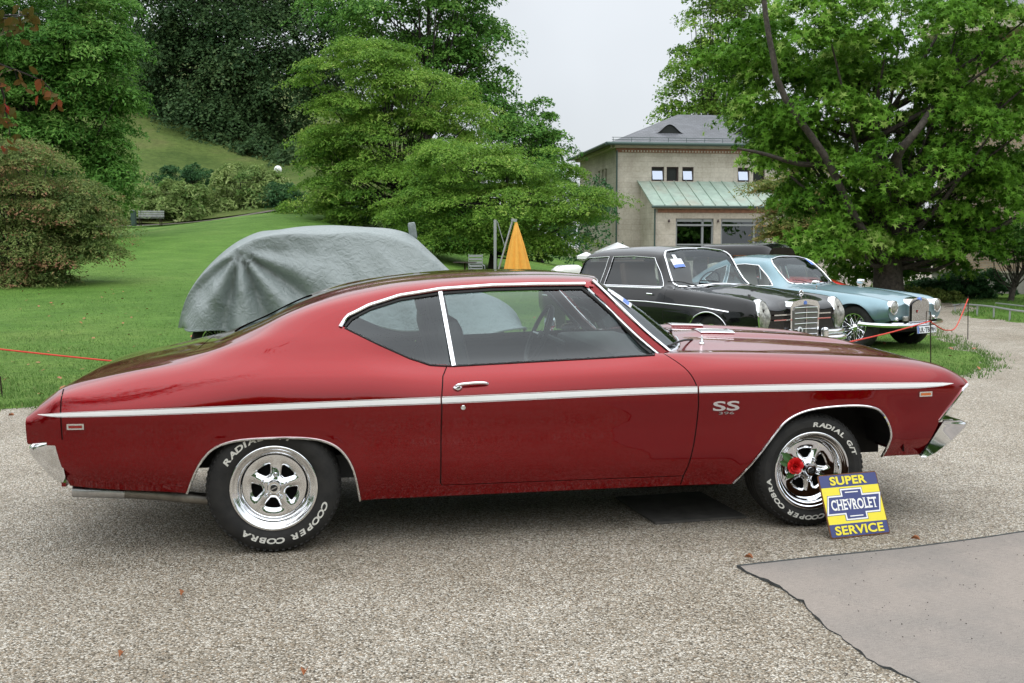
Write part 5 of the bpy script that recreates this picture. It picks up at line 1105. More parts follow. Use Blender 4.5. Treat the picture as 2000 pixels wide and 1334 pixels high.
def villa():
    R = empty('stone_villa', (8.35, 85.3, -.1), math.radians(7.5), 'two-storey sandstone building with slate hip roof and green copper lean-to', 'building')
    W, D, E = 18., 15., 9.55
    up = [(2.9, 3.95, 6.85, 8.0), (4.15, 5.15, 6.85, 8.0), (5.45, 6.4, 6.85, 8.0), (10.1, 11.1, 6.85, 8.0), (11.4, 12.4, 6.85, 8.0)]
    wall('front_wall', 'sandstone', (0, 0, 0), (1, 0, 0), W, E, up, R)
    sw = [(8.2, 9.0, 6.85, 8.1), (9.5, 10.3, 6.85, 8.1), (10.8, 11.6, 6.85, 8.1)]
    wall('side_wall', 'sandstone', (0, D, 0), (0, -1, 0), D, E, sw, R)
    wall('side_wall', 'sandstone', (W, 0, 0), (0, 1, 0), D, E, [], R)
    for i, q in enumerate(up):
        f = MB(); cx, cz = (q[0] + q[1]) / 2, (q[2] + q[3]) / 2; w, h = q[1] - q[0], q[3] - q[2]
        for dx in (-1, 1): f.box((cx + dx * (w / 2 - .05), .22, cz), (.10, .08, h))
        for dz in (-1, 1): f.box((cx, .22, cz + dz * (h / 2 - .05)), (w - .2, .08, .10))
        wn = f.build('window', 'window_dark', R)
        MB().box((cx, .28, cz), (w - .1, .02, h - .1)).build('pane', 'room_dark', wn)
        if i in (0, 2, 3): MB().box((cx, .13, cz - .10), (w - .22, .03, h * .62), rx=math.radians(-14)).build('tilted_pane', 'pane_sky', wn)
        s = MB(); s.box((cx, -.04, q[2] - .06), (w + .24, .16, .12)); s.build('sill', 'cornice_stone', wn)
    for q in sw:
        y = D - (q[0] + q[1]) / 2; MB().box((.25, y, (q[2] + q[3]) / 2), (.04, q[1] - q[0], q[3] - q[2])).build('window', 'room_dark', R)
    MB().box((W / 2, -.05, E - .28), (W + .1, .12, .32)).build('brick_band', 'brick_band', R)
    fr = MB()
    for k in range(70): fr.box((.5 + k * .25, -.14, E - .34), (.12, .06, .14))
    o = fr.build('dentil_frieze', 'cornice_stone', R); o['kind'] = 'stuff'
    c = MB(); c.box((W / 2, -.22, E + .02), (W + .5, .5, .22)); c.box((-.22, D / 2, E + .021), (.5, D, .22)); c.build('cornice', 'cornice_stone', R)
    g = 1.0; z0 = E + .15; r1, r2 = (7.2, 7.5), (11.5, 7.5); zr = 13.1
    rf = MB(); V = [(-g, -g, z0), (W + g, -g, z0), (W + g, D + g, z0), (-g, D + g, z0), (r1[0], r1[1], zr), (r2[0], r2[1], zr)]
    rf.add(V, [(0, 1, 5, 4), (1, 2, 5), (2, 3, 4, 5), (3, 0, 4), (3, 2, 1, 0)]); roof = rf.build('roof', 'slate', R)
    mb = MB(); mb.tube([(-g, -g, z0 + .02), (W + g, -g, z0 + .02)], .13, 8); mb.tube([(-g - .02, -g, z0 + .02), (-g - .02, D + g, z0 + .02)], .13, 8); mb.build('gutter', 'gutter_green', roof, True)
    mb = MB(); mb.tube([(0.02, -.12, .2), (.02, -.12, E - .3)], .07, 8); mb.build('downpipe', 'gutter_green', R, True)
    sl = (zr - z0) / (7.5 + g)
    for x in (4.9, 11.4):        # eyebrow dormers
        y = 2.2; z = z0 + (y + g) * sl; mb = MB(); n = 14; fr_, bk = [], []
        for i in range(n + 1):
            a = (i / n - .5) * 2; hh = .75 * (math.cos(a * math.pi) + 1) / 2; fr_.append((x + a * 1.25, y - .35, z - .35 * sl + hh)); bk.append((x + a * 1.05, y + hh / sl + .05, z + hh + .02))
        mb.add(fr_ + bk, [(i, i + 1, n + 2 + i, n + 1 + i) for i in range(n)]); dm = mb.build('dormer', 'slate', roof, True)
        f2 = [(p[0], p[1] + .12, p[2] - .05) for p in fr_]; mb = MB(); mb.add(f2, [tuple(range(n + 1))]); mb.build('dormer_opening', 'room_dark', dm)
    rl = MB()
    for zz in (.18, .36): rl.tube([(-g + .5, -g + .45, z0 + .45 * sl + zz), (W + g, -g + .45, z0 + .45 * sl + zz)], .022, 5)
    for k in range(13): rl.tube([(-.4 + k * 1.5, -g + .45, z0 + .3 * sl), (-.4 + k * 1.5, -g + .45, z0 + .45 * sl + .38)], .022, 5)
    rl.build('snow_guard', 'gutter_green', roof)
    # lean-to extension with copper roof
    x0, x1, y0, h = 2.0, 17.5, -4.2, 4.75; zt = 6.75
    ops = [(1.75, 4.75, .5, 3.75), (5.35, 8.9, .5, 3.75), (9.6, 12.8, .5, 3.75)]
    wall('extension_wall', 'sandstone', (x0, y0, 0), (1, 0, 0), x1 - x0, h, ops, R)
    sd = MB(); sd.add([(x0, 0, 0), (x0, y0, 0), (x0, y0, h), (x0, 0, zt)], [(0, 1, 2, 3)]); sd.build('extension_side_wall', 'sandstone', R)
    rf = MB(); yo = y0 - .45; zo = h - .12; rf.add([(x0 - .25, 0, zt), (x0 - .25, yo, zo), (x1, yo, zo), (x1, 0, zt), (x0 - .25, 0, zt + .1), (x0 - .25, yo, zo + .1), (x1, yo, zo + .1), (x1, 0, zt + .1)], [(0, 1, 2, 3)[::-1], (4, 5, 6, 7), (0, 4, 5, 1), (1, 5, 6, 2)][0:4]); cr = rf.build('copper_roof', 'copper_patina', R)
    for k in range(16):
        x = x0 - .25 + k * 1.0; mb = MB(); mb.sweep([(x, 0, zt + .13), (x, yo, zo + .13)], [(-.03, -.04), (.03, -.04), (.03, .05), (-.03, .05)]); mb.build('roof_seam', 'copper_patina', cr)
    mb = MB(); mb.tube([(x0 - .3, yo - .08, zo), (x1, yo - .08, zo)], .10, 8); mb.build('gutter', 'gutter_green', cr, True)
    mb = MB(); mb.tube([(x0 + .06, y0 - .1, .2), (x0 + .06, y0 - .1, h - .2)], .065, 8); mb.build('downpipe', 'gutter_green', R, True)
    MB().box(((x0 + x1) / 2, y0 - .04, h - .42), (x1 - x0 - .6, .10, .26)).build('brick_band', 'brick_band', R)
    MB().box(((x0 + x1) / 2, y0 - .08, h - .16), (x1 - x0, .18, .2)).build('cornice', 'cornice_stone', R)
    for q in ops:
        a, b, c, d = x0 + q[0], x0 + q[1], q[2], q[3]; f = MB()
        f.box(((a + b) / 2, y0 + .15, d - .12), (b - a, .12, .24)); f.box(((a + b) / 2, y0 + .09, d - .50), (b - a - .1, .16, .14))
        f.box((a + .06, y0 + .15, (c + d) / 2), (.12, .12, d - c)); f.box((b - .06, y0 + .15, (c + d) / 2), (.12, .12, d - c)); f.box((b - .85, y0 + .15, (c + d) / 2), (.16, .12, d - c)); f.box(((a + b) / 2, y0 + .15, c + 1.25), (b - a, .11, .12))
        wn = f.build('window', 'window_frame', R)
        MB().box(((a + b) / 2, y0 + .22, (c + d) / 2), (b - a, .02, d - c)).build('pane', 'pane_glass', wn)
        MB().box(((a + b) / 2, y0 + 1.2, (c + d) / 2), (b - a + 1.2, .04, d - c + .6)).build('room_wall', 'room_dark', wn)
    for x in (1.15, 5.05): mb = MB(); mb.lathe([(0, 0), (.09, 0), (.10, .05), (.05, .22), (0, .24)], 10, 'z', (x0 + x, y0 - .2, 3.45)); mb.build('wall_lamp', 'window_dark', R)
villa()
def brick_house():
    R = empty('brick_building', (14.7, 36.8, -.1), math.radians(-34), 'pale brick building wall at the right edge behind the hedge', 'building')
    wall('front_wall', 'pale_brick', (0, 0, 0), (1, 0, 0), 26, 8.6, [], R, z0=.75)
    wall('side_wall', 'pale_brick', (0, 12, 0), (0, -1, 0), 12, 8.6, [], R, z0=.75)
    p = MB(); p.box((13, 0, .37), (26.1, .14, .76)); p.box((0, 6, .37), (.14, 12, .76)); p.build('plinth', 'plinth_stone', R)
    MB().box((13, -.09, .76), (26.2, .10, .06)).build('plinth_ledge', 'cornice_stone', R)
    MB().box((13, 5.5, 8.8), (27, 13.6, .4)).build('cornice', 'cornice_stone', R)
    rf = MB(); rf.add([(-.5, -1, 9), (26.5, -1, 9), (26.5, 13, 9), (-.5, 13, 9), (6, 6, 12), (20, 6, 12)], [(0, 1, 5, 4), (1, 2, 5), (2, 3, 4, 5), (3, 0, 4)]); rf.build('roof', 'slate', R)
brick_house()
# ------------------------------------------------------------------ the other cars
def simple_wheel(name, parent, R, W, loc, side, style):
    w = empty(name, loc, 0 if side == 1 else math.pi); w.parent = parent; rim = R * .62; sw = R - rim
    pr = [(rim - .01, -.01), (rim, .006), (rim + .3 * sw, .018), (rim + .65 * sw, .016), (R - .012, -.002), (R, -.03), (R, -W + .03), (R - .012, -W), (rim, -W)]
    mb = MB(); mb.lathe(pr, 56, 'y'); t = mb.build('tyre', 'tyre_rubber', w, True, 40)
    if style == 'wire':
        mb = MB(); mb.lathe([(rim + .004, 0), (rim + .002, .010), (rim - .010, .006), (rim - .016, -.03), (rim - .02, -.10)], 48, 'y'); mb.build('rim', 'chrome', w, True)
        mb = MB()
        for k in range(48):
            a = 2 * math.pi * k / 48; d = .16 * (1 if k % 2 else -1); y0 = .01 if k % 4 < 2 else .09
            mb.tube([(.045 * math.cos(a + d * 2.4), -(-.02 if k % 4 < 2 else -.10), .045 * math.sin(a + d * 2.4)), ((rim - .012) * math.cos(a), .03 + (k % 3) * .015, (rim - .012) * math.sin(a))], .0035, 4)
        mb.build('spokes', 'chrome', w)['kind'] = 'stuff'
        mb = MB(); mb.lathe([(0, .012), (.018, .010), (.03, -.002), (.05, -.012), (.052, -.10)], 20, 'y'); h = mb.build('hub', 'chrome', w, True, 40)
        mb = MB()
        for q in (.3, .3 + math.pi): mb.tube([(0, -.008, 0), (.075 * math.cos(q), -.006, .075 * math.sin(q))], .010, 6)
        mb.build('knock_off', 'chrome', h)
    else:
        mb = MB(); mb.lathe([(rim + .004, 0), (rim - .002, .008), (rim - .016, .002), (rim - .03, -.02), (.10, -.012), (.085, .004), (.03, .014), (0, .015)], 40, 'y'); mb.build('hub_cap', 'chrome', w, True, 50)
    mb = MB(); mb.lathe([(0, -.12), (rim - .02, -.12)], 24, 'y'); mb.build('brake_drum', 'underbody', w)
    return w
def car_shell(root, B, u0, u1, wins, screens, arches, paintm, tsplit, parts, glass='car_glass', du=.05, nt=44):
    """cut the body sheet into skin and glass; wins: side openings (u, z); screens: top openings (u, v)"""
    us = np.arange(u0, u1 + 1e-6, du); ts = np.linspace(0, 1, nt)
    wl = [np.r_[B.side(w, .03), B.side([w[-1], w[0]], .03)[1:]] for w in wins]; sl = [B.top(s, .04) for s in screens]
    al = [np.r_[[(a[0][0], -.02)], B.side(a, .04), [(a[-1][0], -.02)]] for a in arches]
    V, Fc = B.mesh(us, ts, wl + sl + al + [np.c_[us, 0 * us], np.c_[us, 0 * us + 1]])
    c = V[Fc].mean(1); drop = (c[:, 0] > u1 + .001) | (c[:, 0] < u0 - .001) | (c[:, 1] < 0) | (c[:, 1] > 1)
    for a in al: drop |= in_poly(c, a)
    used = drop.copy()
    for w in wl:
        k = in_poly(c, w) & ~used; used |= k
        for sd in (1, -1): B.part('side_window', glass, V, Fc[k], root, sd, -.008)
    for s, l in zip(screens, sl):
        k = in_poly(c, np.r_[l, [(l[-1][0], 1.02), (l[0][0], 1.02)]]) & ~used; used |= k
        B.part('windscreen' if np.mean(l[:, 0]) > (u0 + u1) / 2 - .3 else 'rear_window', glass, V, Fc[k], root, both=True, off=-.006)
    rest = ~used
    for nm, f in parts:
        k = rest & f(c[:, 0], c[:, 1]); rest &= ~k
        if nm in ('hood', 'roof', 'trunk_lid', 'bonnet'): B.part(nm, paintm, V, Fc[k], root, both=True)
        else:
            for sd in (1, -1): B.part(nm, paintm, V, Fc[k], root, sd)
    # dark lining just inside the greenhouse
    g = ~used & (c[:, 1] > tsplit)
    B.part('headliner', 'interior_trim', V, Fc[g], root, both=True, off=-.025)
def trim(root, B, uv, name='trim', r=.010, m='chrome', off=.004, both=True, flat=.8):
    for sd in ((1, -1) if both else (1,)):
        mb = MB(); mb.tube(B.line3(uv, sd, off), r, 6, flat=flat); mb.build(name, m, root, True)
def end_cap(root, B, u, name, m, du=.0, n=40):
    t = np.linspace(0, 1, n); p = B.P(np.full(n, u), t); ring = np.r_[p, (p * np.array([1, -1, 1]))[::-1][1:]]; mb = MB(); mb.add(ring + np.array([du, 0, 0]), [tuple(range(len(ring)))]); return mb.build(name, m, root)
def cabin(root, x0, x1, w, zf, seat_m, seats, wheel):
    MB().box(((x0 + x1) / 2, 0, zf), (x1 - x0, w, .1)).build('cabin_floor', 'interior_black', root)
    for x, y, wy in seats:
        V1, F1 = round_box((.45, wy, .16), .05); V2, F2 = round_box((.14, wy, .55), .05); R = np.array(Matrix.Rotation(-.22, 3, 'Y'))
        mb = MB(); mb.add(V1 + np.array([x + .22, y, zf + .32]), F1); mb.add(V2 @ R.T + np.array([x - .03, y, zf + .60]), F2); mb.build('seat', seat_m, root, True, 60)
    cen = np.array(wheel); ax = np.array([-.92, 0, .39]); e1 = np.array([0, 1., 0]); e2 = np.cross(ax, e1)
    mb = MB(); mb.tube([cen + .2 * (math.cos(q) * e1 + math.sin(q) * e2) for q in np.linspace(0, 2 * math.pi, 28, endpoint=False)], .011, 6, True); mb.tube([cen - .2 * e1, cen + .2 * e1], .009, 6); mb.tube([cen, cen - ax * .4], .02, 6); mb.build('steering_wheel', 'interior_black', root, True)
def black_saloon():
    h0 = np.array([3.66, 13.45]); al = math.radians(-56); hd = np.array([math.cos(al), math.sin(al)]); o = h0 - hd * 3.40
    z0 = 0.0
    root = empty('saloon_car', (o[0], o[1], z0), al, 'black vintage saloon with upright chrome grille and stacked oval headlamps', 'car')
    c0 = [(-1.2, .70, .40), (-.9, .80, .28), (0, .82, .25), (2.6, .82, .25), (3.2, .80, .30), (3.46, .70, .36)]
    c1 = [(-1.2, .78, .55), (-.9, .87, .48), (0, .885, .45), (2.6, .885, .46), (3.2, .86, .48), (3.46, .78, .50)]
    c2 = [(-1.2, .80, .78), (-.9, .88, .76), (0, .90, .74), (1.7, .90, .76), (2.7, .885, .74), (3.2, .865, .72), (3.40, .835, .69), (3.46, .80, .67)]
    c3 = [(-1.2, .79, .93), (-.9, .85, .95), (0, .845, .935), (1.0, .845, .945), (1.85, .84, .955), (2.4, .815, .925), (3.0, .80, .885), (3.30, .79, .85), (3.42, .77, .79), (3.46, .76, .73)]
    c4 = [(-1.2, .66, .945), (-.9, .70, .965), (-.4, .735, 1.0), (-.1, .755, 1.15), (1.0, .755, 1.18), (1.58, .755, 1.15), (1.82, .74, 1.0), (1.95, .70, .965), (2.4, .66, .925), (3.0, .64, .870), (3.30, .63, .82), (3.42, .62, .77), (3.46, .62, .72)]
    c5 = [(-1.2, .5, .95), (-.9, .52, .97), (-.40, .58, 1.04), (-.26, .63, 1.22), (-.10, .65, 1.385), (.2, .65, 1.415), (1.0, .655, 1.43), (1.50, .655, 1.41), (1.72, .63, 1.17), (1.93, .55, .975), (2.4, .45, .955), (3.0, .40, .885), (3.25, .38, .835), (3.42, .38, .76), (3.46, .38, .70)]
    c6 = [(-1.2, .25, .95), (-.9, .26, .97), (-.43, .30, 1.05), (-.26, .34, 1.23), (-.08, .36, 1.425), (.25, .36, 1.49), (1.0, .36, 1.51), (1.48, .36, 1.475), (1.72, .33, 1.22), (1.98, .26, .99), (2.4, .22, .985), (3.0, .20, .915), (3.25, .19, .87), (3.42, .19, .81), (3.46, .19, .74)]
    c7 = [(u, 0, z + .012) for u, v, z in c6]
    FAr = [(2.30, .20), (2.33, .40), (2.42, .57), (2.56, .655), (2.70, .68), (2.84, .655), (2.98, .57), (3.07, .40), (3.10, .22)]; RAr = [(-.40, .20), (-.36, .42), (-.25, .56), (0, .62), (.25, .56), (.36, .42), (.40, .2)]
    FAr, RAr = smoothpath(FAr, 24), smoothpath(RAr, 24)
    B = Body([c0, c1, c2, c3, c4, c5, c6, c7], [FAr[3:-3], RAr[3:-3]], .012)
    w1 = [(.50, .965), (.54, 1.37), (1.0, 1.38), (1.44, 1.36), (1.62, 1.16), (1.76, .975)]; w2 = [(-.24, 1.03), (-.13, 1.29), (-.05, 1.345), (.44, 1.37), (.40, .965), (-.18, .965)]
    ws = [(1.47, 0), (1.48, .3), (1.50, .55), (1.56, .63), (1.68, .66), (1.83, .70), (1.91, .68), (1.97, .5), (1.995, .25), (2.0, 0)]; rw = [(-.08, 0), (-.08, .45), (-.12, .54), (-.30, .56), (-.38, .5), (-.42, 0)]
    parts = [('door', lambda u, t: (u > .45) & (u < 1.86) & (t < 3.2 / 7)), ('rear_door', lambda u, t: (u > -.25) & (u <= .45) & (t < 3.2 / 7)), ('bonnet', lambda u, t: (u > 1.95) & (t > 4.2 / 7)), ('roof', lambda u, t: (u > -.5) & (t > 4.6 / 7) & (u < 1.95)), ('screen_pillar', lambda u, t: (t > 3.2 / 7) & (u > .7) & (u < 1.95)), ('front_wing', lambda u, t: u > 1.8), ('rear_wing', lambda u, t: u < 2)]
    car_shell(root, B, -1.2, 3.46, [w1, w2], [ws, rw], [FAr, RAr], 'black_paint', 3.3 / 7, parts)
    end_cap(root, B, 3.455, 'front_panel', 'black_paint'); end_cap(root, B, -1.195, 'tail_panel', 'black_paint')
    for w in (w1, w2): trim(root, B, np.r_[B.side(w, .05), B.side([w[-1], w[0]], .05)], 'window_trim', .0055)
    trim(root, B, B.side([(-1.1, .925), (-.4, .945), (.5, .945), (1.75, .955)], .06), 'belt_trim', .012)
    trim(root, B, B.side([(-1.0, .76), (0, .755), (1.5, .765), (2.6, .735), (3.05, .70)], .06), 'side_moulding', .010)
    for a in (FAr, RAr): trim(root, B, B.side(a[2:-2], .05), 'arch_trim', .010)
    s = B.top(ws, .05); p = B.line3(s, 1, .004); p = np.r_[p, (p * np.array([1, -1, 1]))[::-1][1:-1]]; mb = MB(); mb.tube(p, .014, 6, True); mb.build('screen_trim', 'chrome', root, True)
    for u_ in (1.86, .45):
        for sd in (1, -1): l = B.side([(u_, .28), (u_ - .02, .6), (u_, .94)], .05); mb = MB(); mb.tube(B.line3(l, sd, -.001), .004, 4); mb.build('door_gap', 'gap_dark', root)
    # grille: tall chrome surround, curved top, mesh with bars
    gx = 3.50; gw, zb, zt = .235, .37, .825
    sh = [(-gw, zb), (gw, zb), (gw + .012, zt - .08), (gw * .88, zt - .02), (gw * .45, zt), (0, zt + .012), (-gw * .45, zt), (-gw * .88, zt - .02), (-gw - .012, zt - .08)]
    mb = MB(); mb.prism([(y * 1.10, z * 1.0 + (.022 if z > .7 else -.0)) for y, z in sh], .20, 'yz', gx - .19); g = mb.build('grille_surround', 'chrome', root, True, 30)
    mb = MB(); mb.prism([(y * .93, zb + .01 + (z - zb) * .88) for y, z in sh], .022, 'yz', gx); mb.build('grille_mesh', 'grille_mesh', g)
    for k in range(6): z = zb + .04 + k * .068; mb = MB(); mb.tube([(gx + .026, -gw * .9, z), (gx + .034, 0, z + .004), (gx + .026, gw * .9, z)], .0055, 6); mb.build('grille_bar', 'chrome', g)
    mb = MB(); mb.tube([(gx + .03, 0, zb + .01), (gx + .03, 0, zt - .06)], .006, 6); mb.build('grille_bar', 'chrome', g)
    mb = MB(); mb.lathe([(0, .006), (.042, .006), (.044, 0), (.044, -.01)], 20, 'x'); V = np.concatenate(mb.V); mb.V = [V + np.array([gx + .035, -.115, .465])]; bd = mb.build('grille_badge', 'sticker_white', g)
    mb = MB()
    for a, b in ((0, 0), (.012, .006), (-.012, .006), (.012, -.010), (-.012, -.010), (0, -.018), (0, .016)): mb.box((gx + .044, -.115 + a, .465 + b), (.004, .015, .012))
    mb.build('badge_mark', 'black_rubber', bd)
    mb = MB(); mb.tube([(gx - .06, 0, zt + .02), (gx - .06, 0, zt + .07)], .007, 6); cz = zt + .105; mb.tube([(gx - .06, .036 * math.cos(q), cz + .036 * math.sin(q)) for q in np.linspace(0, 2 * math.pi, 24, endpoint=False)], .005, 6, True)
    for q in (90, 210, 330): q = math.radians(q); mb.tube([(gx - .06, 0, cz), (gx - .06, .034 * math.cos(q), cz + .034 * math.sin(q))], .005, 5)
    mb.build('bonnet_ornament', 'chrome', root, True)
    mb = MB(); mb.lathe([(0, .004), (.028, .003), (.03, -.006)], 18, 'x'); mb.V = [np.concatenate(mb.V) + np.array([gx + .012, 0, zt - .018])]; mb.build('bonnet_badge', 'sticker_blue', root)
    # stacked oval headlamps
    for sd in (1, -1):
        yc = -sd * .70; zc = .64; N = 28
        def ov(s, x): return [(x - .04 * (abs(math.sin(q)) ** 2) * (1 if math.sin(q) > 0 else .4) * 1.6, yc + s * .098 * math.cos(q) * (1 + .10 * math.sin(q)), zc + s * .215 * math.sin(q)) for q in np.linspace(0, 2 * math.pi, N, endpoint=False)]
        mb = MB(); a, b, c_ = ov(1.04, 3.38), ov(1.07, 3.45), ov(.98, 3.48); mb.add(a + b + c_, [(i, (i + 1) % N, N + (i + 1) % N, N + i) for i in range(N)] + [(N + i, N + (i + 1) % N, 2 * N + (i + 1) % N, 2 * N + i) for i in range(N)]); hl = mb.build('headlamp', 'chrome', root, True, 40)
        mb = MB(); a, b, c_ = ov(.97, 3.478), ov(.75, 3.505), ov(.3, 3.515); mb.add(a + b + c_, [(i, (i + 1) % N, N + (i + 1) % N, N + i) for i in range(N)] + [(N + i, N + (i + 1) % N, 2 * N + (i + 1) % N, 2 * N + i) for i in range(N)] + [tuple(range(2 * N, 3 * N))]); mb.build('lamp_glass', 'lens', hl, True)
        for z in (.665, .60): mb = MB(); mb.box((3.468, -sd * .40, z), (.02, .26, .016)); mb.build('front_bar', 'chrome', root)
        # bumper halves, two tiers with overriders
        for z, x0_ in ((.42, 3.50), (.345, 3.54)):
            pth = smoothpath([(x0_ + .02, -sd * (.30 if z > .4 else .0), z), (x0_ + .015, -sd * .60, z), (x0_ - .06, -sd * .82, z), (x0_ - .20, -sd * .90, z), (x0_ - .45, -sd * .925, z)], 20)
            mb = MB(); mb.sweep(pth, [(-.012, -.035), (.018, -.026), (.026, 0), (.018, .026), (-.012, .035)] if True else None, up=(0, 0, 1)); mb.tube(pth, .034, 8, flat=1.0); mb.build('bumper', 'chrome', root, True, 50)
        mb = MB(); V_, F_ = round_box((.10, .09, .20), .035); mb.add(V_ + np.array([3.55, -sd * .33, .39]), F_); mb.build('overrider', 'chrome', root, True)
        mb = MB(); l = B.side([(1.62, .865), (1.50, .868)], .02); mb.tube(B.line3(l, sd, .022), .010, 6); mb.build('door_handle', 'chrome', root, True)
        for u_, n_ in ((2.70, 'front_wheel'), (0, 'rear_wheel')): simple_wheel(n_, root, .325, .19, (u_, -sd * .835, .325), sd, 'cap')
    for y0 in (-.45, .15): mb = MB(); mb.tube(smoothpath([(2.03, y0, .985), (1.93, y0 - .2, 1.04), (1.90, y0 - .42, 1.05)], 8), .008, 5); mb.build('wiper', 'black_rubber', root)
    mb = MB(); mb.box((2.12, 0, .992), (.12, .8, .008)); mb.build('cowl_grille', 'chrome', root)
    MB().box((1.2, 0, .30), (4.0, 1.5, .12)).build('floor_pan', 'underbody', root)
    cabin(root, -.3, 1.9, 1.5, .42, 'brown_trim', [(.75, -.36, .6), (.75, .36, .6), (-.15, 0, 1.3)], (1.42, .36, .98))
    MB().box((1.72, 0, .90), (.25, 1.4, .16)).build('dashboard', 'interior_black', root)
    # event plate behind the screen on the viewer's side
    def sp(u, v): t = B.tv([u], [v]); return B.P([u], t)[0] + B.N(np.array([u]), t)[0] * .002
    q = [[sp(1.57 + .13 * j / 3, .58 - .20 * i / 3 - .02 * j / 3) for i in range(4)] for j in range(4)]; Q = np.array(q).reshape(-1, 3); mk('event_sticker', Q, [(j * 4 + i, j * 4 + i + 1, (j + 1) * 4 + i + 1, (j + 1) * 4 + i) for j in range(3) for i in range(3) if not (j == 0 and i != 1)], 'sticker_white', root)
    q = [[sp(1.67 + .03 * j / 3, .56 - .19 * i / 3) for i in range(4)] for j in range(4)]; Q = np.array(q).reshape(-1, 3) + np.array([.003, 0, .003]); mk('sticker_band', Q, [(j * 4 + i, j * 4 + i + 1, (j + 1) * 4 + i + 1, (j + 1) * 4 + i) for j in range(3) for i in range(3)], 'sticker_blue', root)
black_saloon()
def blue_coupe():
    h0 = np.array([6.22, 16.55]); al = math.radians(-52); hd = np.array([math.cos(al), math.sin(al)]); o = h0 - hd * 3.36; z0 = -.09
    root = empty('touring_coupe', (o[0], o[1], z0), al, 'pale metallic blue vintage coupe with wire wheels beside the black saloon', 'car'); root.scale = (1.04, 1.04, 1.05)
    c0 = [(-1.2, .60, .42), (-.8, .74, .30), (0, .78, .24), (2.2, .78, .24), (2.9, .76, .30), (3.2, .72, .40), (3.36, .62, .46)]
    c1 = [(-1.2, .66, .52), (-.8, .80, .46), (0, .83, .42), (2.2, .83, .44), (2.9, .82, .46), (3.2, .79, .50), (3.36, .68, .52)]
    c2 = [(-1.2, .68, .62), (-.8, .81, .66), (0, .84, .68), (1.5, .84, .70), (2.4, .835, .70), (2.9, .825, .68), (3.2, .79, .655), (3.36, .70, .63)]
    c3 = [(-1.2, .60, .72), (-.8, .74, .82), (0, .775, .86), (1.4, .775, .875), (2.0, .765, .865), (2.5, .745, .835), (2.9, .725, .805), (3.15, .70, .775), (3.28, .67, .74), (3.36, .60, .69)]
    c4 = [(-1.2, .48, .75), (-.8, .60, .88), (-.3, .66, 1.00), (.3, .675, 1.06), (1.0, .68, 1.06), (1.35, .68, .97), (1.6, .64, .895), (2.0, .58, .875), (2.5, .53, .825), (2.9, .50, .775), (3.15, .48, .735), (3.28, .47, .70), (3.36, .44, .66)]
    c5 = [(-1.2, .35, .77), (-.8, .42, .92), (-.5, .50, 1.06), (-.2, .55, 1.18), (.1, .575, 1.265), (.6, .58, 1.30), (.98, .58, 1.285), (1.25, .57, 1.14), (1.55, .52, .925), (2.0, .38, .90), (2.5, .33, .86), (2.9, .28, .82), (3.2, .24, .78), (3.36, .24, .70)]
    c6 = [(-1.2, .18, .78), (-.8, .21, .94), (-.5, .26, 1.09), (-.2, .30, 1.23), (.1, .32, 1.335), (.6, .32, 1.385), (.95, .32, 1.365), (1.25, .31, 1.19), (1.62, .26, .935), (2.0, .19, .92), (2.5, .16, .885), (2.9, .13, .845), (3.2, .12, .80), (3.36, .12, .72)]
    c7 = [(u, 0, z + .010) for u, v, z in c6]
    FAr = [(2.42, .20), (2.46, .45), (2.56, .60), (2.70, .675), (2.83, .695), (2.96, .675), (3.08, .60), (3.17, .47), (3.21, .36)]; RAr = [(-.38, .20), (-.34, .42), (-.2, .55), (0, .58), (.2, .55), (.34, .42), (.38, .2)]
    FAr, RAr = smoothpath(FAr, 24), smoothpath(RAr, 24)
    B = Body([c0, c1, c2, c3, c4, c5, c6, c7], [FAr[3:-3], RAr[3:-3]], .016)
    w1 = [(.33, .90), (.30, 1.225), (.62, 1.245), (.90, 1.225), (1.12, 1.06), (1.30, .905)]; w2 = [(-.22, .985), (-.02, 1.145), (.23, 1.22), (.26, .90), (-.05, .91)]
    ws = [(.985, 0), (1.0, .30), (1.03, .47), (1.12, .54), (1.28, .575), (1.45, .57), (1.55, .47), (1.60, .3), (1.625, .15), (1.63, 0)]; rw = [(-.02, 0), (-.04, .30), (-.2, .36), (-.4, .33), (-.45, 0)]
    parts = [('door', lambda u, t: (u > .30) & (u < 1.42) & (t < 3.2 / 7)), ('bonnet', lambda u, t: (u > 1.5) & (t > 4.5 / 7)), ('roof', lambda u, t: (t > 4.6 / 7) & (u > -.6) & (u < 1.6)), ('screen_pillar', lambda u, t: (t > 3.2 / 7) & (u > .6) & (u < 1.5)), ('front_wing', lambda u, t: u > 1.3), ('rear_wing', lambda u, t: u < 2)]
    car_shell(root, B, -1.2, 3.36, [w1, w2], [ws, rw], [FAr, RAr], 'blue_paint', 3.3 / 7, parts)
    end_cap(root, B, 3.355, 'front_panel', 'blue_paint'); end_cap(root, B, -1.195, 'tail_panel', 'blue_paint')
    for w in (w1, w2): trim(root, B, np.r_[B.side(w, .05), B.side([w[-1], w[0]], .05)], 'window_trim', .008)
    s = B.top(ws, .05); p = B.line3(s, 1, .004); p = np.r_[p, (p * np.array([1, -1, 1]))[::-1][1:-1]]; mb = MB(); mb.tube(p, .011, 6, True); mb.build('screen_trim', 'chrome', root, True)
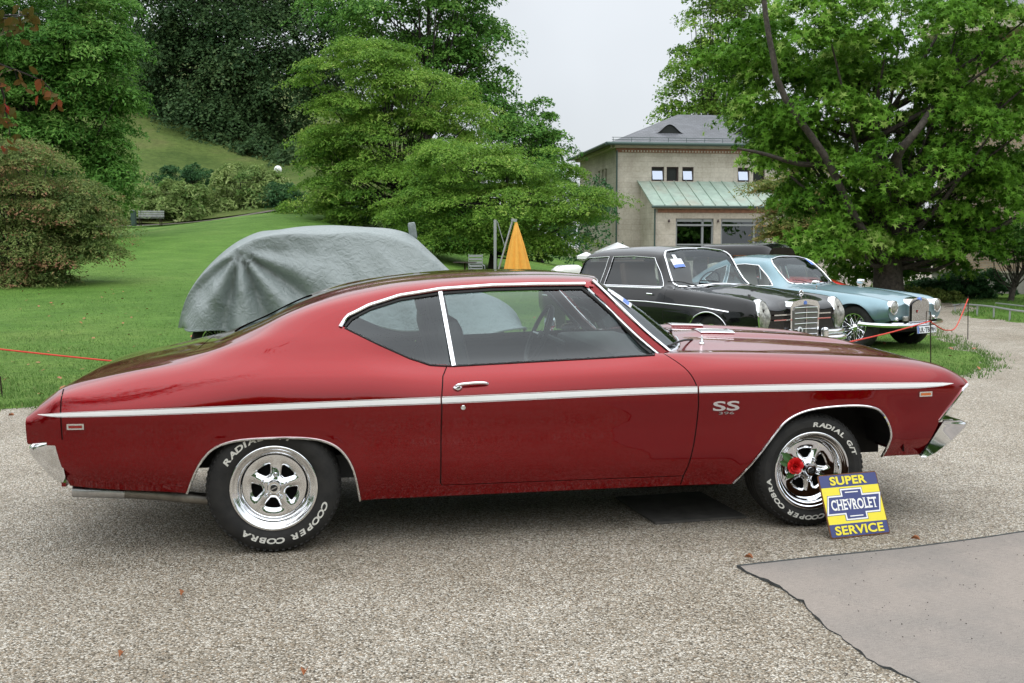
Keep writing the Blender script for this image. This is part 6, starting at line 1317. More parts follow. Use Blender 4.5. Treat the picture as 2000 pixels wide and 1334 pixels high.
    for sd in (1, -1):
        l = B.side([(1.42, .28), (1.43, .6), (1.40, .86)], .05); mb = MB(); mb.tube(B.line3(l, sd, -.001), .004, 4); mb.build('door_gap', 'gap_dark', root)
        # round headlamps in chrome rings
        yc, zc = -sd * .585, .645; mb = MB(); mb.lathe([(.098, -.20), (.104, -.05), (.106, .0), (.102, .018), (.09, .022), (.086, .012)], 32, 'x'); mb.V = [np.concatenate(mb.V) + np.array([3.36, yc, zc])]; hl = mb.build('headlamp', 'chrome', root, True, 50)
        mb = MB(); mb.lathe([(0, .045), (.04, .040), (.07, .028), (.088, .012)], 28, 'x'); mb.V = [np.concatenate(mb.V) + np.array([3.36, yc, zc])]; mb.build('lamp_glass', 'lens', hl, True)
        mb = MB(); mb.lathe([(0, .03), (.02, .026), (.034, .008), (.036, -.03)], 18, 'x'); mb.V = [np.concatenate(mb.V) + np.array([3.36, -sd * .50, .47])]; mb.build('side_lamp', 'chrome', root, True)
        mb = MB(); V_, F_ = round_box((.05, .11, .08), .02); mb.add(V_ + np.array([3.40, -sd * .33, .475]), F_); mb.build('fog_lamp', 'lens', root, True)
        # wing mirrors
        u_, v_ = 2.02, .60; t = B.tv([u_], [v_]); p = B.P([u_], t, sd)[0]; mb = MB(); mb.tube([p, p + np.array([0, 0, .07])], .012, 8); V_, F_ = round_box((.10, .13, .075), .033); mb.add(V_ + p + np.array([-.01, 0, .10]), F_); mb.build('wing_mirror', 'chrome', root, True, 50)
        for u_, n_ in ((2.83, 'front_wheel'), (0, 'rear_wheel')): simple_wheel(n_, root, .335, .17, (u_, -sd * .775, .335), sd, 'wire')
        mb = MB(); mb.tube([(.95, -sd * .62, 1.0), (.9, -sd * .6, 1.2)], .006, 5); mb.build('quarter_light_bar', 'chrome', root)
    # grille
    gw, zb, zt = .235, .43, .755
    N = 24; arch = [(-gw, zb)] + [(gw, zb)] + [(gw * math.cos(q) if True else 0, zt - .11 + .11 * math.sin(q) ** .8) for q in np.linspace(0.02, math.pi - .02, N)]
    mb = MB(); mb.prism([(y * 1.13, z + (.028 if z > .6 else -.01)) for y, z in arch], .22, 'yz', 3.20); g = mb.build('grille_surround', 'chrome', root, True, 30)
    mb = MB(); mb.prism(arch, .02, 'yz', 3.415); mb.build('grille_back', 'grille_dark', g)
    for k in range(23):
        y = -gw * .92 + k * gw * 1.84 / 22; zz = zt - .11 + .11 * math.sqrt(max(0, 1 - (y / gw) ** 2)) ** .8 - .01
        MB().box((3.44, y, (zb + zz) / 2), (.014, .013, zz - zb)).build('grille_slat', 'chrome', g)
    mb = MB(); mb.lathe([(0, .004), (.030, .003), (.032, -.004)], 3, 'x'); mb.V = [np.concatenate(mb.V) + np.array([3.452, -.10, .585])]; mb.build('grille_badge', 'lamp_red', g)
    MB().box((3.43, 0, zt - .005), (.03, .05, .05), rx=.78).build('grille_emblem', 'sticker_blue', g)
    # bumper blade dipping at the plate, number plate
    pth = smoothpath([(2.95, -.83, .40), (3.25, -.80, .395), (3.42, -.62, .39), (3.49, -.3, .38), (3.50, 0, .38), (3.49, .3, .38), (3.42, .62, .39), (3.25, .80, .395), (2.95, .83, .40)], 40)
    mb = MB(); mb.tube(pth, .032, 8, flat=1.2); mb.build('bumper', 'chrome', root, True)
    MB().box((3.545, 0, .315), (.012, .52, .115), ry=-.12).build('number_plate_back', 'black_rubber', root)
    pl = MB().box((3.552, 0, .315), (.008, .51, .105), ry=-.12).build('number_plate', 'sticker_white', root)
    MB().box((3.557, -.233, .3155), (.004, .042, .10), ry=-.12).build('plate_band', 'sticker_blue', pl)
    V, Fc = text_geo('UL·TB 9H', 1, 0, .012, .02); w = V[:, 0].max() - V[:, 0].min(); X = (V[:, 0] - V[:, 0].min()) / w * .43 - .20; Zt = V[:, 1] / .72 * .072 - .036
    p = np.c_[3.558 + (V[:, 2] > 0) * .002 - .0 * Zt, X, .3145 + Zt]; p[:, 0] -= (p[:, 2] - .315) * .12 * -1 * -1
    mk('plate_lettering', p, Fc, 'black_rubber', pl)
    for y0 in (-.25, .2): mb = MB(); mb.tube(smoothpath([(1.66, y0, .945), (1.58, y0 - .15, .99), (1.55, y0 - .33, 1.0)], 8), .006, 5); mb.build('wiper', 'black_rubber', root)
    MB().box((1.2, 0, .30), (3.8, 1.3, .12)).build('floor_pan', 'underbody', root)
    cabin(root, -.3, 1.5, 1.3, .38, 'tan_leather', [(.42, -.33, .5), (.42, .33, .5), (-.2, 0, 1.0)], (1.05, -.33, .90))
    MB().box((1.33, 0, .83), (.22, 1.2, .14)).build('dashboard', 'brown_trim', root)
    def sp(u, v): t = B.tv([u], [v]); p = B.P([u], t)[0]; return p * np.array([1, -1, 1]) + np.array([.004, 0, .004])
    q = [[sp(1.04 + .14 * j / 3, .50 - .10 * i / 3) for i in range(4)] for j in range(4)]; mk('event_sticker', np.array(q).reshape(-1, 3), [(j * 4 + i, j * 4 + i + 1, (j + 1) * 4 + i + 1, (j + 1) * 4 + i) for j in range(3) for i in range(3)], 'sticker_blue', root)
blue_coupe()
def covered_car():
    """car under a grey tarpaulin: the cloth follows roof, bonnet and sides, with pleats and a wavy hem"""
    Yc = 13.6; o = np.array([at(363, 600, Yc)[0] + 2.1, Yc]); rt = math.radians(6)
    g0 = float(gz(o[0], o[1]))
    root = empty('covered_car', (o[0], o[1], g0), rt, 'car hidden under a grey-green tarpaulin on the lawn', 'car')
    prof = [(365, 620), (372, 600), (388, 562), (430, 508), (480, 468), (520, 451), (600, 443), (700, 441), (745, 445), (795, 457), (840, 492), (880, 528), (930, 568), (985, 592), (1012, 615), (1022, 640)]
    U, Zt = [], []
    for x, y in prof: w = at(x, y, Yc); U.append((w[0] - o[0])); Zt.append(w[2] - g0)
    U = np.array(U); Zt = np.array(Zt); Ug = np.linspace(U[0], U[-1], 110); zt = pchip(U, Zt)
    nt = 46; V = np.zeros((2 * nt - 1, len(Ug), 3)); hem = .50
    kx = (Ug - U[0]) / (U[-1] - U[0])
    hw = .78 * (1 - np.exp(-(Ug - U[0]) / .12) * .55) * (1 - np.exp(-(U[-1] - Ug) / .12) * .5)
    for i in range(2 * nt - 1):
        t = (i - (nt - 1)) / (nt - 1); a = abs(t); sg = 1 if t > 0 else -1
        top = zt(Ug); s = np.clip(a / .42, 0, 1); d = np.clip((a - .42) / .58, 0, 1)
        tent = sst(Ug, U[0] + 1.3, U[0] + 2.2)                     # right half slopes out like a tent, left half hangs
        y = hw * ((.80 - .22 * tent) * s + (.20 + .50 * tent) * d)
        z = top - .10 * s ** 2.2 - (top - .10 - hem - .03 * np.sin(Ug * 7) - .05 * np.sin(Ug * 2.3 + 1)) * d ** 1.05
        z = np.where(top < hem + .12, np.minimum(z, top), z)
        # pleats fanning out from the cabin's rear corner and soft sags along the side
        f = np.clip((a - .38) / .35, 0, 1)
        fan = np.arctan2(np.maximum(1.45 - z, .02), Ug - (U[0] + .82)); pl = np.abs(np.sin(fan * 5.2)) ** 1.3
        wgt = np.exp(-((Ug - (U[0] + .85)) / .95) ** 2)
        y = y + f * (.22 * pl - .12) * wgt + f * .030 * np.sin(Ug * 6 + z * 3.5) * (1 - wgt) + f * .012 * np.sin(Ug * 17 + z * 9)
        z = z - .012 * np.sin(Ug * 6 + a * 8) * (1 - f)
        V[i, :, 0] = Ug - .10 * d * np.exp(-(Ug - U[0]) / .5) * -1; V[i, :, 1] = -sg * y; V[i, :, 2] = z
    n = len(Ug); Fc = np.array([(i * n + j, (i + 1) * n + j, (i + 1) * n + j + 1, i * n + j + 1) for i in range(2 * nt - 2) for j in range(n - 1)])
    m, nn, b = new_mat('tarpaulin'); x = noise(nn, 2.2, 3, .5, dist=1.0); y_ = noise(nn, 9, 3, .6, dist=2.0)
    b.inputs['Base Color'].default_value = (.19, .222, .218, 1); b.inputs['Roughness'].default_value = .36; b.inputs['Metallic'].default_value = 0; b.inputs['Specular IOR Level'].default_value = .6
    ad = node(nn, 'ShaderNodeMath', operation='MULTIPLY_ADD'); ad.inputs[1].default_value = .35; lnk(nn, y_.outputs['Fac'], ad.inputs[0]); lnk(nn, x.outputs['Fac'], ad.inputs[2]); bump(nn, b, ad.outputs[0], .85, .05); MATS['tarpaulin'] = m
    tp = mk('tarpaulin', V.reshape(-1, 3), Fc, 'tarpaulin', root, True)
    hm = V[-1]; mb = MB(); mb.tube(hm, .012, 5); mb.build('hem', 'tarpaulin', tp, True)
    mx_ = at(800, 450, Yc - .35); V_, F_ = round_box((.10, .05, .22), .024); R = np.array(Matrix.Rotation(math.radians(-8), 3, 'Y')); c_ = np.array([mx_[0] - o[0], mx_[1] - o[1] + .35, mx_[2] - g0]); mk('wrapped_mirror', V_ @ R.T + c_, F_, 'tarpaulin', root, True)
    for u_ in (U[0] + .55, U[-1] - .62):
        for sd in (1, -1): simple_wheel('wheel', root, .34, .16, (u_, -sd * .60, .34), sd, 'wire')
    MB().box((0, 0, .42), (3.2, .9, .18)).build('chassis', 'underbody', root)
covered_car()
def far_cars():
    # tall black vintage limousine behind the saloon: its roof and a door window show
    Y = 27.; c = at(1447, 500, Y); g0 = float(gz(c[0], Y)); s = Y / F
    R = empty('vintage_limousine', (c[0], Y, g0), math.radians(-48), 'tall black vintage car with rounded roof and orange-edged window behind the black saloon', 'car'); R.scale = (.82, .82, .94)
    c0 = [(-1.3, .62, .45), (1.5, .62, .45)]; c1 = [(-1.3, .72, .8), (1.5, .72, .8)]; c2 = [(-1.3, .72, 1.2), (1.5, .72, 1.2)]; c3 = [(-1.3, .66, 1.5), (-1.0, .70, 1.58), (1.2, .70, 1.60), (1.5, .66, 1.56)]
    c4 = [(-1.3, .58, 1.56), (-1.0, .64, 1.70), (1.2, .64, 1.72), (1.5, .58, 1.64)]; c5 = [(-1.3, .3, 1.60), (-1.0, .33, 1.77), (1.2, .33, 1.79), (1.5, .3, 1.69)]; c6 = [(-1.3, 0, 1.61), (-1.0, 0, 1.79), (1.2, 0, 1.81), (1.5, 0, 1.70)]
    B = Body([c0, c1, c2, c3, c4, c5, c6]); w = [(.25, 1.02), (.25, 1.48), (.72, 1.48), (.72, 1.02)]; w2 = [(-.7, 1.02), (-.7, 1.48), (.1, 1.48), (.1, 1.02)]
    car_shell(R, B, -1.3, 1.5, [w, w2], [], [], 'black_paint', .45, [('roof', lambda u, t: t > 3 / 6), ('body', lambda u, t: t < 2)], du=.1, nt=30)
    for q in (w, w2): trim(R, B, np.r_[B.side(q, .08), B.side([q[-1], q[0]], .08)], 'window_trim', .016, 'rust')
    end_cap(R, B, 1.495, 'front_panel', 'black_paint'); end_cap(R, B, -1.295, 'rear_panel', 'black_paint')
    mb = MB(); mb.tube(smoothpath([(1.3, 0, .95), (2.6, 0, .92)], 6), .38, 14); mb.build('bonnet', 'black_paint', R, True)
    for u_ in (-.7, 2.4):
        for sd in (1, -1): simple_wheel('wheel', R, .38, .14, (u_, -sd * .70, .38), sd, 'wire')
    # red open car behind the blue coupe
    Y = 25.; c = at(1492, 560, Y); g0 = float(gz(c[0], Y))
    R = empty('red_roadster', (c[0], Y, g0), math.radians(-8), 'bright red open car glimpsed behind the blue coupe', 'car'); R.scale = (1, 1, .84)
    c0 = [(-1.9, .6, .4), (-1, .75, .25), (1.4, .75, .25), (2.0, .6, .4)]; c1 = [(-1.9, .7, .6), (-1, .82, .6), (1.4, .82, .6), (2.0, .7, .6)]; c2 = [(-1.9, .66, .8), (-1, .76, .95), (.3, .74, .98), (1.4, .74, .95), (2.0, .62, .75)]; c3 = [(-1.9, .3, .85), (-1, .4, 1.05), (.3, .4, 1.08), (1.4, .4, 1.02), (2.0, .3, .8)]; c4 = [(-1.9, 0, .86), (-1, 0, 1.07), (.3, 0, 1.10), (1.4, 0, 1.05), (2.0, 0, .82)]
    B = Body([c0, c1, c2, c3, c4]); us = np.arange(-1.9, 2.01, .1); V, Fc = B.mesh(us, np.linspace(0, 1, 24), [np.c_[us, 0 * us], np.c_[us, 0 * us + 1]])
    for sd in (1, -1): B.part('body_side', 'dark_red_paint', V, Fc, R, sd)
    end_cap(R, B, 1.99, 'nose', 'dark_red_paint'); end_cap(R, B, -1.89, 'tail', 'dark_red_paint')
    mb = MB(); mb.tube([(.5, -.6, 1.05), (.42, -.6, 1.38), (.42, .6, 1.38), (.5, .6, 1.05)], .018, 6); f = mb.build('screen_frame', 'chrome', R)
    mb = MB(); mb.add([(.5, -.6, 1.05), (.5, .6, 1.05), (.42, .6, 1.38), (.42, -.6, 1.38)], [(0, 1, 2, 3)]); mb.build('screen_glass', 'car_glass', f)
    for u_ in (-1.2, 1.3):
        for sd in (1, -1): simple_wheel('wheel', R, .31, .15, (u_, -sd * .75, .31), sd, 'cap')
    # white car far behind, only its curved roof shows left of the saloon
    Y = 36.; c = at(1110, 560, Y); g0 = float(gz(c[0], Y))
    R = empty('white_car', (c[0], Y, g0), math.radians(20), 'small white car glimpsed left of the black saloon window', 'car'); R.scale = (.62, .62, .86)
    c0 = [(-.9, .6, .3), (.9, .6, .3)]; c1 = [(-.9, .68, .6), (.9, .68, .6)]; c2 = [(-.9, .6, .85), (0, .66, .88), (.9, .6, .8)]; c3 = [(-.9, .45, .87), (-.5, .52, 1.02), (.35, .52, 1.05), (.9, .45, .84)]; c4 = [(-.9, 0, .9), (-.5, 0, 1.07), (.35, 0, 1.10), (.9, 0, .88)]
    B = Body([c0, c1, c2, c3, c4]); us = np.arange(-.9, .901, .1); V, Fc = B.mesh(us, np.linspace(0, 1, 24), [np.c_[us, 0 * us], np.c_[us, 0 * us + 1]])
    for sd in (1, -1): B.part('body_side', 'cream_paint', V, Fc, R, sd)
    end_cap(R, B, .895, 'nose', 'cream_paint'); end_cap(R, B, -.895, 'tail', 'cream_paint')
    for u_ in (-.6, .6):
        for sd in (1, -1): simple_wheel('wheel', R, .27, .13, (u_, -sd * .62, .27), sd, 'cap')
far_cars()
# ------------------------------------------------------------------ small things
def enamel(name, c, chip=.5):
    m, n, b = new_mat(name); x = noise(n, 38, 6, .75); y = noise(n, 9, 4, .6)
    a = node(n, 'ShaderNodeMath', operation='MULTIPLY_ADD'); a.inputs[1].default_value = .45; lnk(n, y.outputs['Fac'], a.inputs[0]); lnk(n, x.outputs['Fac'], a.inputs[2])
    lnk(n, ramp(n, a.outputs[0], [(0, c), (.895, c), (.93, (.30, .27, .22)), (1, (.2, .12, .08))]), b.inputs['Base Color']); b.inputs['Roughness'].default_value = .35; b.inputs['Coat Weight'].default_value = .3; MATS[name] = m
enamel('enamel_yellow', (.78, .66, .02)); enamel('enamel_blue', (.022, .035, .16)); enamel('enamel_white', (.82, .82, .80))
def tin_sign():
    bl = np.array([1.662, 5.372, .003]); ex = np.array([math.cos(.33), math.sin(.33), 0]); W = .372
    H = .338; tl = np.array([1.645, 5.552, .0]); back = np.array([-ex[1], ex[0], 0]); le = .42
    ey = np.array([0, 0, math.cos(le)]) + back * math.sin(le); nn = np.cross(ex, ey)      # points to the viewer
    root = empty('tin_sign', bl, 0, 'small square yellow and blue enamel sign leaning on the front tyre', 'sign')
    def pt(x, y, d): return ex * x * W + ey * y * H + nn * d
    def sheet_(name, poly, d, m, th=.0012, parent=root):
        n = len(poly); P = [pt(x, y, d) for x, y in poly]; Q = [pt(x, y, d - th) for x, y in poly]; mb = MB(); mb.add(P + Q, [tuple(range(n)), tuple(range(n, 2 * n))[::-1]] + [(i, n + i, n + (i + 1) % n, (i + 1) % n) for i in range(n)]); return mb.build(name, m, parent)
    def rr(x0, y0, x1, y1, r):
        o = []
        for cx, cy, a in ((x1 - r, y0 + r, -90), (x1 - r, y1 - r, 0), (x0 + r, y1 - r, 90), (x0 + r, y0 + r, 180)):
            o += [(cx + r * math.cos(math.radians(a + k * 30)), cy + r * math.sin(math.radians(a + k * 30))) for k in range(4)]
        return o
    sheet_('sign_plate', rr(0, 0, 1, 1, .035), 0, 'rust', .004)
    bd = sheet_('blue_band', rr(.018, .02, .985, .215, .02), .0012, 'enamel_blue', .001); b2 = sheet_('blue_band', rr(.018, .79, .985, .982, .02), .0012, 'enamel_blue', .001)
    yf = sheet_('yellow_field', [(.018, .215), (.985, .215), (.985, .79), (.018, .79)], .0013, 'enamel_yellow', .001)
    def bow(g): # cross-shaped badge outline, g grows it
        return [(.055 - g, .385 - g), (.345, .385 - g), (.345, .295 - g), (.66, .295 - g) if False else (.655 + g * 0, .295 - g), (.655, .385 - g), (.905 + g * .5, .385 - g), (.955 + g, .635 + g), (.665, .635 + g), (.665, .725 + g), (.345, .725 + g), (.345, .635 + g), (.105 - g * .5, .635 + g)]
    def bow2(g):
        x1, x2 = .34 - g, .66 + g
        return [(.05 - g * 1.4, .38 - g), (x1, .38 - g), (x1, .285 - g), (x2, .285 - g), (x2, .38 - g), (.90 + g * .6, .38 - g), (.955 + g * 1.4, .635 + g), (x2, .635 + g), (x2, .735 + g), (x1, .735 + g), (x1, .635 + g), (.105 - g * .6, .635 + g)]
    sheet_('badge_edge', bow2(.030), .0020, 'enamel_blue', .0006, yf); sheet_('badge_border', bow2(.022), .0026, 'enamel_white', .0006, yf); bg_ = sheet_('badge', bow2(0), .0032, 'enamel_blue', .0006, yf)
    sheet_('badge_line', [(.39, .69), (.61, .69), (.61, .705), (.39, .705)], .0038, 'enamel_white', .0006, bg_); sheet_('badge_line', [(.39, .315), (.61, .315), (.61, .33), (.39, .33)], .0038, 'enamel_white', .0006, bg_)
    def word(s, x0, x1, y0, y1, d, m, parent, offs, name='lettering'):
        V, Fc = text_geo(s, 1, 0, offs, .02, 1.05); a, b = V[:, 0].min(), V[:, 0].max(); c, e = V[:, 1].min(), V[:, 1].max()
        X = x0 + (V[:, 0] - a) / (b - a) * (x1 - x0); Y = y0 + (V[:, 1] - c) / (e - c) * (y1 - y0)
        P = np.array([pt(x, y, d + (.001 if z > 0 else 0)) for x, y, z in zip(X, Y, V[:, 2])]); return mk(name, P, Fc, m, parent)
    word('SUPER', .18, .80, .82, .958, .0030, 'enamel_yellow', b2, .035); word('SERVICE', .09, .90, .045, .185, .0030, 'enamel_yellow', bd, .030)
    word('CHEVROLET', .115, .885, .425, .59, .0042, 'enamel_white', bg_, .022)
    # slab serifs for the badge lettering
    sf = MB(); n = 9
    V, Fc = text_geo('CHEVROLET', 1, 0, .022, .02, 1.05); a, b = V[:, 0].min(), V[:, 0].max()
    cx = {}; 
    for i in range(n):
        A, _ = text_geo('CHEVROLET'[:i + 1], 1, 0, .022, .02, 1.05); cx[i] = (A[:, 0].max() - a) / (b - a)
    L = [0] + [cx[i] for i in range(n)]
    for i, ch in enumerate('CHEVROLET'):
        l, r = .115 + (L[i] + .012) * .77, .115 + L[i + 1] * .77
        tops = {'H': (0, 1), 'V': (0, 1), 'E': (0,), 'R': (0,), 'L': (0,)}.get(ch, ()); bots = {'H': (0, 1), 'T': (.5,), 'E': (0,), 'R': (0, 1), 'L': (0,), }.get(ch, ())
        for q, y in [(t, .582) for t in tops] + [(t, .425) for t in bots]:
            x = l + .012 + (r - l - .024) * q; P = [pt(x - .022, y, .005), pt(x + .022, y, .005), pt(x + .022, y + .011, .005), pt(x - .022, y + .011, .005)]; sf.add(P, [(0, 1, 2, 3)])
    sf.build('letter_serifs', 'enamel_white', bg_)['kind'] = 'stuff'
tin_sign()
def carpet_mat():
    m, n, b = new_mat('felt_mat'); x = noise(n, 1.1, 4, .6); y = noise(n, 260, 3, .7); t = node(n, 'ShaderNodeTexCoord'); g = node(n, 'ShaderNodeTexNoise'); 
    mp = node(n, 'ShaderNodeMapping'); mp.inputs['Scale'].default_value = (9, 160, 1); mp.inputs['Rotation'].default_value = (0, 0, -.3); lnk(n, t.outputs['Object'], mp.inputs[0]); g.inputs['Scale'].default_value = 3; g.inputs['Detail'].default_value = 4; lnk(n, mp.outputs[0], g.inputs['Vector'])
    c1 = ramp(n, x.outputs['Fac'], [(.36, (.205, .188, .172)), (.60, (.27, .236, .208))]); c2 = ramp(n, g.outputs['Fac'], [(.3, (.74,) * 3), (.7, (1.18,) * 3)]); c3 = ramp(n, y.outputs['Fac'], [(.30, (.45,) * 3), (.44, (.95,) * 3), (.7, (1.2,) * 3)])
    a = node(n, 'ShaderNodeVectorMath', operation='MULTIPLY'); lnk(n, c1, a.inputs[0]); lnk(n, c2, a.inputs[1]); d = node(n, 'ShaderNodeVectorMath', operation='MULTIPLY'); lnk(n, a.outputs[0], d.inputs[0]); lnk(n, c3, d.inputs[1]); lnk(n, d.outputs[0], b.inputs['Base Color'])
    b.inputs['Roughness'].default_value = .9; b.inputs['Specular IOR Level'].default_value = .15; bump(n, b, y.outputs['Fac'], .5, .004); MATS['felt_mat'] = m
    mat('mat_edge', (.05, .055, .055), .9, var=.4, vscale=30)
    edge = smoothpath([(1.07, 4.89), (1.13, 4.74), (1.19, 4.59), (1.245, 4.37), (1.25, 4.17), (1.29, 3.95), (1.32, 3.77), (1.42, 3.57), (1.55, 3.2), (1.7, 2.6)], 60); rnd = np.random.RandomState(4)
    topE = smoothpath([(1.07, 4.89), (1.5, 5.03), (2.1, 5.25), (2.73, 5.50), (3.6, 5.82), (4.4, 6.1)], 60)
    # sheet between the two edges
    nu, nv = 60, 40; V = np.zeros((nu, nv, 3))
    for i in range(nu):
        for j in range(nv):
            f = j / (nv - 1); a = edge[i]; far = np.array([4.6, 2.2 + 3.9 * (1 - i / (nu - 1)) ** .9]); tE = topE[j * 59 // (nv - 1)]
            p = a + (tE - edge[0]) * (1 - .0 * i / nu) if True else a
            if i > 0: p = a + (tE - topE[0])
            x, y = p; d = np.linalg.norm(np.array([x, y]) - a)
            z = .007 + .005 * math.sin(x * 3 + y * 2) + .009 * math.exp(-(d / .05) ** 2) * max(0, math.sin(i * .75 + 1.2 * math.sin(i * .31))) * .9 + .012 * math.exp(-((j - 16 - i * .25) / 3.5) ** 2) * (1 if i > 6 else 0)
            V[i, j] = (x, y, max(z, .004))
    V[1:-1, 0, :2] += rnd.normal(0, .004, (nu - 2, 2))
    Fc = np.array([(i * nv + j, (i + 1) * nv + j, (i + 1) * nv + j + 1, i * nv + j + 1) for i in range(nu - 1) for j in range(nv - 1)])
    P = V.reshape(-1, 3); root = empty('floor_mat', (1.07, 4.89, 0), 0, 'worn grey felt mat with a wavy edge on the gravel at lower right', 'mat'); o = np.array([1.07, 4.89, 0])
    mk('mat_sheet', P - o, Fc, 'felt_mat', root, True)
    e = V[:, 0]; mb = MB(); mb.add(np.r_[e - o + [0, 0, .001], (e - o) * [1, 1, .3] + [-.001, 0, -.002]], [(i, i + 1, nu + i + 1, nu + i) for i in range(nu - 1)]); mb.build('mat_edge', 'mat_edge', root)
    e = V[0]; mb = MB(); mb.tube(e - o + [0, .004, -.001], .006, 5); mb.build('frayed_edge', 'mat_edge', root)
carpet_mat()
def rose():
    c = np.array([2.845 - .105, -.925 - .015, .312 + .035]); R = np.array(Matrix.Rotation(CTH, 3, 'Z')); w = R @ c + np.array([CX0, CY0, 0])
    root = empty('red_rose', w, CTH, 'red rose with leaves tucked into the spokes of the front wheel', 'flower')
    mat('rose_petal', (.62, .006, .008), .55); mat('rose_leaf', (.035, .10, .02), .5)
    def petal(a, r, tilt, h, nm):
        V = []; n = 7
        for i in range(n):
            for j in range(5):
                t = i / (n - 1); s = (j / 4 - .5) * 2; rad = r * (.35 + .65 * t ** .6); w_ = s * .95 * math.sin(math.pi * min(1, .25 + t * .62)); y = -h * t * math.cos(tilt) - .004; rad2 = rad * (.4 + .6 * math.sin(tilt) * t + .2)
                V.append((math.cos(a + w_) * rad2, y + .006 * s * s, math.sin(a + w_) * rad2))
        return MB().add(V, [(i * 5 + j, (i + 1) * 5 + j, (i + 1) * 5 + j + 1, i * 5 + j + 1) for i in range(n - 1) for j in range(4)]).build(nm, 'rose_petal', root, True)
    k = 0
    for r, tl, h, n in ((.012, .25, .042, 3), (.020, .5, .042, 4), (.030, .85, .040, 5), (.040, 1.2, .034, 6)):
        for i in range(n): petal(2 * math.pi * i / n + k * .7, r, tl, h, 'petal')
        k += 1
    V, Fc = leaf_shape('oval')
    for a, s, x, z in ((2.4, .085, -.045, .045), (2.9, .07, -.055, .015), (4.0, .075, -.02, -.045)):
        ca, sa = math.cos(a), math.sin(a); P = np.c_[x + s * (V[:, 1] * ca - V[:, 0] * sa), -.006 - V[:, 2] * s, z + s * (V[:, 1] * sa + V[:, 0] * ca)]; mk('leaf', P, [tuple(f) for f in Fc], 'rose_leaf', root)
    mb = MB(); mb.tube(smoothpath([(0, 0, 0), (-.02, .02, -.03), (-.03, .05, -.09)], 8), .003, 6); mb.build('stem', 'rose_leaf', root)
rose()
def posts_and_ropes():
    def post(px, ytop, ybot, label, lx=0, hook=False):
        # foot on the ground at the photo's foot pixel
        Y = 3135 / (ybot - 481); p = at(px, ybot, Y); g = float(gz(p[0], Y)); t = at(px + lx, ytop, Y); R = empty('rope_post', (p[0], Y, g), 0, label, 'post', 'rope barrier posts')
        MB().tube([(0, 0, -.1), (t[0] - p[0], 0, t[2] - g)], .008, 8).build('rod', 'iron', R, True)
        if hook: MB().tube([(t[0] - p[0], 0, t[2] - g), (t[0] - p[0] - .05, 0, t[2] - g + .005), (t[0] - p[0] - .052, 0, t[2] - g - .16), (t[0] - p[0] - .002, 0, t[2] - g - .16)], .006, 6).build('hook', 'iron', R, True)
        return np.array([t[0], Y, t[2]])
    a = post(1819, 609, 706, 'rusty iron rope post on the grass in front of the blue car', -2, True); b = post(1891, 578, 652, 'rusty iron rope post further back beside the gravel path'); c = post(6, 735, 782, 'rusty iron rope post at the left edge of the lawn', -6)
    n0 = a - [0, 0, .125]; r0 = np.array([*at(1640, 672, 11.2)]); e = b - [0, 0, .05]
    def rope(pts, label, name='barrier_rope'): o = MB().tube(smoothpath(pts, 40), .0085, 6).build(name, 'rope_red', None, True); tag(o, label, 'rope', 'red barrier ropes')
    rope([at(1350, 720, 9.7), at(1560, 690, 10.4), r0, (r0 + n0) / 2 + [0, 0, -.015], n0], 'red rope stretched from behind the bonnet to the front post')
    rope([n0, at(1835, 640, 14.6), at(1850, 645, 15.4), at(1868, 637, 16.6), e], 'red rope sagging between the two right-hand posts')
    rope([at(-120, 668, 10.5), at(0, 682, 10.35), at(120, 695, 10.2), at(250, 708, 10.1), at(420, 722, 10.0), at(700, 735, 10.0)], 'red rope low over the lawn at left behind the boot')
    # dark rope to the fence behind
    o = MB().tube(smoothpath([b - [0, 0, .02], at(1872, 596, 21), at(1845, 600, 23.5)], 16), .006, 5).build('barrier_rope', 'iron', None, True); tag(o, 'thin dark rope running back from the rear post', 'rope')
posts_and_ropes()
def hoop_fence():
    pts = [at(1862, 596, 25.9), at(1885, 594.5, 25.2), at(1930, 598, 24.0), at(1975, 605, 22.8), at(2030, 612, 21.6)]
    R = empty('low_fence', (pts[0][0], pts[0][1], 0), 0, 'low grey metal rail fence along the far grass strip', 'fence'); o = np.array([pts[0][0], pts[0][1], 0]); rail = smoothpath(pts, 24)
    MB().tube(rail - o, .022, 6).build('rail', 'grey_metal', R, True)
    for i in range(1, 24, 4): p = rail[i]; MB().tube([p - o, (p[0] - o[0], p[1] - o[1], float(gz(p[0], p[1])) - .05)], .02, 6).build('post', 'grey_metal', R)
    pts2 = [at(1945, 592, 26.4), at(1990, 597, 25.2), at(2030, 601, 24.2)]; r2 = smoothpath(pts2, 12); MB().tube(r2 - o, .02, 6).build('rail', 'grey_metal', R, True)
hoop_fence()
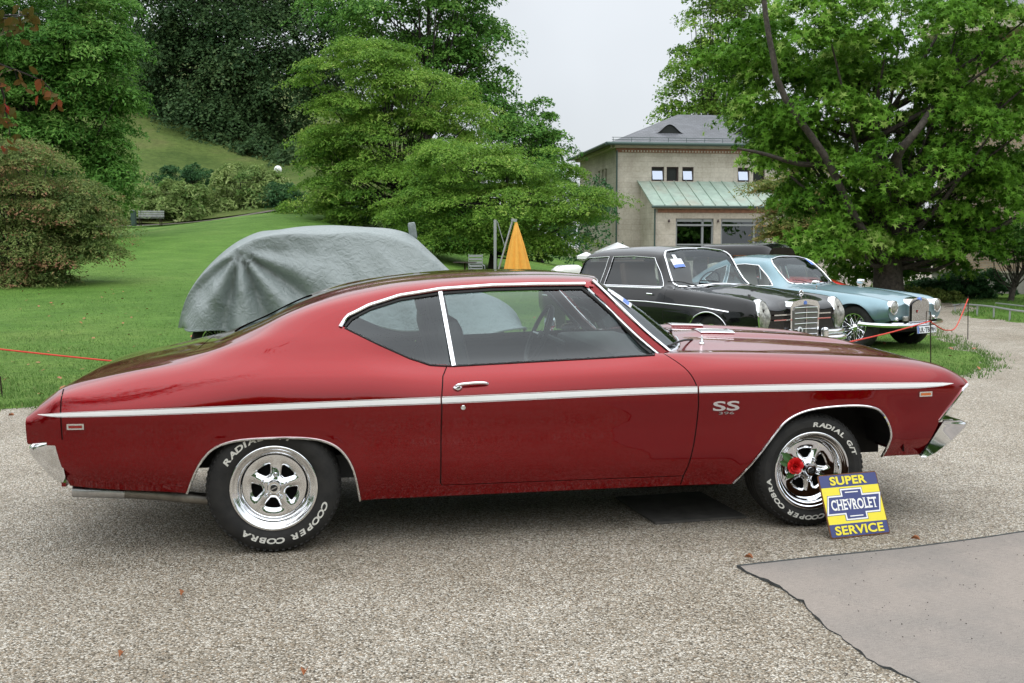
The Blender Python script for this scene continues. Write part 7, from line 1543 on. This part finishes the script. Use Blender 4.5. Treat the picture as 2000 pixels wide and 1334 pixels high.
def parasols():
    mat('canvas_orange', (.82, .40, .07), .85, var=.08, vscale=6); mat('canvas_white', (.78, .78, .80), .85)
    Y = 38.; b = at(967, 560, Y); g = float(gz(b[0], Y)); R = empty('orange_parasol', (b[0], Y, g), 0, 'folded orange cantilever parasol on a grey frame behind the red roof', 'parasol'); o = np.array([b[0], Y, g])
    P = lambda x, y, d=0: at(x, y, Y + d) - o
    MB().sweep([(0, 0, -.02), P(967, 429)], [(-.05, -.05), (.05, -.05), (.05, .05), (-.05, .05)], up=(0, 1, 0)).build('mast', 'grey_metal', R)
    MB().box((0, 0, .05), (.9, .9, .1)).build('base', 'grey_metal', R)
    MB().tube([P(970, 540), P(1001, 431)], .035, 8).build('arm', 'grey_metal', R, True); MB().tube([P(971, 432), P(986, 482)], .018, 6).build('strut', 'grey_metal', R); MB().box(P(1004, 430), (.20, .10, .10), ry=.2).build('arm_head', 'grey_metal', R)
    top = P(1008, 434); N = 48; V = []; rows = 14
    for i in range(rows):
        f = i / (rows - 1); z = top[2] - f * 2.05; r = .04 + .44 * f ** .9
        for j in range(N): a = 2 * math.pi * j / N; rr = r * (1 + .20 * math.cos(a * 8) * min(1, f * 3)) ; V.append((top[0] + .06 * f + rr * math.cos(a), top[1] + rr * .8 * math.sin(a), z))
    MB().add(V, [(i * N + j, i * N + (j + 1) % N, (i + 1) * N + (j + 1) % N, (i + 1) * N + j) for i in range(rows - 1) for j in range(N)]).build('canopy', 'canvas_orange', R, True)
    # garden chair beside it
    Y = 36.5; b = at(931, 560, Y); g = float(gz(b[0], Y)); R = empty('garden_chair', (b[0], Y, g), math.radians(12), 'grey metal garden chair with slatted back beside the parasol', 'chair')
    for k in range(5): MB().box((0, .20, .50 + k * .115), (.46, .02, .075)).build('back_slat', 'grey_metal', R)
    for k in range(4): MB().box((0, -.22 + k * .12, .44), (.46, .08, .02)).build('seat_slat', 'grey_metal', R)
    for sx in (-1, 1):
        MB().tube([(sx * .24, .22, 0), (sx * .24, .20, 1.02)], .014, 6).build('rear_leg', 'grey_metal', R); MB().tube([(sx * .24, -.25, 0), (sx * .24, -.25, .62)], .014, 6).build('front_leg', 'grey_metal', R); MB().tube([(sx * .24, -.25, .62), (sx * .24, .2, .66)], .014, 6).build('armrest', 'grey_metal', R)
    Y = 35.5; b = at(908, 560, Y); g = float(gz(b[0], Y)); R = empty('garden_table', (b[0], Y, g), 0, 'dark round garden table left of the slatted chair', 'table'); MB().lathe([(0, .735), (.40, .735), (.40, .71), (0, .71)], 24).build('table_top', 'iron', R); MB().lathe([(.03, .71), (.03, .05), (.22, .03), (.22, 0)], 12).build('pedestal', 'iron', R)
    for px, py, Y, r, lb in ((1206, 473, 44, 1.0, 'white open parasol peeking over the black saloon roof'), (1145, 492, 40, .35, 'white parasol edge left of the black saloon roof')):
        t = at(px, py, Y); g = float(gz(t[0], Y)); R = empty('white_parasol', (t[0], Y, g), 0, lb, 'parasol', 'white parasols by the building'); h = t[2] - g; N = 8; V = [(0, 0, h)] + [(r * math.cos(2 * math.pi * j / N), r * math.sin(2 * math.pi * j / N), h - .42 * r) for j in range(N)] + [(r * math.cos(2 * math.pi * j / N), r * math.sin(2 * math.pi * j / N), h - .42 * r - .12) for j in range(N)]
        MB().add(V, [(0, 1 + j, 1 + (j + 1) % N) for j in range(N)] + [(1 + j, 1 + N + j, 1 + N + (j + 1) % N, 1 + (j + 1) % N) for j in range(N)]).build('canopy', 'canvas_white', R); MB().tube([(0, 0, 0), (0, 0, h - .02)], .03, 8).build('pole', 'grey_metal', R)
parasols()
def park_furniture():
    mat('bench_wood', (.30, .31, .30), .7, var=.2, vscale=4)
    Y = 63.5; b = at(295, 462, Y); g = float(gz(b[0], Y)) + .15; R = empty('park_bench', (b[0], Y, g), math.radians(6), 'grey slatted park bench on the footpath below the hill', 'bench')
    for k in range(3): MB().box((0, .22, .58 + k * .13), (1.5, .03, .10)).build('back_slat', 'bench_wood', R)
    for k in range(4): MB().box((0, -.22 + k * .12, .45), (1.5, .10, .03)).build('seat_slat', 'bench_wood', R)
    for sx in (-.6, .6): MB().tube([(sx, .24, 0), (sx, .24, .95)], .03, 6).build('rear_leg', 'iron', R); MB().tube([(sx, -.24, 0), (sx, -.24, .45)], .03, 6).build('front_leg', 'iron', R)
    p = at(262, 462, Y + .3); g = float(gz(p[0], Y + .3)) + .1; R = empty('litter_bin', (p[0], Y + .3, g), 0, 'dark square litter bin at the left end of the park bench', 'bin'); MB().box((0, 0, .5), (.26, .26, .9)).build('box', 'gutter_green', R); MB().box((0, 0, .99), (.32, .32, .06)).build('lid', 'bench_wood', R)
    mat('globe_white', (.85, .86, .88), .3); Y = 75.; p = at(543, 331, Y); g = float(gz(p[0], Y)); R = empty('globe_lamp', (p[0], Y, g), 0, 'white globe lamp on a post above the rhododendrons', 'lamp'); h = p[2] - g
    MB().lathe([(0, h - .27)] + [(.27 * math.sin(q), h - .27 * math.cos(q)) for q in np.linspace(.15, 3.0, 12)] + [(0, h + .27)], 18).build('globe', 'globe_white', R, True); MB().tube([(0, 0, -.2), (0, 0, h - .25)], .045, 8).build('post', 'iron', R)
park_furniture()
def under_car():
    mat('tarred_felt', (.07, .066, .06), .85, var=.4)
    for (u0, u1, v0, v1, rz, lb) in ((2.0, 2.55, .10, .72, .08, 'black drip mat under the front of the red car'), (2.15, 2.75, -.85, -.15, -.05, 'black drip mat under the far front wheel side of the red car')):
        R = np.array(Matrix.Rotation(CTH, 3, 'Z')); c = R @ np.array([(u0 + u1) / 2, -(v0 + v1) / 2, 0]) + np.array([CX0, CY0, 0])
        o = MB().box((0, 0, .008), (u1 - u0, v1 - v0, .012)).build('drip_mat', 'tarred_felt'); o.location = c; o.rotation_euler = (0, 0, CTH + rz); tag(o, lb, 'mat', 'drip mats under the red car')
under_car()
def fallen_leaves():
    r = np.random.RandomState(9); V, Fc = leaf_shape('oval')
    for px, py, s, lb in ((595, 1322, .055, 'pale orange fallen leaf at the bottom edge of the gravel'), (357, 1166, .05, 'thin dark red fallen leaf on gravel below the rear tyre'), (238, 1286, .045, 'dark curled leaf on gravel at lower left'), (1462, 1095, .05, 'brown twig-like leaf beside the mat corner'), (1787, 1066, .05, 'red-brown leaf on the upper edge of the felt mat'), (22, 815, .06, 'brown leaf at the gravel edge at far left')):
        a, b = (px - 1000) / F, (667 - py) / F; t = -CAMH / (-SP + b * CP); p = np.array([a * t, (CP + b * SP) * t, .012 + (.02 if px == 1787 else 0)])
        q = r.uniform(0, 6.28); ca, sa = math.cos(q), math.sin(q); P = np.c_[s * (V[:, 0] * ca - V[:, 1] * sa), s * (V[:, 0] * sa + V[:, 1] * ca), s * (np.abs(V[:, 0]) * 1.2 + V[:, 2] + .1)]
        o = mk('fallen_leaf', P, [tuple(f) for f in Fc], 'dead_leaf'); o.location = p; tag(o, lb, 'leaf', 'fallen leaves on the gravel')
    n = 420; Y = r.uniform(9.9, 26, n); X = r.uniform(-.52, .5, n) * Y; p2 = np.c_[X, Y]; p2 = p2[in_poly(p2, LP)]; C = np.c_[p2, gz(p2[:, 0], p2[:, 1]) + .06]
    Vv, Fa, k = place_leaves(C, np.c_[r.normal(0, .3, (len(C), 2)), np.ones(len(C))], .075, 'oval', r); o = mk('lawn_litter', Vv, Fa, 'dead_leaf'); tag(o, 'scattered brown and yellow fallen leaves lying on the lawn', 'leaves', kind='stuff')
    # loose grit trodden onto the mat
    n = 170; X = r.uniform(1.4, 3.0, n); Y = r.uniform(3.9, 5.3, n); V_, F_ = round_box((1, 1, .7), .3, 1); s = r.uniform(.002, .0055, n); W = (V_[None] * s[:, None, None] + np.c_[X, Y, np.full(n, .017)][:, None]).reshape(-1, 3); Ff = np.array(F_); Fall = (Ff[None] + (np.arange(n) * len(V_))[:, None, None]).reshape(-1, 4)
    o = mk('loose_grit', W, Fall, 'iron'); tag(o, 'dark grit scattered over the grey felt mat', 'grit', kind='stuff')
fallen_leaves()
